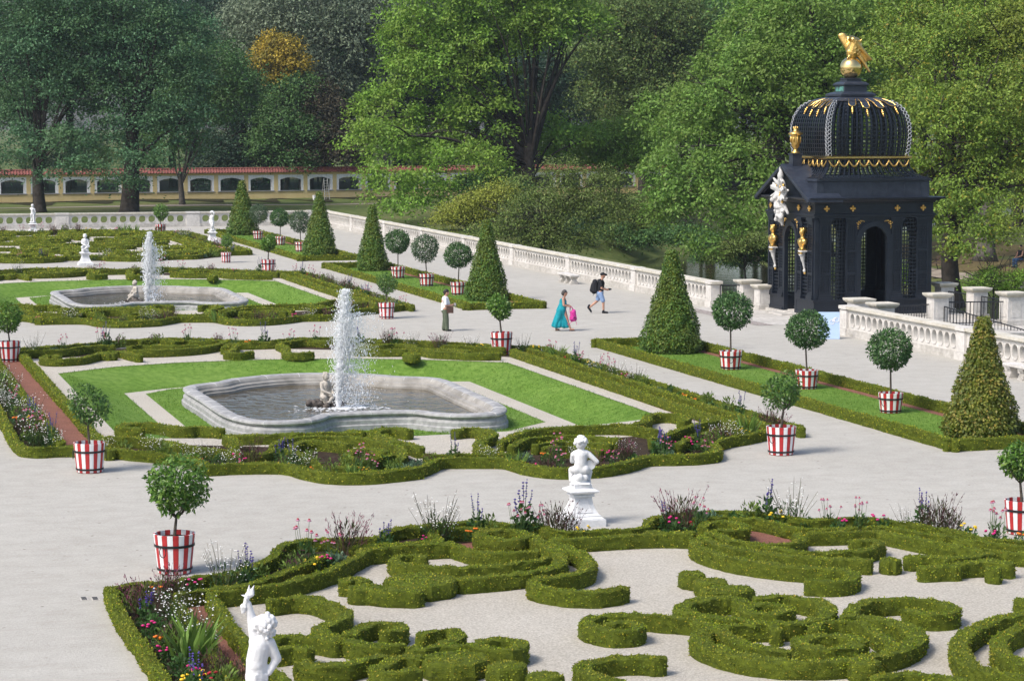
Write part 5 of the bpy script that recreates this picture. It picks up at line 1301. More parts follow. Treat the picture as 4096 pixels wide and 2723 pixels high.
def crown_quads(lobes, n, leaf, g, droop=.35, clump=.8, cl_n=34, fill=.5):
    """lobes: (x, y, z, rx, ry, rz). Leaves sit in drooping sprays through the outer part of each lobe"""
    L = np.array(lobes, float); area = (L[:, 3] * L[:, 4] + L[:, 3] * L[:, 5] + L[:, 4] * L[:, 5])
    nc = max(8, int(n / cl_n)); k = g.choice(len(L), nc, p=area / area.sum())
    u = unit(g.normal(size=(nc, 3))); u[:, 2] = np.where(u[:, 2] < -.45, -u[:, 2] * .4, u[:, 2]); u = unit(u)
    r = (fill + (1 - fill) * g.random(nc) ** .6)
    C = L[k, :3] + u * r[:, None] * L[k, 3:]
    cs = clump * g.uniform(.45, 1.5, nc)
    idx = np.repeat(np.arange(nc), cl_n); m = len(idx)
    off = g.normal(size=(m, 3)) * np.array([.44, .44, .24])
    rad2 = (off[:, 0] ** 2 + off[:, 1] ** 2)
    off[:, 2] -= droop * rad2
    P = C[idx] + off * cs[idx][:, None] + u[idx] * (cs[idx] * .2)[:, None]
    D = np.stack([off[:, 0], off[:, 1], np.full(m, -.35)], 1)
    return leaf_quads(P, leaf, N=np.array([0, 0, .55]) + u[idx] * .35 + unit(off) * .7, D=D, spread=.5, aspect=.5, g=g), C
def limbs(mb, base, fork, C, r0, g, nl=16, rf=.5, lean=None):
    b = Vector(base); f = Vector(fork)
    mid = (b + f) / 2 + (Vector(lean) if lean is not None else Vector((g.normal(0, .1), 0, 0)))
    q = resample([b[:], mid[:], f[:]], .6)
    rr = np.interp(np.linspace(0, 1, len(q)), [0, .06, .3, 1], [1.45, 1.1, .95, rf + .15]) * r0
    mb.tube(q, rr, 10)
    for i in g.choice(len(C), min(nl, len(C)), replace=False):
        e = Vector(C[i]); d = e - f; t = g.uniform(.62, .98) if d.z > 2 else g.uniform(.45, .85)
        s = b + (f - b) * t; s = Vector(q[int(t * (len(q) - 1))])
        m = s + (e - s) * .45 + Vector((g.normal(0, .35), g.normal(0, .35), d.length * .13))
        p = resample([s[:], m[:], e[:]], .8); k = r0 * g.uniform(.16, .36)
        mb.tube(p, np.linspace(k, .03, len(p)), 6)
        for _ in range(3):
            t2 = g.uniform(.45, .95); s2 = Vector(p[int(t2 * (len(p) - 1))]); e2 = s2 + Vector((g.normal(0, 1.2), g.normal(0, 1.2), g.uniform(.2, 1.6)))
            p2 = resample([s2[:], ((s2 + e2) / 2 + Vector((0, 0, .2)))[:], e2[:]], .8); mb.tube(p2, np.linspace(k * .4, .02, len(p2)), 5)
def tree(name, base, fork, lobes, n, leaf, mat, bark, r0, label, seed, group=None, cat='tree', extra=None, **kw):
    """lobes and fork are relative to base"""
    g = np.random.default_rng(seed); root = empty(name, base)
    nl = kw.pop('nl', 16); lean = kw.pop('lean', None)
    q, C = crown_quads(lobes, n, leaf, g, **kw)
    t = MB(); limbs(t, (0, 0, -.3), fork, C, r0, g, nl, lean=lean)
    if extra: extra(t, g)
    t.build('trunk', bark, root, smooth=True); quads_obj('crown', q, mat, root)
    return tag(root, label, cat, group)
def lob(base, pts):
    """image-free helper: absolute lobes -> relative"""
    return [(x - base[0], y - base[1], z - base[2], a, b, c) for x, y, z, a, b, c in pts]
M['f_olive'] = TL('olive_leaves', (.117, .179, .048), .55, 1.5, (.16, .13, .03))
M['f_yshrub'] = TL('yellow_shrub_leaves', (.248, .290, .041), .6, 1.4, (.22, .2, .04))
M['f_mdk'] = TL('deep_green_leaves', (.055, .117, .050), .6, 1.5)
tree('ash_tree',(57.15, 187.69, -0.3),(0.3, 0.41, 6.56),[(-6.75, 3.08, 12.3, 4.33, 4.33, 3.68), (-10.64, 3.91, 9.06, 3.07, 3.07, 2.61), (-13.13, -1.87, 6.61, 2.45, 2.45, 2.08), (-13.15, -6.36, 3.59, 2.4, 2.4, 2.04), (-13.19, -10.73, 1.7, 1.41, 1.41, 1.2), (-7.25, 2.62, 6.19, 3.61, 3.61, 3.07), (-3.59, 2.32, 14.1, 3.97, 3.97, 3.38), (-1.41, 2.06, 18.06, 4.69, 4.69, 3.99), (-6.95, 3.67, 17.69, 3.97, 3.97, 3.38), (3.39, 0.45, 16.27, 3.61, 3.61, 3.07), (-3.37, 1.75, 9.07, 3.43, 3.43, 2.92), (-5.8, -4.23, 4.88, 2.8, 2.8, 2.38), (-9.71, -5.36, 2.85, 2.08, 2.08, 1.77), (6.05, 4.98, 6.5, 2.6, 2.6, 1.56), (3.38, 9.02, 18.07, 4.51, 4.51, 3.83), (-0.62, 2.18, 21.65, 5.05, 5.05, 4.3), (-8.4, 3.86, 15.17, 3.07, 3.07, 2.61), (-13.77, -1.58, 7.66, 1.57, 1.57, 1.34), (2.98, 3.91, 7.62, 2.03, 2.03, 1.72)],102828,0.302,M['f_ash'],M['tk'],0.72,'huge bright green tree with many dark limbs at the centre, before the yellow wall',21,nl=46,clump=1.2,droop=0.45,cl_n=95)
tree('walnut_tree',(65.1, 145.15, -0.6),(-0.32, 0.98, 7.32),[(-2.44, 2.05, 11.66, 4.37, 4.37, 3.71), (-5.85, 2.83, 9.34, 3.49, 3.49, 2.97), (-8.13, 3.31, 7.31, 3.2, 3.2, 2.72), (-11.42, -2.19, 5.42, 2.38, 2.38, 2.02), (-11.12, -4.56, 3.55, 2.49, 2.49, 2.11), (-7.78, 7.6, 9.34, 2.39, 2.39, 2.03), (-6.92, -1.49, 4.82, 3.4, 3.4, 2.89), (-6.92, -5.97, 1.91, 2.35, 2.35, 2.0), (-10.59, -7.05, 1.18, 1.64, 1.64, 1.39), (-0.12, 1.7, 15.14, 4.07, 4.07, 3.46), (4.31, 4.32, 12.63, 3.58, 3.58, 3.04), (-1.13, 8.31, 15.37, 3.32, 3.32, 2.82), (0.8, 0.68, 7.61, 3.49, 3.49, 2.97), (-3.7, 6.68, 12.32, 2.98, 2.98, 2.54), (-12.95, -3.93, 4.37, 1.38, 1.38, 1.17), (6.71, 8.17, 16.37, 3.36, 3.36, 2.86), (3.02, 7.43, 18.98, 3.93, 3.93, 3.34)],99712,0.259,M['f_right'],M['tk'],0.55,'broad mid-green tree overhanging the canal left of and behind the pavilion',22,nl=36,clump=1.0,droop=0.55,cl_n=95)
tree('lime_tree',(59.47, 115.58, -1.6),(0.29, 0.41, 6.32),[(-0.2, 0.85, 9.37, 2.59, 2.59, 2.2), (-2.06, 1.18, 7.02, 2.12, 2.12, 1.8), (2.32, 0.22, 10.55, 3.06, 3.06, 2.61), (2.44, -0.21, 6.56, 2.59, 2.59, 2.2), (-2.15, -3.16, 5.3, 1.83, 1.83, 1.55), (-1.83, -5.52, 3.59, 1.24, 1.24, 1.05), (1.11, -4.22, 4.4, 1.83, 1.83, 1.55), (0.29, 5.02, 10.56, 2.19, 2.19, 1.86), (3.17, 4.47, 13.71, 3.16, 3.16, 2.69), (5.74, 3.76, 14.2, 2.92, 2.92, 2.48), (3.18, -0.22, 8.67, 2.36, 2.36, 2.0), (-2.85, -3.09, 3.94, 0.91, 0.91, 0.78), (1.93, 9.0, 13.31, 2.25, 2.25, 1.92), (5.62, 8.24, 16.81, 3.26, 3.26, 2.77)],81016,0.194,M['f_lime'],M['tk'],0.5,'yellow-green tree with dark leaning trunk right of the pavilion',23,nl=34,clump=0.8,droop=0.4,cl_n=95,lean=(-0.35, 0, 0))
tree('lime_tree',(71.65, 135.04, -0.4),(0.36, 0.26, 4.2),[(-0.23, 1.23, 12.17, 3.59, 3.59, 3.05), (2.22, 0.75, 14.65, 3.59, 3.59, 3.05), (2.35, 0.19, 9.43, 3.04, 3.04, 2.58), (-1.49, 1.85, 14.65, 3.32, 3.32, 2.82), (-3.59, 2.53, 15.2, 2.76, 2.76, 2.35), (3.04, -0.42, 5.3, 2.49, 2.49, 2.11), (1.23, 1.32, 17.4, 3.87, 3.87, 3.29), (-4.7, 2.67, 13.27, 2.21, 2.21, 1.88), (-4.78, 2.4, 10.24, 1.66, 1.66, 1.41)],40508,0.245,M['f_lime'],M['tk_l'],0.6,'yellowing tree with thick flared trunk farther back at the right edge',24,clump=1.1)
tree('maple_tree',(19.41, 210.35, 0.0),(-0.03, 0.6, 6.08),[(-0.88, 1.53, 12.91, 4.19, 4.19, 3.56), (2.12, 0.9, 15.57, 4.58, 4.58, 3.89), (-2.43, 1.62, 9.11, 3.05, 3.05, 2.59), (-2.29, -5.01, 6.14, 2.22, 2.22, 1.89), (1.62, -6.14, 6.52, 2.04, 2.04, 1.22), (3.11, -8.91, 4.17, 1.83, 1.83, 0.92), (0.9, 0.81, 11.01, 3.43, 3.43, 2.92), (-2.23, 2.35, 17.08, 4.19, 4.19, 3.56), (0.77, 1.75, 20.12, 5.34, 5.34, 4.54), (3.84, -0.02, 11.4, 2.67, 2.67, 2.27), (0.84, -6.16, 3.94, 1.48, 1.48, 0.89), (-4.02, 1.6, 4.17, 1.91, 1.91, 1.62), (4.84, -9.52, 3.26, 1.1, 1.1, 0.55)],46740,0.274,M['f_maple'],M['tk'],0.55,'dark blue-green tree at far left, trunk just behind the far balustrade',25,clump=1.3,cl_n=90)
tree('maple_tree',(27.03, 209.12, 0.0),(0.44, 0.58, 7.22),[(0.44, 1.26, 14.08, 4.21, 4.21, 3.58), (-2.19, 1.82, 11.79, 3.45, 3.45, 2.93), (3.3, 0.11, 11.04, 3.45, 3.45, 2.93), (-0.07, 0.88, 8.74, 3.45, 3.45, 2.93), (3.2, -0.24, 7.22, 3.06, 3.06, 2.61), (-1.61, 1.08, 6.07, 2.68, 2.68, 2.28), (0.75, -3.96, 4.63, 2.25, 2.25, 1.92), (5.07, -0.65, 8.75, 2.3, 2.3, 1.95), (0.89, 1.47, 17.52, 4.6, 4.6, 3.91), (4.15, 0.31, 15.62, 4.21, 4.21, 3.58), (-0.25, -2.8, 2.73, 1.36, 1.36, 1.5), (-2.81, 2.46, 16.37, 3.83, 3.83, 3.26), (-0.49, 2.22, 20.95, 4.98, 4.98, 4.23), (5.53, -0.44, 12.19, 2.3, 2.3, 1.95)],49856,0.274,M['f_maple'],M['tk'],0.8,'dark green tree with the thickest trunk at left, second from the left edge',26,clump=1.3,cl_n=90)
tree('forked_tree',(34.15, 224.84, 0.0),(-0.16, 0.34, 3.2),[(-0.69, 0.76, 5.88, 2.9, 2.9, 2.03), (1.38, 0.47, 9.19, 3.73, 3.73, 3.17), (4.17, -0.32, 9.6, 2.9, 2.9, 2.47), (-1.83, 1.31, 7.94, 2.49, 2.49, 2.11), (5.8, -0.64, 11.26, 2.07, 2.07, 1.76), (2.28, 0.61, 13.31, 3.73, 3.73, 3.17), (0.24, 1.02, 11.25, 2.9, 2.9, 2.47)],21812,0.302,M['f_mid'],M['tk_l'],0.3,'slim pale forked trunk tree before the yellow wall, third from left',27,clump=1.3,nl=10)
tree('willow_tree',(50.89, 249.22, 0.0),(0.17, 0.6, 6.97),[(-0.44, 1.88, 18.1, 5.13, 5.13, 4.36), (3.97, 0.34, 15.79, 4.43, 4.43, 3.76), (0.32, 1.15, 13.0, 4.19, 4.19, 3.56), (2.97, 0.22, 11.61, 3.26, 3.26, 2.77), (-3.99, 3.03, 19.02, 4.19, 4.19, 3.56), (-5.92, 3.05, 13.45, 3.26, 3.26, 2.77), (4.96, 0.41, 19.5, 3.73, 3.73, 3.17), (-6.71, 3.66, 17.16, 3.26, 3.26, 2.77), (-0.32, 2.31, 22.74, 5.59, 5.59, 4.75), (-2.38, 1.86, 12.07, 2.8, 2.8, 2.38)],40508,0.36,M['f_willow'],M['tk_l'],0.6,'grey-green willow-like tree rising behind the yellow wall',28,clump=1.6,droop=0.6)
tree('yellow_tree',(47.29, 244.02, 0.0),(0.28, 1.0, 11.53),[(0.38, 1.37, 15.61, 1.91, 1.91, 1.62), (-0.74, 1.57, 14.25, 1.64, 1.64, 1.39), (1.42, 0.88, 13.8, 1.55, 1.55, 1.31), (0.08, 1.15, 12.44, 1.36, 1.36, 1.16)],8101,0.324,M['f_yellow'],M['tk'],0.3,'autumn yellow tree top among dark trees behind the wall',29,clump=1.2,fill=0.3)
tree('willow_tree',(60.08, 249.62, 0.0),(0.23, 0.82, 9.31),[(0.46, 1.63, 18.23, 3.77, 3.77, 3.21), (-0.98, 1.74, 14.94, 2.83, 2.83, 2.4), (2.21, 0.88, 15.88, 2.83, 2.83, 2.4), (0.99, 1.76, 21.04, 4.24, 4.24, 3.61), (-0.61, 1.3, 11.65, 2.12, 2.12, 1.8), (-2.29, 2.31, 16.82, 2.36, 2.36, 2.0)],24928,0.36,M['f_willow'],M['tk_l'],0.5,'pale grey-green tree between the willow and the big central tree',30,clump=1.5)
tree('conifer',(43.76, 246.12, 0.0),(0.28, 1.0, 11.54),[(-1.19, 0.85, 5.62, 2.74, 2.74, 2.33), (0.21, 0.75, 8.81, 2.51, 2.51, 2.14), (-2.55, 1.07, 3.8, 2.74, 2.74, 2.33), (0.53, 0.2, 4.26, 2.74, 2.74, 2.33), (-0.6, 1.26, 11.54, 2.28, 2.28, 1.94), (-1.72, 0.65, 1.99, 2.74, 2.74, 2.33), (1.81, -0.31, 2.9, 2.28, 2.28, 1.94)],20254,0.288,M['f_dark'],M['tk'],0.4,'dark dense evergreen directly behind the yellow wall at centre left',31,clump=1.1,fill=0.7)
tree('rowan_tree',(51.65, 242.73, 0.0),(0.12, 0.45, 5.65),[(0.0, 0.85, 9.27, 2.27, 2.27, 1.93), (0.8, 0.34, 6.56, 2.5, 2.5, 2.13), (-0.99, 0.69, 4.74, 2.5, 2.5, 2.13), (2.06, -0.21, 4.75, 2.05, 2.05, 1.74), (-0.39, 1.15, 11.08, 1.82, 1.82, 1.55)],14022,0.302,M['f_rust'],M['tk'],0.3,'dull tree with rusty reddish leaves behind the wall, left of the central tree',32,clump=1.1)
tree('young_tree',(47.75, 242.84, 0.0),(0.1, 0.37, 4.75),[(0.24, 0.87, 10.17, 2.27, 2.27, 1.93), (1.58, 0.61, 11.52, 1.81, 1.81, 1.54), (-0.26, 0.75, 7.46, 2.72, 2.72, 2.31), (1.9, 0.06, 7.01, 2.27, 2.27, 1.93), (-1.63, 0.93, 5.2, 2.27, 2.27, 1.93), (0.95, 0.03, 3.85, 2.27, 2.27, 1.93)],18696,0.302,M['f_mid'],M['tk'],0.3,'mid-green tree below the yellow tree top, behind the wall',33,clump=1.15)
tree('maple_tree',(78.62, 219.06, 0.0),(0.18, 0.63, 8.42),[(-0.92, 1.46, 13.52, 4.27, 4.27, 3.63), (3.61, 0.2, 14.38, 3.85, 3.85, 3.27), (-3.05, 1.76, 10.11, 3.42, 3.42, 2.91), (1.87, 0.33, 10.55, 3.85, 3.85, 3.27), (-0.26, 0.63, 7.14, 2.99, 2.99, 2.54), (-3.76, 2.39, 14.37, 3.42, 3.42, 2.91), (4.51, 0.23, 17.36, 3.42, 3.42, 2.91), (6.01, -0.73, 12.25, 2.56, 2.56, 2.18), (0.43, 1.52, 18.2, 4.7, 4.7, 4.0), (-3.66, 2.74, 18.19, 3.42, 3.42, 2.91)],43624,0.302,M['f_olive'],M['tk'],0.5,'olive-tinged dark tree between the central tree and the walnut tree',34,clump=1.3)
tree('young_tree',(66.51, 194.19, -0.3),(0.11, 0.38, 4.21),[(0.16, 0.59, 6.47, 2.08, 2.08, 1.77), (1.99, 0.12, 7.22, 1.89, 1.89, 1.6), (-1.31, 0.91, 5.34, 1.7, 1.7, 1.44), (1.21, 0.12, 4.96, 1.89, 1.89, 1.6), (3.04, -0.35, 5.72, 1.7, 1.7, 1.44)],18696,0.245,M['f_ash'],M['tk'],0.25,'small fresh green tree right of the central trunk',35,clump=1.0)
tree('shrub',(50.0, 160.27, -1.0),(0.06, 0.2, 2.34),[(-0.52, 0.43, 2.96, 1.92, 1.92, 1.63), (1.28, -0.02, 3.89, 1.7, 1.7, 1.45), (-2.04, 0.76, 1.73, 1.39, 1.39, 1.18), (2.13, -0.42, 2.35, 1.55, 1.55, 1.32), (0.33, 0.02, 1.42, 1.39, 1.39, 1.18), (3.65, -0.75, 3.58, 1.7, 1.7, 1.45), (5.11, -1.28, 2.66, 1.39, 1.39, 1.18), (-1.36, 0.86, 4.81, 0.93, 0.93, 0.79), (1.62, 0.04, 5.43, 1.39, 1.39, 1.18), (4.57, -0.9, 4.82, 1.24, 1.24, 1.05), (-2.65, 0.85, 0.8, 1.24, 1.24, 1.05), (-0.59, 0.17, 0.19, 1.11, 1.11, 0.95), (1.79, -0.5, 0.5, 1.24, 1.24, 1.05), (3.88, -1.07, 1.12, 1.24, 1.24, 1.05), (-4.43, 1.39, 0.95, 0.93, 0.93, 0.79)],26486,0.173,M['f_shrub'],M['tk'],0.22,'sprawling olive-grey thicket on the canal bank behind the balustrade',36,clump=0.85,nl=26,cat='shrub')
tree('shrub',(46.98, 169.65, -0.3),(0.02, 0.08, 1.3),[(-0.43, 0.24, 1.62, 1.36, 1.36, 1.16), (0.82, -0.07, 2.27, 1.3, 1.3, 1.1), (-1.38, 0.46, 0.97, 0.97, 0.97, 0.83), (1.42, -0.34, 1.3, 1.23, 1.23, 1.05), (2.39, -0.47, 2.91, 1.36, 1.36, 1.16)],14022,0.173,M['f_yshrub'],M['tk'],0.15,'yellow-green bush on the grass behind the balustrade corner',37,clump=0.8,cat='shrub')
tree('shrub',(54.29, 182.27, -0.3),(0.03, 0.1, 2.79),[(-1.64, 0.65, 3.31, 1.75, 1.75, 1.49), (-2.99, 1.0, 2.79, 1.4, 1.4, 1.19), (0.02, 0.07, 2.45, 1.57, 1.57, 1.34)],12464,0.202,M['f_mid'],M['tk'],0.15,'dark green bush at the foot of the big central tree',38,clump=0.9,cat='shrub')
tree('shrub',(60.88, 167.65, -1.0),(0.02, 0.06, 2.26),[(-0.59, 0.31, 2.91, 1.64, 1.64, 0.98), (1.29, -0.29, 2.58, 1.48, 1.48, 0.89), (-1.56, 0.5, 1.93, 1.31, 1.31, 0.66), (-0.01, -0.03, 1.28, 1.31, 1.31, 0.66)],12464,0.173,M['f_shrub'],M['tk'],0.1,'low brownish bushes on the far canal bank below the walnut tree',39,clump=0.8,cat='shrub')
tree('shrub',(59.14, 120.89, -1.8),(0.01, 0.02, 1.49),[(0.01, 0.03, 1.61, 0.54, 0.54, 0.46), (-0.46, 0.14, 1.25, 0.39, 0.39, 0.33), (0.47, -0.14, 1.25, 0.44, 0.44, 0.37)],4050,0.115,M['f_ash'],M['tk'],0.05,'small bright green sapling bush right of the pavilion wall',40,clump=0.45,cat='shrub')
tree('shrub',(58.66, 109.55, -1.9),(0.01, 0.02, 2.1),[(-0.1, 0.06, 2.1, 0.54, 0.54, 0.46), (-0.86, 0.25, 1.77, 0.54, 0.54, 0.46), (0.75, -0.24, 1.66, 0.49, 0.49, 0.42), (1.3, -0.36, 2.11, 0.45, 0.45, 0.38)],6232,0.115,M['f_ash'],M['tk'],0.05,'low bright saplings on the dry bank at the right edge',41,clump=0.45,cat='shrub')
tree('shrub',(64.15, 170.75, -1.2),(0.02, 0.06, 1.29),[(-4.17, 1.26, 0.79, 1.21, 1.21, 0.72), (-3.92, -3.02, 0.66, 1.11, 1.11, 0.67), (-3.04, -5.35, 0.93, 1.17, 1.17, 0.7), (-1.9, -7.79, 0.87, 1.28, 1.28, 0.77), (-1.11, -10.16, 0.5, 1.2, 1.2, 0.72)],15000,0.2,M['f_mid'],M['tk'],0.08,'dark bushes hanging over the canal water below the walnut tree',44,clump=0.8,cat='shrub')
tree('shrub',(60.33, 176.13, -0.8),(0.02, 0.06, 1.38),[(0.02, 0.06, 1.38, 1.51, 1.51, 0.9), (1.64, -0.49, 0.71, 1.3, 1.3, 0.78), (-1.31, 0.42, 1.04, 1.23, 1.23, 0.74), (-3.87, -5.17, 0.32, 0.99, 0.99, 0.6)],11000,0.2,M['f_mdk'],M['tk'],0.08,'dark low bushes beside the canal right of the thicket',45,clump=0.8,cat='shrub')
tree('shrub',(58.66, 138.84, -2.0),(0.0, 0.03, 1.66),[(-0.52, 0.2, 1.79, 0.94, 0.94, 0.56), (-1.37, 2.49, 1.26, 0.73, 0.73, 0.36), (-1.51, 6.73, 1.3, 0.86, 0.86, 0.43)],7000,0.17,M['f_mid'],M['tk'],0.05,'low dark bank bushes behind the left side of the pavilion',46,clump=0.6,cat='shrub')
tree('shrub',(56.31, 137.48, -1.6),(0.02, 0.05, 1.91),[(-0.5, 0.21, 1.91, 0.93, 0.93, 0.56), (0.55, -0.08, 2.19, 0.93, 0.93, 0.56), (-1.56, 0.47, 1.37, 0.71, 0.71, 0.43)],7789,0.144,M['f_shrub'],M['tk'],0.05,'overhanging weeds and bushes on the bank left of the pavilion',42,clump=0.6,cat='shrub')
GB = 'dark wood behind the yellow wall'
def woods(key, seed, mat, h, w_):
    g = np.random.default_rng(seed); lb = [(g.normal(0, w_ * .45), g.normal(0, w_ * .45), h * g.uniform(.3, .95), w_ * g.uniform(.35, .6), w_ * g.uniform(.35, .6), w_ * g.uniform(.3, .5)) for _ in range(11)]
    return tree('woodland_tree', (0, 0, 0), (0, 0, h * .6), lb, 24000, .38, M[mat], M['tk'], .45, 'dense dark tree standing in the wood behind the yellow wall', seed, GB, clump=1.6, cl_n=70, nl=6)
protos = [woods('a', 51, 'f_dark', 27, 9), woods('b', 52, 'f_mid', 25, 9), woods('c', 53, 'f_mdk', 29, 10), woods('d', 54, 'f_olive', 26, 9)]
gq = np.random.default_rng(5); first = set()
def plant(k, x, y, s):
    o = protos[k]
    if k in first: o = copy_tree(o)
    first.add(k); o.location = (x, y, -.2); o.rotation_euler = (0, 0, gq.uniform(0, 6.28)); o.scale = (s, s, s * gq.uniform(.92, 1.1))
for row, (y0, n) in enumerate(((268, 17), (280, 17), (294, 17))):
    for i in range(n):
        x = -5 + i * 10.2 + gq.uniform(-2.5, 2.5) + row * 4
        plant(int(gq.integers(0, 4)) if x > 88 else (0, 2, 0, 1)[int(gq.integers(0, 4))], x, y0 + x * .06 + gq.uniform(-3, 3), gq.uniform(.9, 1.12))
for i in range(22):
    plant(int(gq.integers(0, 3)), -2 + i * 4.6 + gq.uniform(-1, 1), 249 + i * .55 + gq.uniform(-1.2, 1.6), gq.uniform(.22, .36))
for x, y, k, s in ((88, 262, 0, 1), (97, 256, 2, 1), (106, 250, 0, 1), (90, 248, 3, .7), (114, 246, 2, 1), (80, 258, 0, .9), (100, 270, 2, 1.05), (110, 262, 0, 1.05), (82, 236, 3, .45), (90, 232, 1, .45), (84, 222, 3, .85), (95, 214, 1, .95), (104, 204, 3, .9), (112, 192, 1, .95), (101, 180, 3, .85), (108, 172, 1, .9), (92, 168, 3, .8), (97, 156, 3, .85), (104, 146, 1, .9), (92, 140, 3, .8), (88, 128, 3, .75), (112, 132, 1, .9), (118, 160, 0, 1), (120, 182, 0, 1), (122, 210, 0, 1), (112, 228, 0, 1), (98, 234, 0, .95)):
    plant(k, x, y, s)

# ------------------------------------------------------------------ flower borders
def FM(name, base, tr=.25): b = np.array(base); return leafmat(name, [(0, tuple(b * .6)), (.6, tuple(b)), (1, tuple(np.minimum(b * 1.5, .9)))], tr, .55, .3)
M['fl_leaf'] = FM('border_leaves', (.05, .115, .025)); M['fl_grey'] = FM('glaucous_leaves', (.1, .17, .1)); M['fl_lime'] = FM('lime_border_leaves', (.13, .2, .035))
M['fl_olive'] = FM('olive_stems', (.07, .075, .03)); M['burg'] = FM('burgundy_spikes', (.1, .035, .045)); M['burg_p'] = FM('pink_spikes', (.24, .07, .12))
M['w_fl'] = flat('white_petals', (.78, .78, .76), .6); M['mag'] = flat('magenta_petals', (.5, .02, .16), .6); M['yel'] = flat('yellow_petals', (.75, .5, .02), .6); M['ora'] = flat('orange_petals', (.7, .17, .01), .6)
M['vio'] = flat('violet_spikes', (.05, .03, .2), .6); M['pinkc'] = flat('pink_petals', (.38, .17, .25), .6); M['crim'] = flat('crimson_petals', (.3, .01, .02), .6); M['stemm'] = flat('green_stems', (.07, .12, .03), .7); M['blade_y'] = FM('iris_blades', (.13, .22, .04))
def dots(P, s, g, fl=.7):
    mb = MB()
    for p, r in zip(P, s): mb.add(OCT * np.array([r, r, r * fl]) + p, OCF)
    return mb
def dome(n, r, h, g, zmin=.02):
    u = unit(g.normal(size=(n, 3))); u[:, 2] = np.abs(u[:, 2]); k = g.random(n) ** .4
    return np.stack([u[:, 0] * r * k, u[:, 1] * r * k, zmin + u[:, 2] * h * k], 1), u
def plant_kind(kind, seed):
    g = np.random.default_rng(seed); root = empty({'iris': 'iris_clump', 'burgundy': 'burgundy_perennial', 'gaura': 'white_gaura', 'salvia': 'violet_salvia', 'zinnia': 'pink_zinnia', 'marigold': 'marigold', 'cone': 'coneflower', 'silver': 'leafy_perennial', 'lime': 'lime_perennial', 'crimson': 'crimson_dahlia'}[kind])
    def stems(n, r, h, tilt, rad=.005):
        mb = MB(); tips = []
        for _ in range(n):
            a = g.uniform(0, 2 * PI); q = r * math.sqrt(g.random()); t = tilt * g.uniform(.3, 1.2); hh = h * g.uniform(.6, 1.1); b = g.uniform(0, 2 * PI)
            p0 = np.array((q * math.cos(a), q * math.sin(a), 0)); p1 = p0 + np.array((t * math.cos(a) + .06 * math.cos(b), t * math.sin(a) + .06 * math.sin(b), hh))
            mb.tube([p0, (p0 + p1) / 2 + np.array((0, 0, .03)), p1], [rad, rad, rad * .6], 3); tips.append((p0, p1))
        return mb, tips
    def leafs(n, r, h, s, mat, up=.4, asp=.35):
        P, u = dome(n, r, h, g); quads_obj('foliage', leaf_quads(P, s, D=u * .6 + np.array([0, 0, up]), N=np.array([0, 0, 1.]), spread=.5, aspect=asp, g=g), M[mat], root)
    if kind == 'burgundy':
        leafs(230, .26, .5, .12, 'fl_olive', .9, .16); mb, tips = stems(28, .17, .64, .22, .0035); mb.build('stem_sprays', M['burg'], root)
        P = []; D = []
        for p0, p1 in tips:
            for t in g.uniform(.5, 1, 7): P.append(p0 + (p1 - p0) * t + g.normal(0, .012, 3)); D.append(p1 - p0)
        P = np.array(P); D = unit(np.array(D)); k = len(P) * 2 // 3
        quads_obj('spike_blossoms', leaf_quads(P, .055, D=D, spread=.35, aspect=.26, g=g), M['burg'] if seed % 2 else M['burg_p'], root)
    elif kind == 'gaura':
        leafs(170, .26, .38, .1, 'fl_leaf', .8, .18); mb, tips = stems(26, .14, .72, .28, .004); mb.build('stem_sprays', M['fl_olive'], root)
        P = np.array([p0 + (p1 - p0) * t + g.normal(0, .035, 3) for p0, p1 in tips for t in g.uniform(.5, 1.03, 3)])
        dots(P, g.uniform(.009, .02, len(P)), g).build('blossoms', M['w_fl'], root)
    elif kind == 'salvia':
        leafs(130, .19, .5, .13, 'fl_leaf', .2, .5); mb, tips = stems(5, .08, .85, .06, .007); mb.build('stem_sprays', M['stemm'], root)
        P = np.array([p0 + (p1 - p0) * t + g.normal(0, .008, 3) for p0, p1 in tips for t in np.linspace(.68, 1.02, 8)]); dots(P, g.uniform(.016, .03, len(P)), g).build('spike_blossoms', M['vio'], root)
    elif kind in ('zinnia', 'marigold', 'crimson'):
        leafs(120, .2, .22, .09, 'fl_leaf', .4, .42); n = 5
        P, u = dome(n, .2, .28, g); P[:, 2] = g.uniform(.22, .33, n)
        mb = MB()
        for p in P: mb.ball(p, (.034, .034, .02), 8, 5)
        mb.build('blossoms', M[{'zinnia': 'mag', 'marigold': 'ora' if seed % 2 else 'yel', 'crimson': 'crim'}[kind]], root)
    elif kind == 'cone':
        leafs(90, .18, .35, .12, 'fl_leaf', .5, .3); mb, tips = stems(9, .14, .72, .1); mb.build('stem_sprays', M['stemm'], root)
        mb = MB(); m2 = MB()
        for p0, p1 in tips: mb.ball(p1, (.022, .022, .02), 6, 4); m2.lathe([(.015, .0), (.036, -.018), (.032, -.028)], p1, 8, cap=False)
        m2.build('blossoms', M['pinkc'], root); mb.build('seed_head_blossoms', M['crim'], root)
    elif kind == 'iris':
        n = 46; a = g.uniform(0, 2 * PI, n); D = np.stack([np.cos(a) * .5, np.sin(a) * .5, np.ones(n)], 1); P = np.stack([.14 * np.cos(a) * g.random(n), .14 * np.sin(a) * g.random(n), np.zeros(n)], 1)
        quads_obj('blade_leaves', leaf_quads(P, .62, D=D, spread=.18, aspect=.09, g=g), M['blade_y'], root)
    elif kind == 'silver': leafs(190, .26, .26, .09, 'fl_grey' if seed % 2 else 'fl_leaf', .3, .5)
    elif kind == 'lime':
        leafs(170, .24, .5, .12, 'fl_lime', .3, .3)
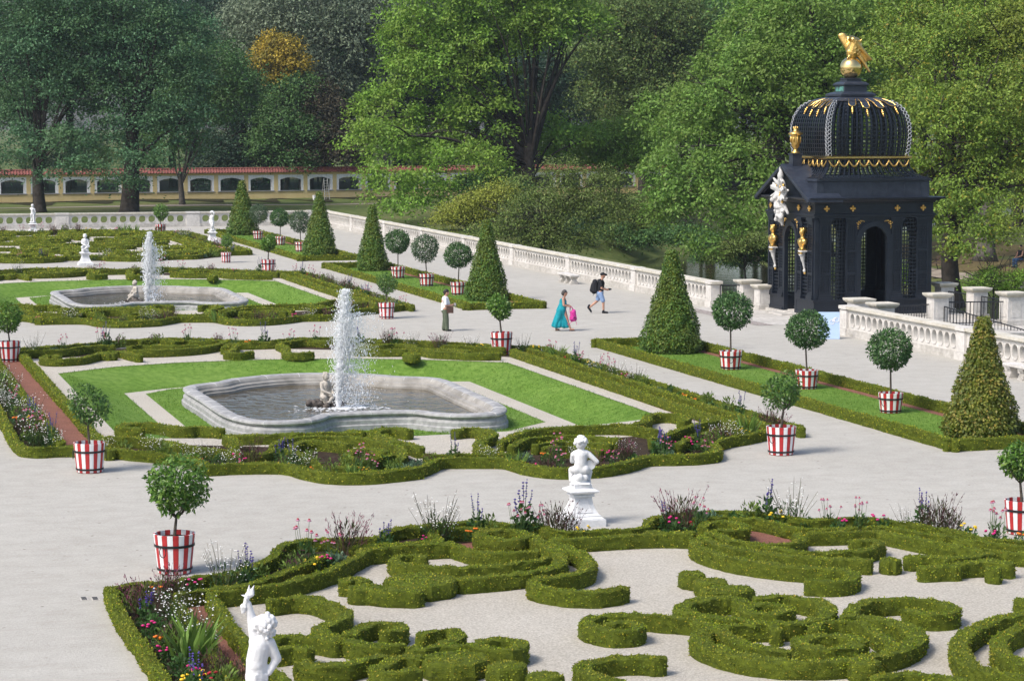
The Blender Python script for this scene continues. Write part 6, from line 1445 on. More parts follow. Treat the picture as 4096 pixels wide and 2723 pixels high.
        if seed % 2:
            P, u = dome(26, .24, .5, g); P[:, 2] = g.uniform(.35, .58, 26); quads_obj('tassel_blossoms', leaf_quads(P, .16, D=u * .5 + np.array([0, 0, -.8]), spread=.3, aspect=.16, g=g), M['burg'], root)
    return root
KD = {'burgundy': ['burgundy spiky perennial', 'pink-tipped reddish perennial'], 'gaura': ['wispy white gaura', 'airy white gaura'], 'salvia': ['leafy violet-spiked plant', 'tall leafy violet-spiked plant'],
 'zinnia': ['low magenta-flowered plant', 'small bright pink zinnia'], 'marigold': ['low yellow-flowered plant', 'low orange marigold'], 'cone': ['tall pinkish coneflowers', 'dark-centred pink coneflowers'], 'iris': ['bright green iris clump', 'upright green blades'],
 'silver': ['low round green perennial', 'low grey-green perennial'], 'lime': ['yellow-green perennial', 'red-tasselled green plant'], 'crimson': ['low dark red flowers', 'low crimson flowers']}
PROTO = {}; nplant = [0]
LM1 = [(6.37, 43.5, 'the nearest striped tub'), (15.2, 45.6, 'the putto pedestal'), (23.6, 42.7, 'the right-edge tub'), (6.4, 34.5, 'the torch statue'), (10, 44.5, 'the left box rosette'), (19, 44.5, 'the right box rosette')]
LM2 = [(6.28, 56.6, 'the sparse left citrus tub'), (23.35, 54.6, 'the leaning citrus tub'), (23.7, 80.9, 'the citrus tub'), (6.5, 83.2, 'the left-edge tub'), (15.2, 69.6, 'the near water jet'), (11, 55, 'the left box arcs'), (19, 55.5, 'the right box arcs'), (24.8, 66, 'the near cone bed'), (14, 86.3, 'the back chip gap')]
LM3 = [(23.2, 96.5, 'the citrus tub'), (23.7, 125.8, 'the round citrus tub'), (15.2, 112, 'the far water jet'), (11, 97.5, 'the left box arcs'), (19, 98, 'the right box arcs'), (24.8, 110, 'the middle cone bed')]
LM4 = [(15.04, 136, 'the seated putto'), (25.3, 156, 'the hat statue'), (15.46, 174, 'the farthest putto'), (24.2, 170, 'the far citrus tub'), (23.2, 136.3, 'the small citrus tub'), (20, 140, 'the box hedges')]
fx, fy = math.sin(R(16.586)), math.cos(R(16.586))
def flower(kind, x, y, s, border, LM):
    v = int(rng.integers(0, 2)); key = (kind, v)
    if key not in PROTO: PROTO[key] = plant_kind(kind, 60 + 2 * len(PROTO) + v); o = PROTO[key]
    else: o = copy_tree(PROTO[key])
    o.location = (x, y, .004); o.rotation_euler = (0, 0, rng.uniform(0, 6.28)); o.scale = (s, s, s * rng.uniform(.9, 1.12))
    d = sorted((math.hypot(x - a, y - b), a, b, n) for a, b, n in LM)[0]
    dx = (x - d[1]) * fy - (y - d[2]) * fx; dy = (x - d[1]) * fx + (y - d[2]) * fy
    rel = ('left of' if dx < 0 else 'right of') if abs(dx) > abs(dy) * .6 else ('behind' if dy > 0 else 'in front of')
    tag(o, ' '.join(f'{KD[kind][v]} in {border}, {rel} {d[3]}'.replace('the near', 'near').replace('the far fountain', 'far fountain').split()[:16]), 'flowers' if kind not in ('iris', 'silver', 'lime') else 'plant', f'{KD[kind][v]}s in {border}')
    nplant[0] += 1
ALL = ['burgundy', 'gaura', 'salvia', 'zinnia', 'marigold', 'cone', 'iris', 'silver', 'lime', 'crimson']
def pick(wts): return ALL[int(rng.choice(10, p=np.array(wts) / sum(wts)))]
W0 = [1, 2, 1, 1.1, 1, 1.6, 1, 5, 4, .5]
def run(line, n, jit, wts, border, LM, s=(.75, 1.1)):
    P = resample(line, .1)
    for i in range(n):
        q = P[min(len(P) - 1, int((i + rng.random() * .8) / n * len(P)))]
        flower(pick(wts), q[0] + rng.uniform(-jit, jit), q[1] + rng.uniform(-jit, jit), rng.uniform(*s), border, LM)
# foreground: notable clumps first
B1 = 'the foreground border'; B1L = 'the lower left border'
for k, x, y, s in [('burgundy', 5.35, 39.7, 1.15), ('lime', 5.1, 39.9, .9), ('salvia', 5.2, 38.9, .9), ('gaura', 5.6, 38.0, 1.1), ('zinnia', 5.15, 37.9, 1), ('marigold', 5.2, 37.0, 1), ('iris', 5.45, 35.9, 1.15), ('iris', 5.6, 36.4, 1.0), ('lime', 5.3, 36.9, .9), ('gaura', 5.75, 36.6, 1.1), ('zinnia', 5.15, 36.2, .9),
     ('burgundy', 5.7, 34.6, .9), ('zinnia', 5.25, 34.6, 1.1), ('marigold', 5.35, 34.3, 1), ('crimson', 5.5, 34.2, 1), ('burgundy', 5.95, 33.9, .9), ('gaura', 5.75, 39.2, 1.0), ('silver', 5.3, 38.4, 1), ('silver', 5.25, 35.3, 1), ('marigold', 5.2, 33.9, 1.1), ('lime', 5.6, 33.5, 1), ('salvia', 5.15, 33.4, .9)]:
    flower(k, x, y, s, B1L, LM1)
for k, x, y, s in [('gaura', 6.95, 41.3, 1.15), ('salvia', 7.35, 41.5, 1.0), ('lime', 7.7, 41.7, .7), ('zinnia', 6.3, 41.1, 1), ('burgundy', 5.9, 41.1, .9), ('marigold', 5.7, 40.9, 1), ('lime', 8.4, 42.4, 1.0), ('cone', 8.8, 43.2, 1.2), ('marigold', 8.75, 42.5, 1), ('zinnia', 9.1, 42.9, 1), ('cone', 9.3, 43.3, .9), ('silver', 9.35, 43.0, 1), ('burgundy', 9.75, 43.9, 1.25), ('salvia', 10.6, 44.2, .9), ('zinnia', 11.5, 44.7, .8), ('gaura', 11.8, 44.9, 1.25), ('gaura', 12.0, 45.1, 1.1),
     ('marigold', 12.5, 45.0, 1.0), ('salvia', 12.75, 45.3, .9), ('lime', 13.0, 45.3, .9), ('salvia', 13.75, 45.3, 1.25), ('cone', 13.6, 45.2, 1.0), ('cone', 14.0, 45.2, .9), ('burgundy', 14.35, 45.1, 1.15), ('burgundy', 14.6, 45.0, .9), ('marigold', 14.7, 44.4, .9), ('zinnia', 16.75, 44.6, 1), ('burgundy', 17.0, 44.9, 1.3), ('salvia', 16.75, 45.0, .8), ('silver', 17.4, 45.1, 1.35), ('silver', 17.7, 45.15, 1.3), ('cone', 17.3, 44.6, .9), ('crimson', 17.05, 44.5, .9),
     ('lime', 18.6, 45.1, 1.0), ('salvia', 18.95, 45.1, 1.05), ('marigold', 19.05, 44.8, 1.1), ('gaura', 19.4, 44.8, 1.35), ('silver', 18.2, 45.0, 1), ('cone', 20.0, 44.2, .9), ('cone', 20.6, 44.0, .9), ('zinnia', 20.0, 43.7, 1), ('zinnia', 20.95, 43.7, 1.1), ('salvia', 21.7, 43.4, 1.0), ('burgundy', 21.8, 42.9, 1.2), ('burgundy', 22.0, 42.7, 1.0), ('marigold', 22.15, 42.2, 1.1), ('cone', 22.6, 41.9, 1.15), ('zinnia', 22.4, 41.7, .9), ('marigold', 22.85, 41.3, 1), ('gaura', 21.4, 43.4, .8), ('silver', 19.6, 44.3, .8)]:
    flower(k, x, y, s, B1, LM1)
B2 = 'the near parterre'
run([(5.5, 61), (5.5, 72), (5.5, 83)], 30, .28, [1.5, 3.4, 2, 1, 1.2, 2, .5, 4, 4, .5], 'the near left border', LM2)
run([(5.6, 60.2), (5.55, 64), (5.55, 67)], 14, .28, [1, 4, 2, 1, 1, 2, .3, 4, 4, .4], 'the near left border', LM2)
fo = groups[('P2', 'outer')][0][1]
F2 = [(x, y) for x, y in fo if 6 < x < 24.6 and y < 62]
run([(x, y + .45) for x, y in F2], 44, .2, W0, 'the near front border', LM2, (.65, .95))
run([(8, 57.8), (10, 56.6), (11.4, 55.2), (12.2, 54.6), (13.4, 54.9)], 16, .25, W0, 'the near front border', LM2, (.65, .95))
run([(16.6, 55.2), (18, 54.6), (19.6, 54.8), (21.2, 55.8), (22.5, 56.6), (23.8, 57.6)], 22, .3, [3, 4, 1, 2, 1.5, 2, 1, 1.5, 2, .6], 'the near front border', LM2, (.7, 1.0))
run([(24.85, 58.4), (24.85, 70), (24.85, 80)], 40, .12, [2.6, 3, 1, .5, .5, 1.6, .6, 6, 5, .2], 'the near right border', LM2, (.7, 1.0))
ob2 = groups[('P2', 'outer_b')][0][1]
run([(x, y - .4) for x, y in ob2], 34, .15, [2.4, 2, 1.6, .6, .8, 2.4, .4, 4, 4, .2], 'the near back border', LM2, (.8, 1.1))
B3 = 'the far fountain parterre'
run([(x, y + .5 + SH) for x, y in F2], 26, .25, [3, 3, .8, 1.5, 1, 1.4, .5, 2, 2, .4], 'the far fountain front border', LM3)
run([(24.85, 58.4 + SH), (24.85, 70 + SH), (24.85, 80 + SH)], 28, .15, [4, 4, 1, .6, .8, 1.4, .4, 3, 2, .2], 'the far fountain right border', LM3)
run([(x, y - .3 + SH) for x, y in ob2 if x > 7], 18, .2, [4, 2, 1.2, .6, .6, 3, .3, 2, 2, .2], 'the far fountain back border', LM3)
B4 = 'the back parterre'
run([(11.5, 139.5), (15.5, 140.6), (19, 139.6), (22.5, 141.2), (24.8, 143.5)], 20, .4, W0, 'the back parterre front border', LM4)
run([(24.9, 144), (24.9, 156), (24.9, 168)], 14, .2, [3, 4, 1, .6, .8, 1.4, .4, 3, 3, .2], 'the back parterre right border', LM4)
run([(13, 172.6), (16, 171.6), (19, 173), (22, 171.4), (24.5, 169.4)], 14, .3, [3, 2, 1, .4, .6, 3, .4, 2, 3, .2], 'the back parterre back border', LM4, (.9, 1.3))
run([(28.9, 141.5), (29, 139)], 2, .1, W0, 'the far lawn bed corner', [(30, 141, 'the cone')]) if False else None
# ------------------------------------------------------------------ white statues
M['white_st'] = pmat('white_statue_paint', [(.3, (.56, .57, .585)), (.55, (.69, .7, .715)), (.75, (.75, .76, .775))], 3.5, .6, .2, 40, .3, fine=((.5, .5, .5), (.78, .78, .79), .3), fscale=16)
M['old_st'] = pmat('weathered_figure_stone', [(.3, (.34, .31, .27)), (.7, (.52, .49, .44))], 9, .85, .4, 40, .2)
M['rockm'] = pmat('wet_rock', [(.3, (.035, .03, .028)), (.7, (.12, .1, .085))], 5, .6, .6, 20, .4)
YAW = R(-16.586)
def pedestal(x, y, label, sc=1.0, z=0):
    root = empty('statue_pedestal', (x, y, z)); tag(root, label, 'pedestal', 'white statue pedestals'); root.scale = (sc, sc, sc)
    b = MB(); b.box((0, 0, .07), (.84, .84, .15)); b.lathe([(.39, .145), (.39, .165), (.34, .2), (.34, .225)], sq=True); b.build('plinth', M['white_st'], root)
    s = MB(); s.lathe([(.315, .224), (.285, .27), (.24, .36), (.205, .46), (.19, .55), (.185, .6)], sq=True); sh_ = s.build('shaft', M['white_st'], root)
    for k in range(4):
        a = k * PI / 2; p = MB(); V = []
        for z_, r_, w_ in ((.29, .278, .17), (.36, .245, .145), (.46, .21, .12), (.54, .197, .11)):
            for q in (-w_, w_): V.append((q * math.cos(a) - (-(r_ + .004)) * -math.sin(a), q * math.sin(a) + (-(r_ + .004)) * math.cos(a), z_))
        p.add(V, [(0, 1, 3, 2), (2, 3, 5, 4), (4, 5, 7, 6)])
        for (i, j) in ((0, 2), (2, 4), (4, 6), (1, 3), (3, 5), (5, 7), (0, 1), (6, 7)): p.tube([V[i], V[j]], .008, 4)
        p.build('panel', M['white_st'], sh_)
    c = MB(); c.lathe([(.19, .6), (.23, .61), (.23, .64), (.21, .65), (.25, .69), (.315, .71), (.315, .735), (.22, .775), (.22, .78)], sq=True); c.box((0, 0, .82), (.38, .34, .085)); c.build('cap', M['white_st'], root)
    return root
def hair(mb, c, r, n, g, s=.045):
    for _ in range(n):
        u = unit(g.normal(size=3)); 
        if u[1] < -.35 and u[2] < .35: continue          # leave the face (toward -y) free
        p = np.array(c) + u * r; mb.ball(p, s * g.uniform(.75, 1.25), 6, 5)
def face(mb, c, r, d=(0, -1, 0)):
    """nose, brow, lips, cheeks, chin and ears; d = facing"""
    d = Vector(d).normalized(); s = Vector((-d.y, d.x, 0)).normalized(); u = s.cross(d) * -1; u = d.cross(s) if u.z < 0 else u
    if u.z < 0: u = -u
    P = lambda a, b, e: (Vector(c) + s * a * r + u * b * r + d * e * r)[:]
    mb.cone_seg(P(0, .2, .9), .1 * r, P(0, -.12, 1.08), .15 * r, 6); mb.ball(P(0, -.5, .86), (.22 * r, .22 * r, .09 * r), 7, 5); mb.ball(P(0, -.85, .72), .22 * r, 7, 5)
    for q in (-1, 1):
        mb.ball(P(q * .42, -.28, .78), .3 * r, 7, 5); mb.cone_seg(P(q * .2, .32, .9), .1 * r, P(q * .55, .3, .74), .09 * r, 6); mb.ball(P(q * .36, .12, .84), .12 * r, 6, 5)
        mb.ball(P(q * 1.0, -.05, .02), (.14 * r, .2 * r, .26 * r), 6, 5)
def hand(mb, w, d, n, s=1.0, curl=.6):
    """palm and five fingers: w wrist, d pointing dir, n palm normal"""
    w = Vector(w); d = Vector(d).normalized(); n = Vector(n).normalized(); a = d.cross(n).normalized()
    for k in (-1.1, -.35, .35, 1.1): mb.cone_seg((w + a * k * .012 * s)[:], .015 * s, (w + d * .055 * s + a * k * .017 * s)[:], .014 * s, 6)
    for k, L in zip((-1.5, -.5, .5, 1.5), (.046, .056, .06, .05)):
        p = w + d * .06 * s + a * k * .0165 * s; q = p + (d * (1 - curl * .5) + n * curl * .6).normalized() * L * .6 * s; e = q + (d * (1 - curl) + n * curl).normalized() * L * .6 * s
        mb.cone_seg(p[:], .0098 * s, q[:], .009 * s, 6); mb.cone_seg(q[:], .009 * s, e[:], .007 * s, 6)
    p = w + d * .015 * s + a * .025 * s; q = p + (a * .8 + d * .7 + n * .3).normalized() * .035 * s; mb.cone_seg(p[:], .012 * s, q[:], .011 * s, 6); mb.cone_seg(q[:], .011 * s, (q + (d + n * .5).normalized() * .03 * s)[:], .008 * s, 6)
def statue(x, y, z, rz, build, label, mat='white_st', vox=.014):
    root = empty('statue', (x, y, z), rz); tag(root, label, 'statue', 'white putto statues' if mat == 'white_st' else 'fountain putti')
    build(root, M[mat], vox, np.random.default_rng(int(x * 10 + y))); return root
def putto_drum(root, mat, vox, g):     # seen from behind, seated on a rock, disc under the right arm
    b = MB(); C = b.cone_seg
    C((0, .02, .30), .155, (0, .0, .42), .135, 14); C((0, 0, .42), .13, (0, .01, .6), .14, 14); C((-.1, .01, .62), .085, (.1, .01, .63), .085, 12); C((0, .01, .66), .07, (0, .0, .76), .06)
    for s in (-1, 1): b.ball((s * .085, -.045, .30), (.105, .1, .1), 10, 8)
    C((-.1, .06, .29), .085, (-.2, .2, .25), .075); C((-.2, .2, .25), .07, (-.215, .14, .06), .045); C((-.215, .14, .04), .04, (-.22, .24, .02), .03)
    C((.1, .08, .29), .085, (.17, .22, .22), .07); C((.17, .22, .22), .065, (.16, .14, .06), .045); C((.16, .14, .04), .04, (.18, .24, .02), .03)
    C((.16, .01, .62), .062, (.34, .0, .46), .048); C((.34, .0, .46), .047, (.245, .13, .38), .036); hand(b, (.245, .13, .38), (-.7, .3, -.4), (-.5, -.5, 0), 1.0)
    C((-.16, .02, .6), .06, (-.19, .12, .45), .048); C((-.19, .12, .45), .045, (-.05, .24, .42), .036); hand(b, (-.05, .24, .42), (1, .2, 0), (0, 0, -1), 1.0)
    b.ball((0, .0, .845), (.118, .128, .135), 14, 11); face(b, (0, .02, .84), .118, (.25, 1, -.1))
    fuse(b, 'figure', mat, root, vox, 3)
    h = MB(); [h.ball(np.array((0, -.01, .87)) + unit(u) * .115, g.uniform(.03, .05), 6, 5) for u in g.normal(size=(60, 3)) if not (u[1] > .55 * np.linalg.norm(u) or u[2] < -.35 * np.linalg.norm(u))]; fuse(h, 'hair', mat, root, .012, 1)
    r = MB(); r.box((0, .02, .015), (.42, .4, .03)); [r.ball((g.uniform(-.12, .12), g.uniform(-.1, .12), g.uniform(.05, .18)), g.uniform(.07, .11), 7, 5) for _ in range(14)]; fuse(r, 'rock', mat, root, .018, 1)
    d = MB(); d.lathe([(.0, -.03), (.1, -.03), (.105, 0), (.1, .03), (0, .03)], n=20, cap=False); o = d.build('tambourine', mat, root, smooth=False); o.location = (.2, .04, .39); o.rotation_euler = (R(75), R(10), R(25))
def putto_torch(root, mat, vox, g):    # right arm raised with torch; head thrown back, facing image left
    Q = lambda x, y, dy=0.0: ((x - 330) / 665, dy, (960 - y) / 665 + .42)
    b = MB(); C = b.cone_seg
    C(Q(318, 880), .145, Q(318, 770), .135, 14); C(Q(318, 770), .14, Q(345, 630), .135, 14); C(Q(300, 600), .075, Q(425, 610, .02), .08, 12); C(Q(365, 600), .07, Q(372, 520), .058)
    b.ball(Q(315, 800, -.05), (.115, .1, .12), 12, 9)
    for px in (300, 372): b.ball(Q(px, 655, -.075), (.07, .05, .06), 8, 6)
    C(Q(305, 560, .02), .08, Q(278, 400, .03), .064); C(Q(278, 400, .03), .062, Q(250, 265, .0), .044); hand(b, Q(248, 250), (-.25, -.1, 1), (-1, -.2, 0), 1.1, .9)
    C(Q(430, 610, .02), .078, Q(488, 755, .05), .066); C(Q(488, 755, .05), .062, Q(425, 870, -.02), .04); hand(b, Q(425, 872, -.02), (-.8, -.1, -.5), (0, -1, 0), 1.1)
    c = Vector(Q(385, 440, -.01)); b.ball(c[:], (.13, .122, .13), 14, 11); fd = Vector((-.86, -.25, .42)).normalized(); face(b, c[:], .125, fd)
    for k in range(3): b.cone_seg((c + fd * .05)[:], .075, (c + fd * .05 + Vector((-.03, -.01, -.05)))[:], .05)
    C(Q(290, 900), .1, Q(285, 1080, -.03), .085); C(Q(350, 900), .1, Q(365, 1080, .03), .085); C(Q(285, 1080, -.03), .08, Q(290, 1200, .02), .05); C(Q(365, 1080, .03), .08, Q(365, 1200, .08), .05)
    C(Q(290, 1215, 0), .04, Q(270, 1222, -.1), .03); C(Q(365, 1215, .07), .04, Q(350, 1222, -.03), .03)
    fuse(b, 'figure', mat, root, vox, 3)
    h = MB()
    for _ in range(80):
        u = unit(g.normal(size=3)); 
        if Vector(u).dot(fd) > .35: continue
        h.ball((c + Vector(u) * .128 + Vector((.02, 0, .0)))[:], g.uniform(.026, .042), 6, 5)
    for k in range(14): h.ball((c + Vector((g.uniform(.02, .13), g.uniform(-.11, .11), -.09 - g.random() * .12)))[:], g.uniform(.022, .034), 6, 5)
    fuse(h, 'hair', mat, root, .011, 1)
    t = MB(); t.cone_seg(Q(212, 330, -.02), .028, Q(248, 190, -.02), .038, 10)
    t.cone_seg(Q(208, 290, -.02), .042, Q(198, 352, -.02), .008, 8); t.cone_seg(Q(226, 290, -.03), .03, Q(206, 345, -.03), .008, 8)
    for (x0, y0, x1, y1) in ((255, 190, 264, 98), (270, 190, 306, 100), (262, 185, 290, 140), (285, 180, 302, 130)): t.cone_seg(Q(x0, y0, -.02), .036, Q(x1, y1, -.02), .006, 8)
    fuse(t, 'torch', mat, root, .009, 1)
    cl = MB()
    for k in range(5): cl.tube([Q(235, 865 + k * 14, .0), Q(318, 872 + k * 15, -.15), Q(410, 880 + k * 12, -.06), Q(400, 880 + k * 12, .1), Q(318, 872 + k * 15, .15), Q(238, 865 + k * 14, .05)], .022, 6)
    cl.cone_seg(Q(318, 890), .15, Q(318, 930), .15, 14); fuse(cl, 'loincloth', mat, root, .014, 2)
    base = MB(); base.box(Q(325, 1245), (.36, .34, .05)); base.build('base', mat, root)
def putto_seated(root, mat, vox, g):   # facing the viewer, legs crossed, hand on the knee
    b = MB(); C = b.cone_seg
    C((0, .04, .2), .15, (0, .02, .4), .13, 14); C((0, .02, .4), .13, (.0, 0, .56), .13); C((-.1, 0, .6), .075, (.1, 0, .6), .075); C((0, 0, .62), .06, (0, -.02, .72), .055)
    b.ball((0, -.03, .81), (.105, .112, .125), 12, 10); face(b, (0, -.03, .81), .108, (.15, -1, -.15)); 
    C((.1, 0, .2), .09, (.2, -.2, .24), .075); C((.2, -.2, .24), .07, (.0, -.3, .12), .05); C((0, -.3, .1), .04, (-.1, -.36, .06), .035)
    C((-.1, 0, .2), .09, (-.17, -.24, .2), .075); C((-.17, -.24, .2), .07, (-.1, -.24, .02), .045); C((-.1, -.26, .02), .04, (-.1, -.36, .0), .03)
    C((-.14, 0, .6), .058, (-.17, -.1, .4), .045); C((-.17, -.1, .4), .045, (.02, -.27, .3), .036); hand(b, (.02, -.27, .3), (1, -.2, -.1), (0, 0, -1)); C((.14, 0, .6), .058, (.2, -.02, .4), .045); C((.2, -.02, .4), .045, (.17, -.2, .31), .036); hand(b, (.17, -.2, .31), (-.6, -.6, -.1), (0, 0, -1))
    for _ in range(40):
        u = unit(g.normal(size=3))
        if u[1] < -.3 and u[2] < .5: continue
        b.ball(np.array((0, -.02, .84)) + u * .1, g.uniform(.025, .04), 6, 5)
    fuse(b, 'figure', mat, root, vox, 3)
    r = MB(); [r.ball((g.uniform(-.14, .14), g.uniform(-.1, .14), g.uniform(.02, .12)), g.uniform(.07, .1), 7, 5) for _ in range(10)]; r.box((0, 0, .01), (.4, .38, .04)); fuse(r, 'rock', mat, root, .02, 1)
def putto_stand(hat):
    def f(root, mat, vox, g):
        b = MB(); C = b.cone_seg; k = 1.0
        C((-.08, 0, .55), .1, (-.07, -.02, .3), .075); C((-.07, -.02, .3), .07, (-.07, 0, .06), .045); C((-.07, 0, .05), .04, (-.08, -.1, .03), .03)
        C((.08, 0, .55), .1, (.1, -.06, .3), .075); C((.1, -.06, .3), .07, (.12, .04, .07), .045); C((.12, .04, .05), .04, (.14, -.05, .03), .03)
        C((0, .01, .58), .14, (0, -.01, .75), .125); C((0, -.01, .75), .125, (.0, 0, .92), .13); C((-.11, 0, .95), .07, (.11, 0, .95), .07); C((0, 0, .98), .058, (0, -.01, 1.07), .052)
        b.ball((0, -.01, 1.17), (.1, .108, .12), 12, 10); face(b, (0, -.01, 1.17), .104, (.2, -1, 0))
        C((-.15, 0, .95), .055, (-.2, -.02, .72), .045); C((-.2, -.02, .72), .044, (-.15, -.1, .53), .035); hand(b, (-.15, -.1, .53), (.1, -.2, -1), (1, 0, 0))
        if hat: C((.15, 0, .96), .055, (.26, -.05, 1.13), .044); C((.26, -.05, 1.13), .044, (.14, -.06, 1.26), .034); hand(b, (.14, -.06, 1.26), (-1, .1, .3), (0, 0, -1))
        else: C((.15, 0, .95), .055, (.22, -.14, .98), .044); C((.22, -.14, .98), .044, (.09, -.2, 1.08), .034); hand(b, (.09, -.2, 1.08), (-.5, .3, .8), (0, 1, 0))
        fuse(b, 'figure', mat, root, vox, 3)
        h = MB()
        if hat: h.lathe([(.0, 1.33), (.1, 1.3), (.13, 1.24), (.2, 1.215), (.21, 1.2), (.12, 1.21)], (0, 0, 0), 16, cap=False); h.build('hat', mat, root, smooth=True)
        else:
            for _ in range(46):
                u = unit(g.normal(size=3))
                if u[1] < -.3 and u[2] < .4: continue
                h.ball(np.array((0, 0, 1.2)) + u * .095, g.uniform(.025, .04), 6, 5)
            fuse(h, 'hair', mat, root, .014, 1)
        s = MB(); s.cone_seg((-.13, .1, .02), .1, (-.1, .08, .5), .07, 9); s.box((0, 0, .015), (.4, .36, .05)); fuse(s, 'tree_stump', mat, root, .02, 1)
        d = MB()
        for q in range(4): d.cone_seg((-.14, -.06 + q * .04, .66 - q * .02), .035, (.15, -.1 + q * .05, .58 - q * .03), .035, 7)
        fuse(d, 'drapery', mat, root, .016, 1)
    return f
pedestal(15.3, 46.33, 'white moulded pedestal on the gravel behind the foreground parterre')
statue(15.3, 46.33, .862, YAW - R(4), putto_drum, 'white curly-haired putto seated with his back to the viewer, disc under his arm')
pedestal(5.42, 29.75, 'white pedestal under the torch-bearing putto at the bottom edge', .88)
statue(5.42, 29.75, .758, YAW, putto_torch, 'white putto lifting a torch with raised arm, cut by the bottom edge')
pedestal(15.04, 136.0, 'white pedestal of the seated putto at the front of the back parterre')
statue(15.04, 136.0, .862, YAW + R(10), putto_seated, 'white putto seated cross-legged facing the viewer, beyond the far fountain')
pedestal(15.46, 173.4, 'white pedestal at far left, in front of the far balustrade')
statue(15.46, 173.4, .862, YAW + R(170), putto_stand(False), 'slender white standing putto at far left before the far balustrade')
pedestal(25.9, 157.5, 'white pedestal among flowers beside the far lawn bed')
statue(25.9, 157.5, .862, YAW - R(40), putto_stand(True), 'white standing putto with a broad hat, beside the far lawn bed')
def fountain_putto(x, y, f, label, rz):
    root = statue(x, y, -.2, rz, f, label, 'old_st', .018)
    r = MB(); g = np.random.default_rng(4)
    for _ in range(26): a = g.uniform(0, 6.28); q = g.uniform(.1, .62); r.ball((q * math.cos(a), q * math.sin(a) * .7, g.uniform(-.12, .04)), g.uniform(.08, .15), 7, 5)
    fuse(r, 'rock_base', M['rockm'], root, .03, 1)
fountain_putto(JX - .3, JY + .42, putto_seated, 'weathered stone putto beside the jet in the near fountain', YAW + R(35))
fountain_putto(JX - .5, JY + .2 + SH, putto_seated, 'weathered stone putto beside the jet in the far fountain', YAW - R(60))

# ------------------------------------------------------------------ people
M['skin'] = flat('skin', (.42, .23, .16), .55, .35, 0, .08, 10)
M['hair_dk'] = flat('dark_hair', (.018, .014, .012), .55, .4); M['hair_gr'] = flat('grey_black_hair', (.05, .045, .045), .55, .4)
M['turq'] = pmat('turquoise_cloth', [(.3, (.0, .19, .24)), (.7, (.01, .27, .33))], 5, .75, .2, 14, .25)
M['pink'] = pmat('pink_backpack_cloth', [(.35, (.48, .02, .2)), (.55, (.6, .05, .32)), (.65, (.1, .02, .06))], 7, .6, .1, 20, .35)
M['blackc'] = flat('black_cloth', (.012, .013, .017), .8, .3); M['denim'] = pmat('light_denim', [(.3, (.17, .26, .45)), (.7, (.27, .38, .58))], 8, .85, .1, 30, .2)
M['whitec'] = flat('white_cotton', (.74, .74, .76), .85, .2, 0, .05); M['olive'] = pmat('olive_trousers', [(.3, (.075, .095, .065)), (.7, (.12, .145, .1))], 5, .85, .2, 14, .2)
M['brown'] = flat('brown_leather', (.075, .04, .03), .5, .4); M['sandal'] = flat('dark_sandal', (.06, .035, .03), .6, .3)
def head(b, c, r=.1, d=(1, 0, 0)):
    b.ball(c, (r * .98, r * .8, r * 1.22), 14, 11); b.ball((c[0] + d[0] * .015, c[1], c[2] - .05), (.07, .062, .07), 10, 8); face(b, c, r * .92, d)
def person(x, y, label, rz=YAW): 
    r = empty('person', (x, y, 0), rz); return tag(r, label, 'person')
# woman in the turquoise dress: walking to the right, bag held out in front
p = person(28.6, 88.9, 'woman in a long turquoise dress walking right, holding a pink backpack by its straps')
b = MB(); C = b.cone_seg; head(b, (.07, 0, 1.505), .098, (1, .1, -.1)); C((.02, 0, 1.3), .06, (.055, 0, 1.42), .052)
C((0, 0, .95), .14, (0, 0, 1.22), .13); C((0, -.14, 1.3), .055, (0, .14, 1.3), .055)
C((-.0, -.18, 1.28), .053, (.02, -.24, 1.04), .046); C((.02, -.24, 1.04), .043, (.25, -.18, .99), .032); hand(b, (.25, -.18, .99), (1, .1, -.1), (0, .3, -1), 1, .9)
C((.0, .18, 1.28), .053, (.05, .22, 1.04), .046); C((.05, .22, 1.04), .043, (.25, .12, 1.0), .032); hand(b, (.25, .12, 1.0), (1, -.1, -.1), (0, -.3, -1), 1, .9)
C((.0, -.08, .9), .09, (.14, -.09, .48), .06); C((.14, -.09, .48), .055, (.29, -.09, .1), .036); C((.29, -.09, .07), .038, (.42, -.1, .065), .03)
C((0, .08, .9), .09, (-.1, .09, .48), .06); C((-.1, .09, .48), .055, (-.28, .09, .1), .036); C((-.28, .09, .06), .036, (-.16, .09, .035), .03)
fuse(b, 'body', M['skin'], p, .0115, 2)
h = MB(); h.ball((.05, 0, 1.55), (.105, .095, .1), 14, 10); h.ball((.0, 0, 1.5), (.08, .085, .1), 12, 9); fuse(h, 'hair', M['hair_gr'], p, .015, 2)
d = MB()
d.cone_seg((-.01, 0, 1.18), .145, (0, 0, .98), .145, 16); d.cone_seg((-.03, -.09, 1.25), .075, (-.03, .09, 1.25), .075); d.cone_seg((.0, -.08, 1.2), .09, (.03, .08, 1.2), .09); d.cone_seg((-.03, 0, 1.02), .155, (-.08, 0, .8), .2, 18)
for k in range(13):
    f = -1 + 2 * k / 12; d.cone_seg((-.06 + .05 * f, .0 + .1 * math.sin(k * 1.7), .85), .13, (-.1 + .3 * f, .09 * math.sin(k * 2.1), .2 + .02 * math.cos(k)), .075 + .012 * (k % 2), 10)
for s in (-.1, .1): d.tube([(-.06, s, 1.27), (-.02, s, 1.36), (.06, s * .9, 1.26)], .024, 6)
fuse(d, 'dress', M['turq'], p, .016, 2)
for sx, sy, a in ((.36, -.095, 0), (-.2, .09, 0)):
    s = MB(); s.box((sx, sy, .03 if sx > 0 else .012), (.24, .085, .022)); s.tube([(sx + .03, sy - .04, .03), (sx + .03, sy, .095), (sx + .03, sy + .04, .03)], .012, 5); s.build('sandal', M['sandal'], p)
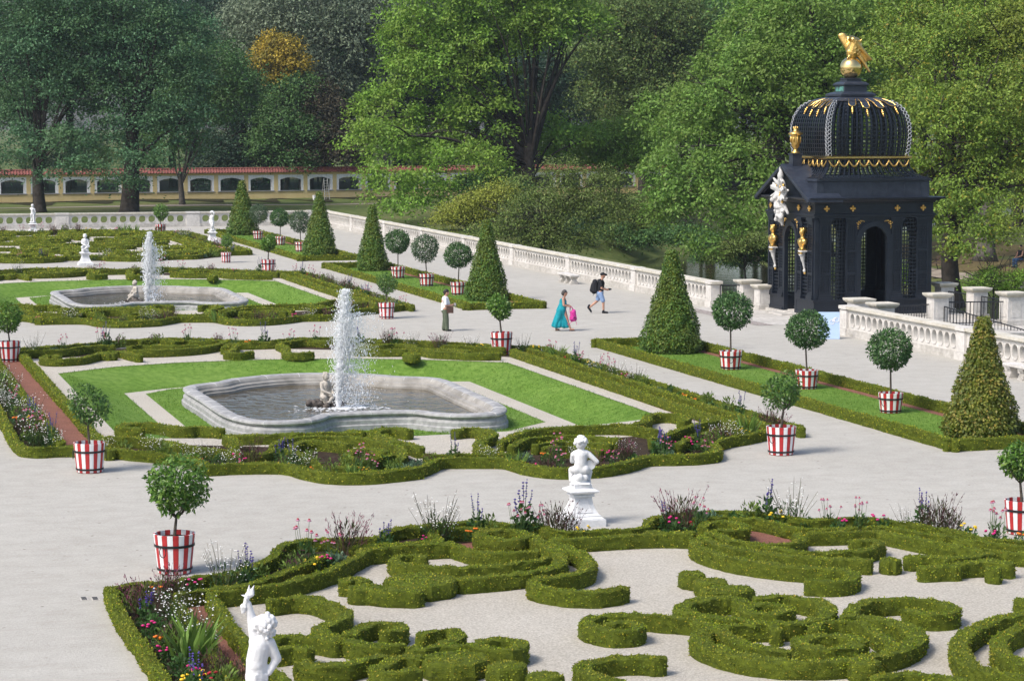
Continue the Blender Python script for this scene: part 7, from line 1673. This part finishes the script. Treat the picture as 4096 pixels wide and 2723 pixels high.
gl = MB(); gl.box((.155, -.045, 1.53), (.03, .05, .035)); gl.box((.155, .045, 1.53), (.03, .05, .035)); gl.build('sunglasses', M['blackc'], p)
bp = empty('backpack', (28.6, 88.9, 0), YAW); tag(bp, 'pink patterned backpack held in front of the turquoise dress', 'backpack')
b = MB(); b.cone_seg((.41, -.1, .78), .1, (.37, -.1, .5), .13, 12); b.cone_seg((.43, -.1, .72), .08, (.46, -.1, .48), .09, 10); b.box((.33, -.1, .62), (.1, .22, .3)); fuse(b, 'bag', M['pink'], bp, .016, 3)
s = MB(); s.tube([(.27, -.18, .955), (.34, -.17, .96), (.4, -.12, .84)], .022, 6); s.tube([(.27, -.17, .955), (.27, -.18, .8), (.3, -.14, .6)], .018, 6); s.tube([(.47, -.1, .5), (.52, -.1, .36), (.53, -.1, .25)], .01, 5); s.tube([(.36, -.12, .4), (.25, -.2, .3), (.15, -.24, .27)], .009, 5); s.build('straps', M['pink'], bp)
# man with black backpack: striding to the right
p = person(32.72, 96.5, 'man in black cap, black T-shirt and light denim shorts striding right, hands at his waist')
b = MB(); C = b.cone_seg; head(b, (.13, 0, 1.63), .1, (1, 0, 0)); C((.06, 0, 1.42), .062, (.11, 0, 1.55), .056)
C((.0, 0, .95), .14, (.04, 0, 1.3), .14); C((.03, -.15, 1.4), .06, (.03, .15, 1.4), .06)
for s in (-1, 1):
    C((.03, s * .2, 1.38), .056, (.06, s * .26, 1.1), .046); C((.06, s * .26, 1.1), .044, (.3, s * .12, 1.02), .033); hand(b, (.3, s * .12, 1.02), (1, -s * .5, .1), (0, -s, 0), 1.05, .9)
C((0, -.1, .92), .1, (.14, -.1, .5), .064); C((.14, -.1, .5), .06, (.15, -.1, .1), .042); C((.0, .1, .92), .1, (-.12, .1, .52), .064); C((-.12, .1, .52), .06, (-.46, .1, .24), .042)
fuse(b, 'body', M['skin'], p, .0115, 2)
d = MB(); d.cone_seg((.0, 0, .98), .155, (.04, 0, 1.3), .165, 16); d.cone_seg((.03, -.13, 1.38), .085, (.03, .13, 1.38), .085); 
for s in (-1, 1): d.cone_seg((.03, s * .19, 1.38), .075, (.045, s * .25, 1.2), .068)
fuse(d, 'shirt', M['blackc'], p, .016, 2)
d = MB(); d.cone_seg((0, 0, .86), .16, (0, 0, .98), .152, 16); d.cone_seg((0, -.09, .88), .125, (.12, -.1, .56), .1, 12); d.cone_seg((0, .09, .88), .125, (-.09, .1, .6), .1, 12); fuse(d, 'shorts', M['denim'], p, .016, 2)
for c0, c1, up in (((.13, -.1, .05), (.31, -.1, .04), .12), ((-.5, .1, .25), (-.38, .1, .07), .0)):
    s = MB(); s.cone_seg(c0, .055, c1, .045, 10); s.cone_seg(c0, .054, (c0[0] + (.02 if up else .04), c0[1], c0[2] + .08), .05, 10); fuse(s, 'shoe', M['blackc'], p, .012, 2)
s = MB(); s.ball((.115, 0, 1.69), (.115, .098, .085), 14, 9); s.cone_seg((.19, 0, 1.68), .06, (.28, 0, 1.665), .04, 10); fuse(s, 'cap', M['blackc'], p, .012, 2)
s = MB(); s.box((.4, 0, 1.04), (.09, .13, .08)); s.tube([(.44, 0, 1.04), (.5, 0, 1.04)], .03, 10); s.build('camera', M['blackc'], p)
bp = empty('backpack', (32.72, 96.5, 0), YAW); tag(bp, "large black backpack on the striding man's back", 'backpack')
b = MB(); b.cone_seg((-.22, 0, 1.36), .12, (-.25, 0, .98), .15, 14); b.cone_seg((-.3, 0, 1.25), .09, (-.34, 0, 1.0), .11, 12); b.box((-.2, 0, 1.17), (.14, .28, .46)); fuse(b, 'bag', M['blackc'], bp, .016, 3)
s = MB()
for q in (-1, 1): s.tube([(-.12, q * .12, 1.42), (.02, q * .13, 1.47), (.16, q * .13, 1.33), (.1, q * .17, 1.05), (-.12, q * .15, .98)], .02, 6)
s.tube([(-.27, .05, .9), (-.3, .06, .76)], .011, 5); s.build('straps', M['blackc'], bp)
# woman in white T-shirt with shoulder bag
p = person(24.1, 90.2, 'short-haired woman in white T-shirt and olive trousers standing with a brown shoulder bag')
b = MB(); C = b.cone_seg; head(b, (.06, 0, 1.53), .1, (1, 0, -.12)); C((.0, 0, 1.34), .062, (.04, 0, 1.45), .056); C((0, 0, .9), .15, (0, 0, 1.2), .15); C((0, -.15, 1.3), .06, (0, .15, 1.3), .06)
for s in (-1, 1):
    C((0, s * .2, 1.28), .058, (.03, s * .25, 1.02), .048); C((.03, s * .25, 1.02), .046, (.27, s * .12, 1.03), .034); hand(b, (.27, s * .12, 1.03), (1, -s * .6, .25), (0, -s, .2), 1, .8)
    C((0, s * .1, .9), .1, (.02 + s * -.03, s * .1, .48), .065); C((.02 + s * -.03, s * .1, .48), .06, (0 + s * -.06, s * .1, .08), .042)
fuse(b, 'body', M['skin'], p, .0115, 2)
h = MB(); h.ball((.04, 0, 1.58), (.108, .097, .095), 14, 10); h.ball((-.01, 0, 1.54), (.075, .085, .1), 12, 9); fuse(h, 'hair', M['hair_dk'], p, .014, 2)
d = MB(); d.cone_seg((0, 0, .88), .175, (.02, 0, 1.1), .175, 16); d.cone_seg((.02, 0, 1.1), .175, (0, 0, 1.27), .14, 16); d.cone_seg((0, -.14, 1.29), .085, (0, .14, 1.29), .085)
for s in (-1, 1): d.cone_seg((0, s * .2, 1.28), .075, (.02, s * .245, 1.1), .072)
fuse(d, 'shirt', M['whitec'], p, .016, 2)
d = MB(); d.cone_seg((0, 0, .82), .165, (0, 0, .9), .165, 16)
for s in (-1, 1): d.cone_seg((0, s * .09, .82), .12, (.02 - s * .03, s * .1, .46), .1, 12); d.cone_seg((.02 - s * .03, s * .1, .46), .098, (-s * .06, s * .1, .1), .088, 12)
fuse(d, 'trousers', M['olive'], p, .016, 2)
for s in (-1, 1): q = MB(); q.cone_seg((-.02 - s * .06, s * .1, .045), .046, (.15 - s * .06, s * .1, .04), .04, 10); fuse(q, 'shoe', M['blackc'], p, .012, 2)
ph = MB(); ph.box((.385, 0, 1.06), (.09, .05, .12)); ph.build('phone', M['sill'], p)
bp = empty('shoulder_bag', (24.1, 90.2, 0), YAW); tag(bp, 'brown leather shoulder bag hanging at the hip of the woman in white', 'bag')
b = MB(); b.box((.2, -.2, .86), (.26, .1, .26)); b.box((.2, -.255, .92), (.265, .02, .14)); b.build('pouch', M['brown'], bp)
s = MB(); s.tube([(.1, -.2, .98), (-.08, -.19, 1.15), (-.08, 0, 1.34), (.02, .14, 1.38), (.1, .15, 1.25), (.12, .17, 1.02)], .014, 6); s.build('strap', M['brown'], bp)
# visitor on a bench under the yellowing tree
p = person(68.6, 124.9, 'seated person in blue jeans half hidden by leaves at the right edge', R(190)); p.location.z = -.42
b = MB(); C = b.cone_seg; head(b, (.02, 0, 1.22), .1); C((0, 0, 1.02), .06, (.01, 0, 1.12), .055); C((0, 0, .5), .15, (-.02, 0, .9), .15); C((0, -.16, .98), .06, (0, .16, .98), .06)
for s in (-1, 1): C((0, s * .2, .96), .055, (.08, s * .24, .72), .046); C((.08, s * .24, .72), .044, (.3, s * .1, .62), .034); hand(b, (.3, s * .1, .62), (1, -s * .4, 0), (0, 0, -1))
fuse(b, 'body', M['skin'], p, .013, 2)
d = MB(); d.cone_seg((0, 0, .5), .17, (-.02, 0, .9), .17, 14); d.cone_seg((0, -.15, .96), .085, (0, .15, .96), .085); fuse(d, 'shirt', M['blackc'], p, .018, 2)
d = MB()
for s in (-1, 1): d.cone_seg((0, s * .1, .48), .11, (.42, s * .11, .48), .085, 12); d.cone_seg((.42, s * .11, .48), .083, (.42, s * .11, .08), .065, 12)
fuse(d, 'jeans', flat('blue_jeans', (.05, .1, .2), .85), p, .018, 2)
for s in (-1, 1): q = MB(); q.cone_seg((.42, s * .11, .04), .045, (.57, s * .11, .035), .04, 8); fuse(q, 'shoe', M['blackc'], p, .015, 1)
h = MB(); h.ball((.0, 0, 1.26), (.105, .095, .1), 12, 9); fuse(h, 'hair', M['hair_dk'], p, .015, 2)
M['wood'] = pmat('brown_bench_wood', [(.3, (.05, .032, .025)), (.7, (.1, .065, .05))], 6, .7, .2, 30, .3)
def park_bench(x, y, z, rz, label):
    r = empty('park_bench', (x, y, z), rz); tag(r, label, 'bench', 'wooden benches on the far bank')
    s = MB(); [s.box((dx, 0, .44), (.1, 1.8, .04)) for dx in (-.15, -.02, .11, .24)]; s.build('seat', M['wood'], r)
    s = MB(); [s.box((-.24 - .05 * k, 0, .58 + .13 * k), (.03, 1.8, .09)) for k in range(3)]; s.build('backrest', M['wood'], r)
    for q in (-.75, .75):
        l = MB(); l.tube([(.26, q, 0), (.22, q, .2), (.24, q, .42), (-.2, q, .42), (-.36, q, .88)], .03, 6); l.tube([(-.2, q, .42), (-.28, q, .2), (-.34, q, 0)], .03, 6); l.tube([(-.27, q, .62), (.0, q, .66), (.26, q, .62), (.24, q, .42)], .022, 6); l.build('iron_end', M['iron'], r)
park_bench(71.2, 140.3, float(terr(71.2, 140.3)), R(190), 'brown slatted park bench beside the path, just right of the pavilion')
park_bench(68.65, 124.9, -.42, R(190), 'brown park bench at the right edge with a seated person')
# light blue notice board beside the balustrade end
nb = empty('notice_board', (37.35, 82.7, 0), R(-16)); tag(nb, 'light blue notice board with white cycle sign leaning near the balustrade end', 'sign')
M['lblue'] = flat('light_blue_board', (.42, .56, .78), .5, .4, 0, .04)
tilt = Matrix.Rotation(R(-8), 3, 'X')
b = MB(); b.box((-.05, 0, .52), (.82, .03, 1.04), tilt); b.build('panel', M['lblue'], nb)
b = MB()
def wp(x, z): return (x - .05, -.02 - (z - .52) * -math.sin(R(8)) * -1 * -1 - .004, z)
def ring_(cx, cz, r): b.tube([(cx - .05 + r * math.cos(a), -.024 + math.sin(R(8)) * (cz + r * math.sin(a) - .52), cz + r * math.sin(a)) for a in np.linspace(0, 2 * PI, 17)[:-1]], .012, 4, closed=True)
ring_(.12, .66, .085); ring_(.3, .74, .085)
for (x0, z0, x1, z1) in ((.12, .66, .18, .8), (.18, .8, .26, .82), (.26, .82, .3, .74), (.18, .8, .2, .7), (.2, .7, .26, .82), (.12, .66, .2, .7)):
    b.tube([(x - .05, -.024 + math.sin(R(8)) * (z - .52), z) for x, z in ((x0, z0), (x1, z1))], .011, 4)
b.build('cycle_symbol', M['whitec'], nb)
b = MB(); b.tube([(-.3, .05, .9), (-.3, .35, 0)], .015, 5); b.tube([(.25, .05, .9), (.25, .35, 0)], .015, 5); b.build('rear_stand', M['sill'], nb)
# drain grates in the gravel walk
for k, (x, y) in enumerate(((4.47, 41.55), (4.66, 41.5))):
    gr_ = empty('drain_grate', (x, y, .003)); tag(gr_, ('left' if k == 0 else 'right') + ' one of two small slotted drain grates in the left gravel walk', 'drain', 'drain grates')
    b = MB(); b.box((0, 0, .002), (.13, .3, .008)); b.build('frame', M['stone_base'], gr_); b = MB(); [b.box((0, -.11 + .055 * j, .008), (.09, .022, .006)) for j in range(5)]; b.build('slots', M['iron'], gr_)

# thin summer air over the whole place
hm = bpy.data.materials.new('haze_air'); hm.use_nodes = True; hn = hm.node_tree; hn.nodes.clear()
ho = hn.nodes.new('ShaderNodeOutputMaterial'); hv = hn.nodes.new('ShaderNodeVolumePrincipled'); hv.inputs['Density'].default_value = HAZE; hv.inputs['Color'].default_value = (.8, .9, 1, 1); hv.inputs['Anisotropy'].default_value = .2
hn.links.new(hv.outputs[0], ho.inputs['Volume'])
mb = MB(); mb.bb(-950, 1050, -330, 1550, -5, 48); tag(mb.build('haze', hm), 'thin bluish summer haze in the air', 'haze', kind='stuff')
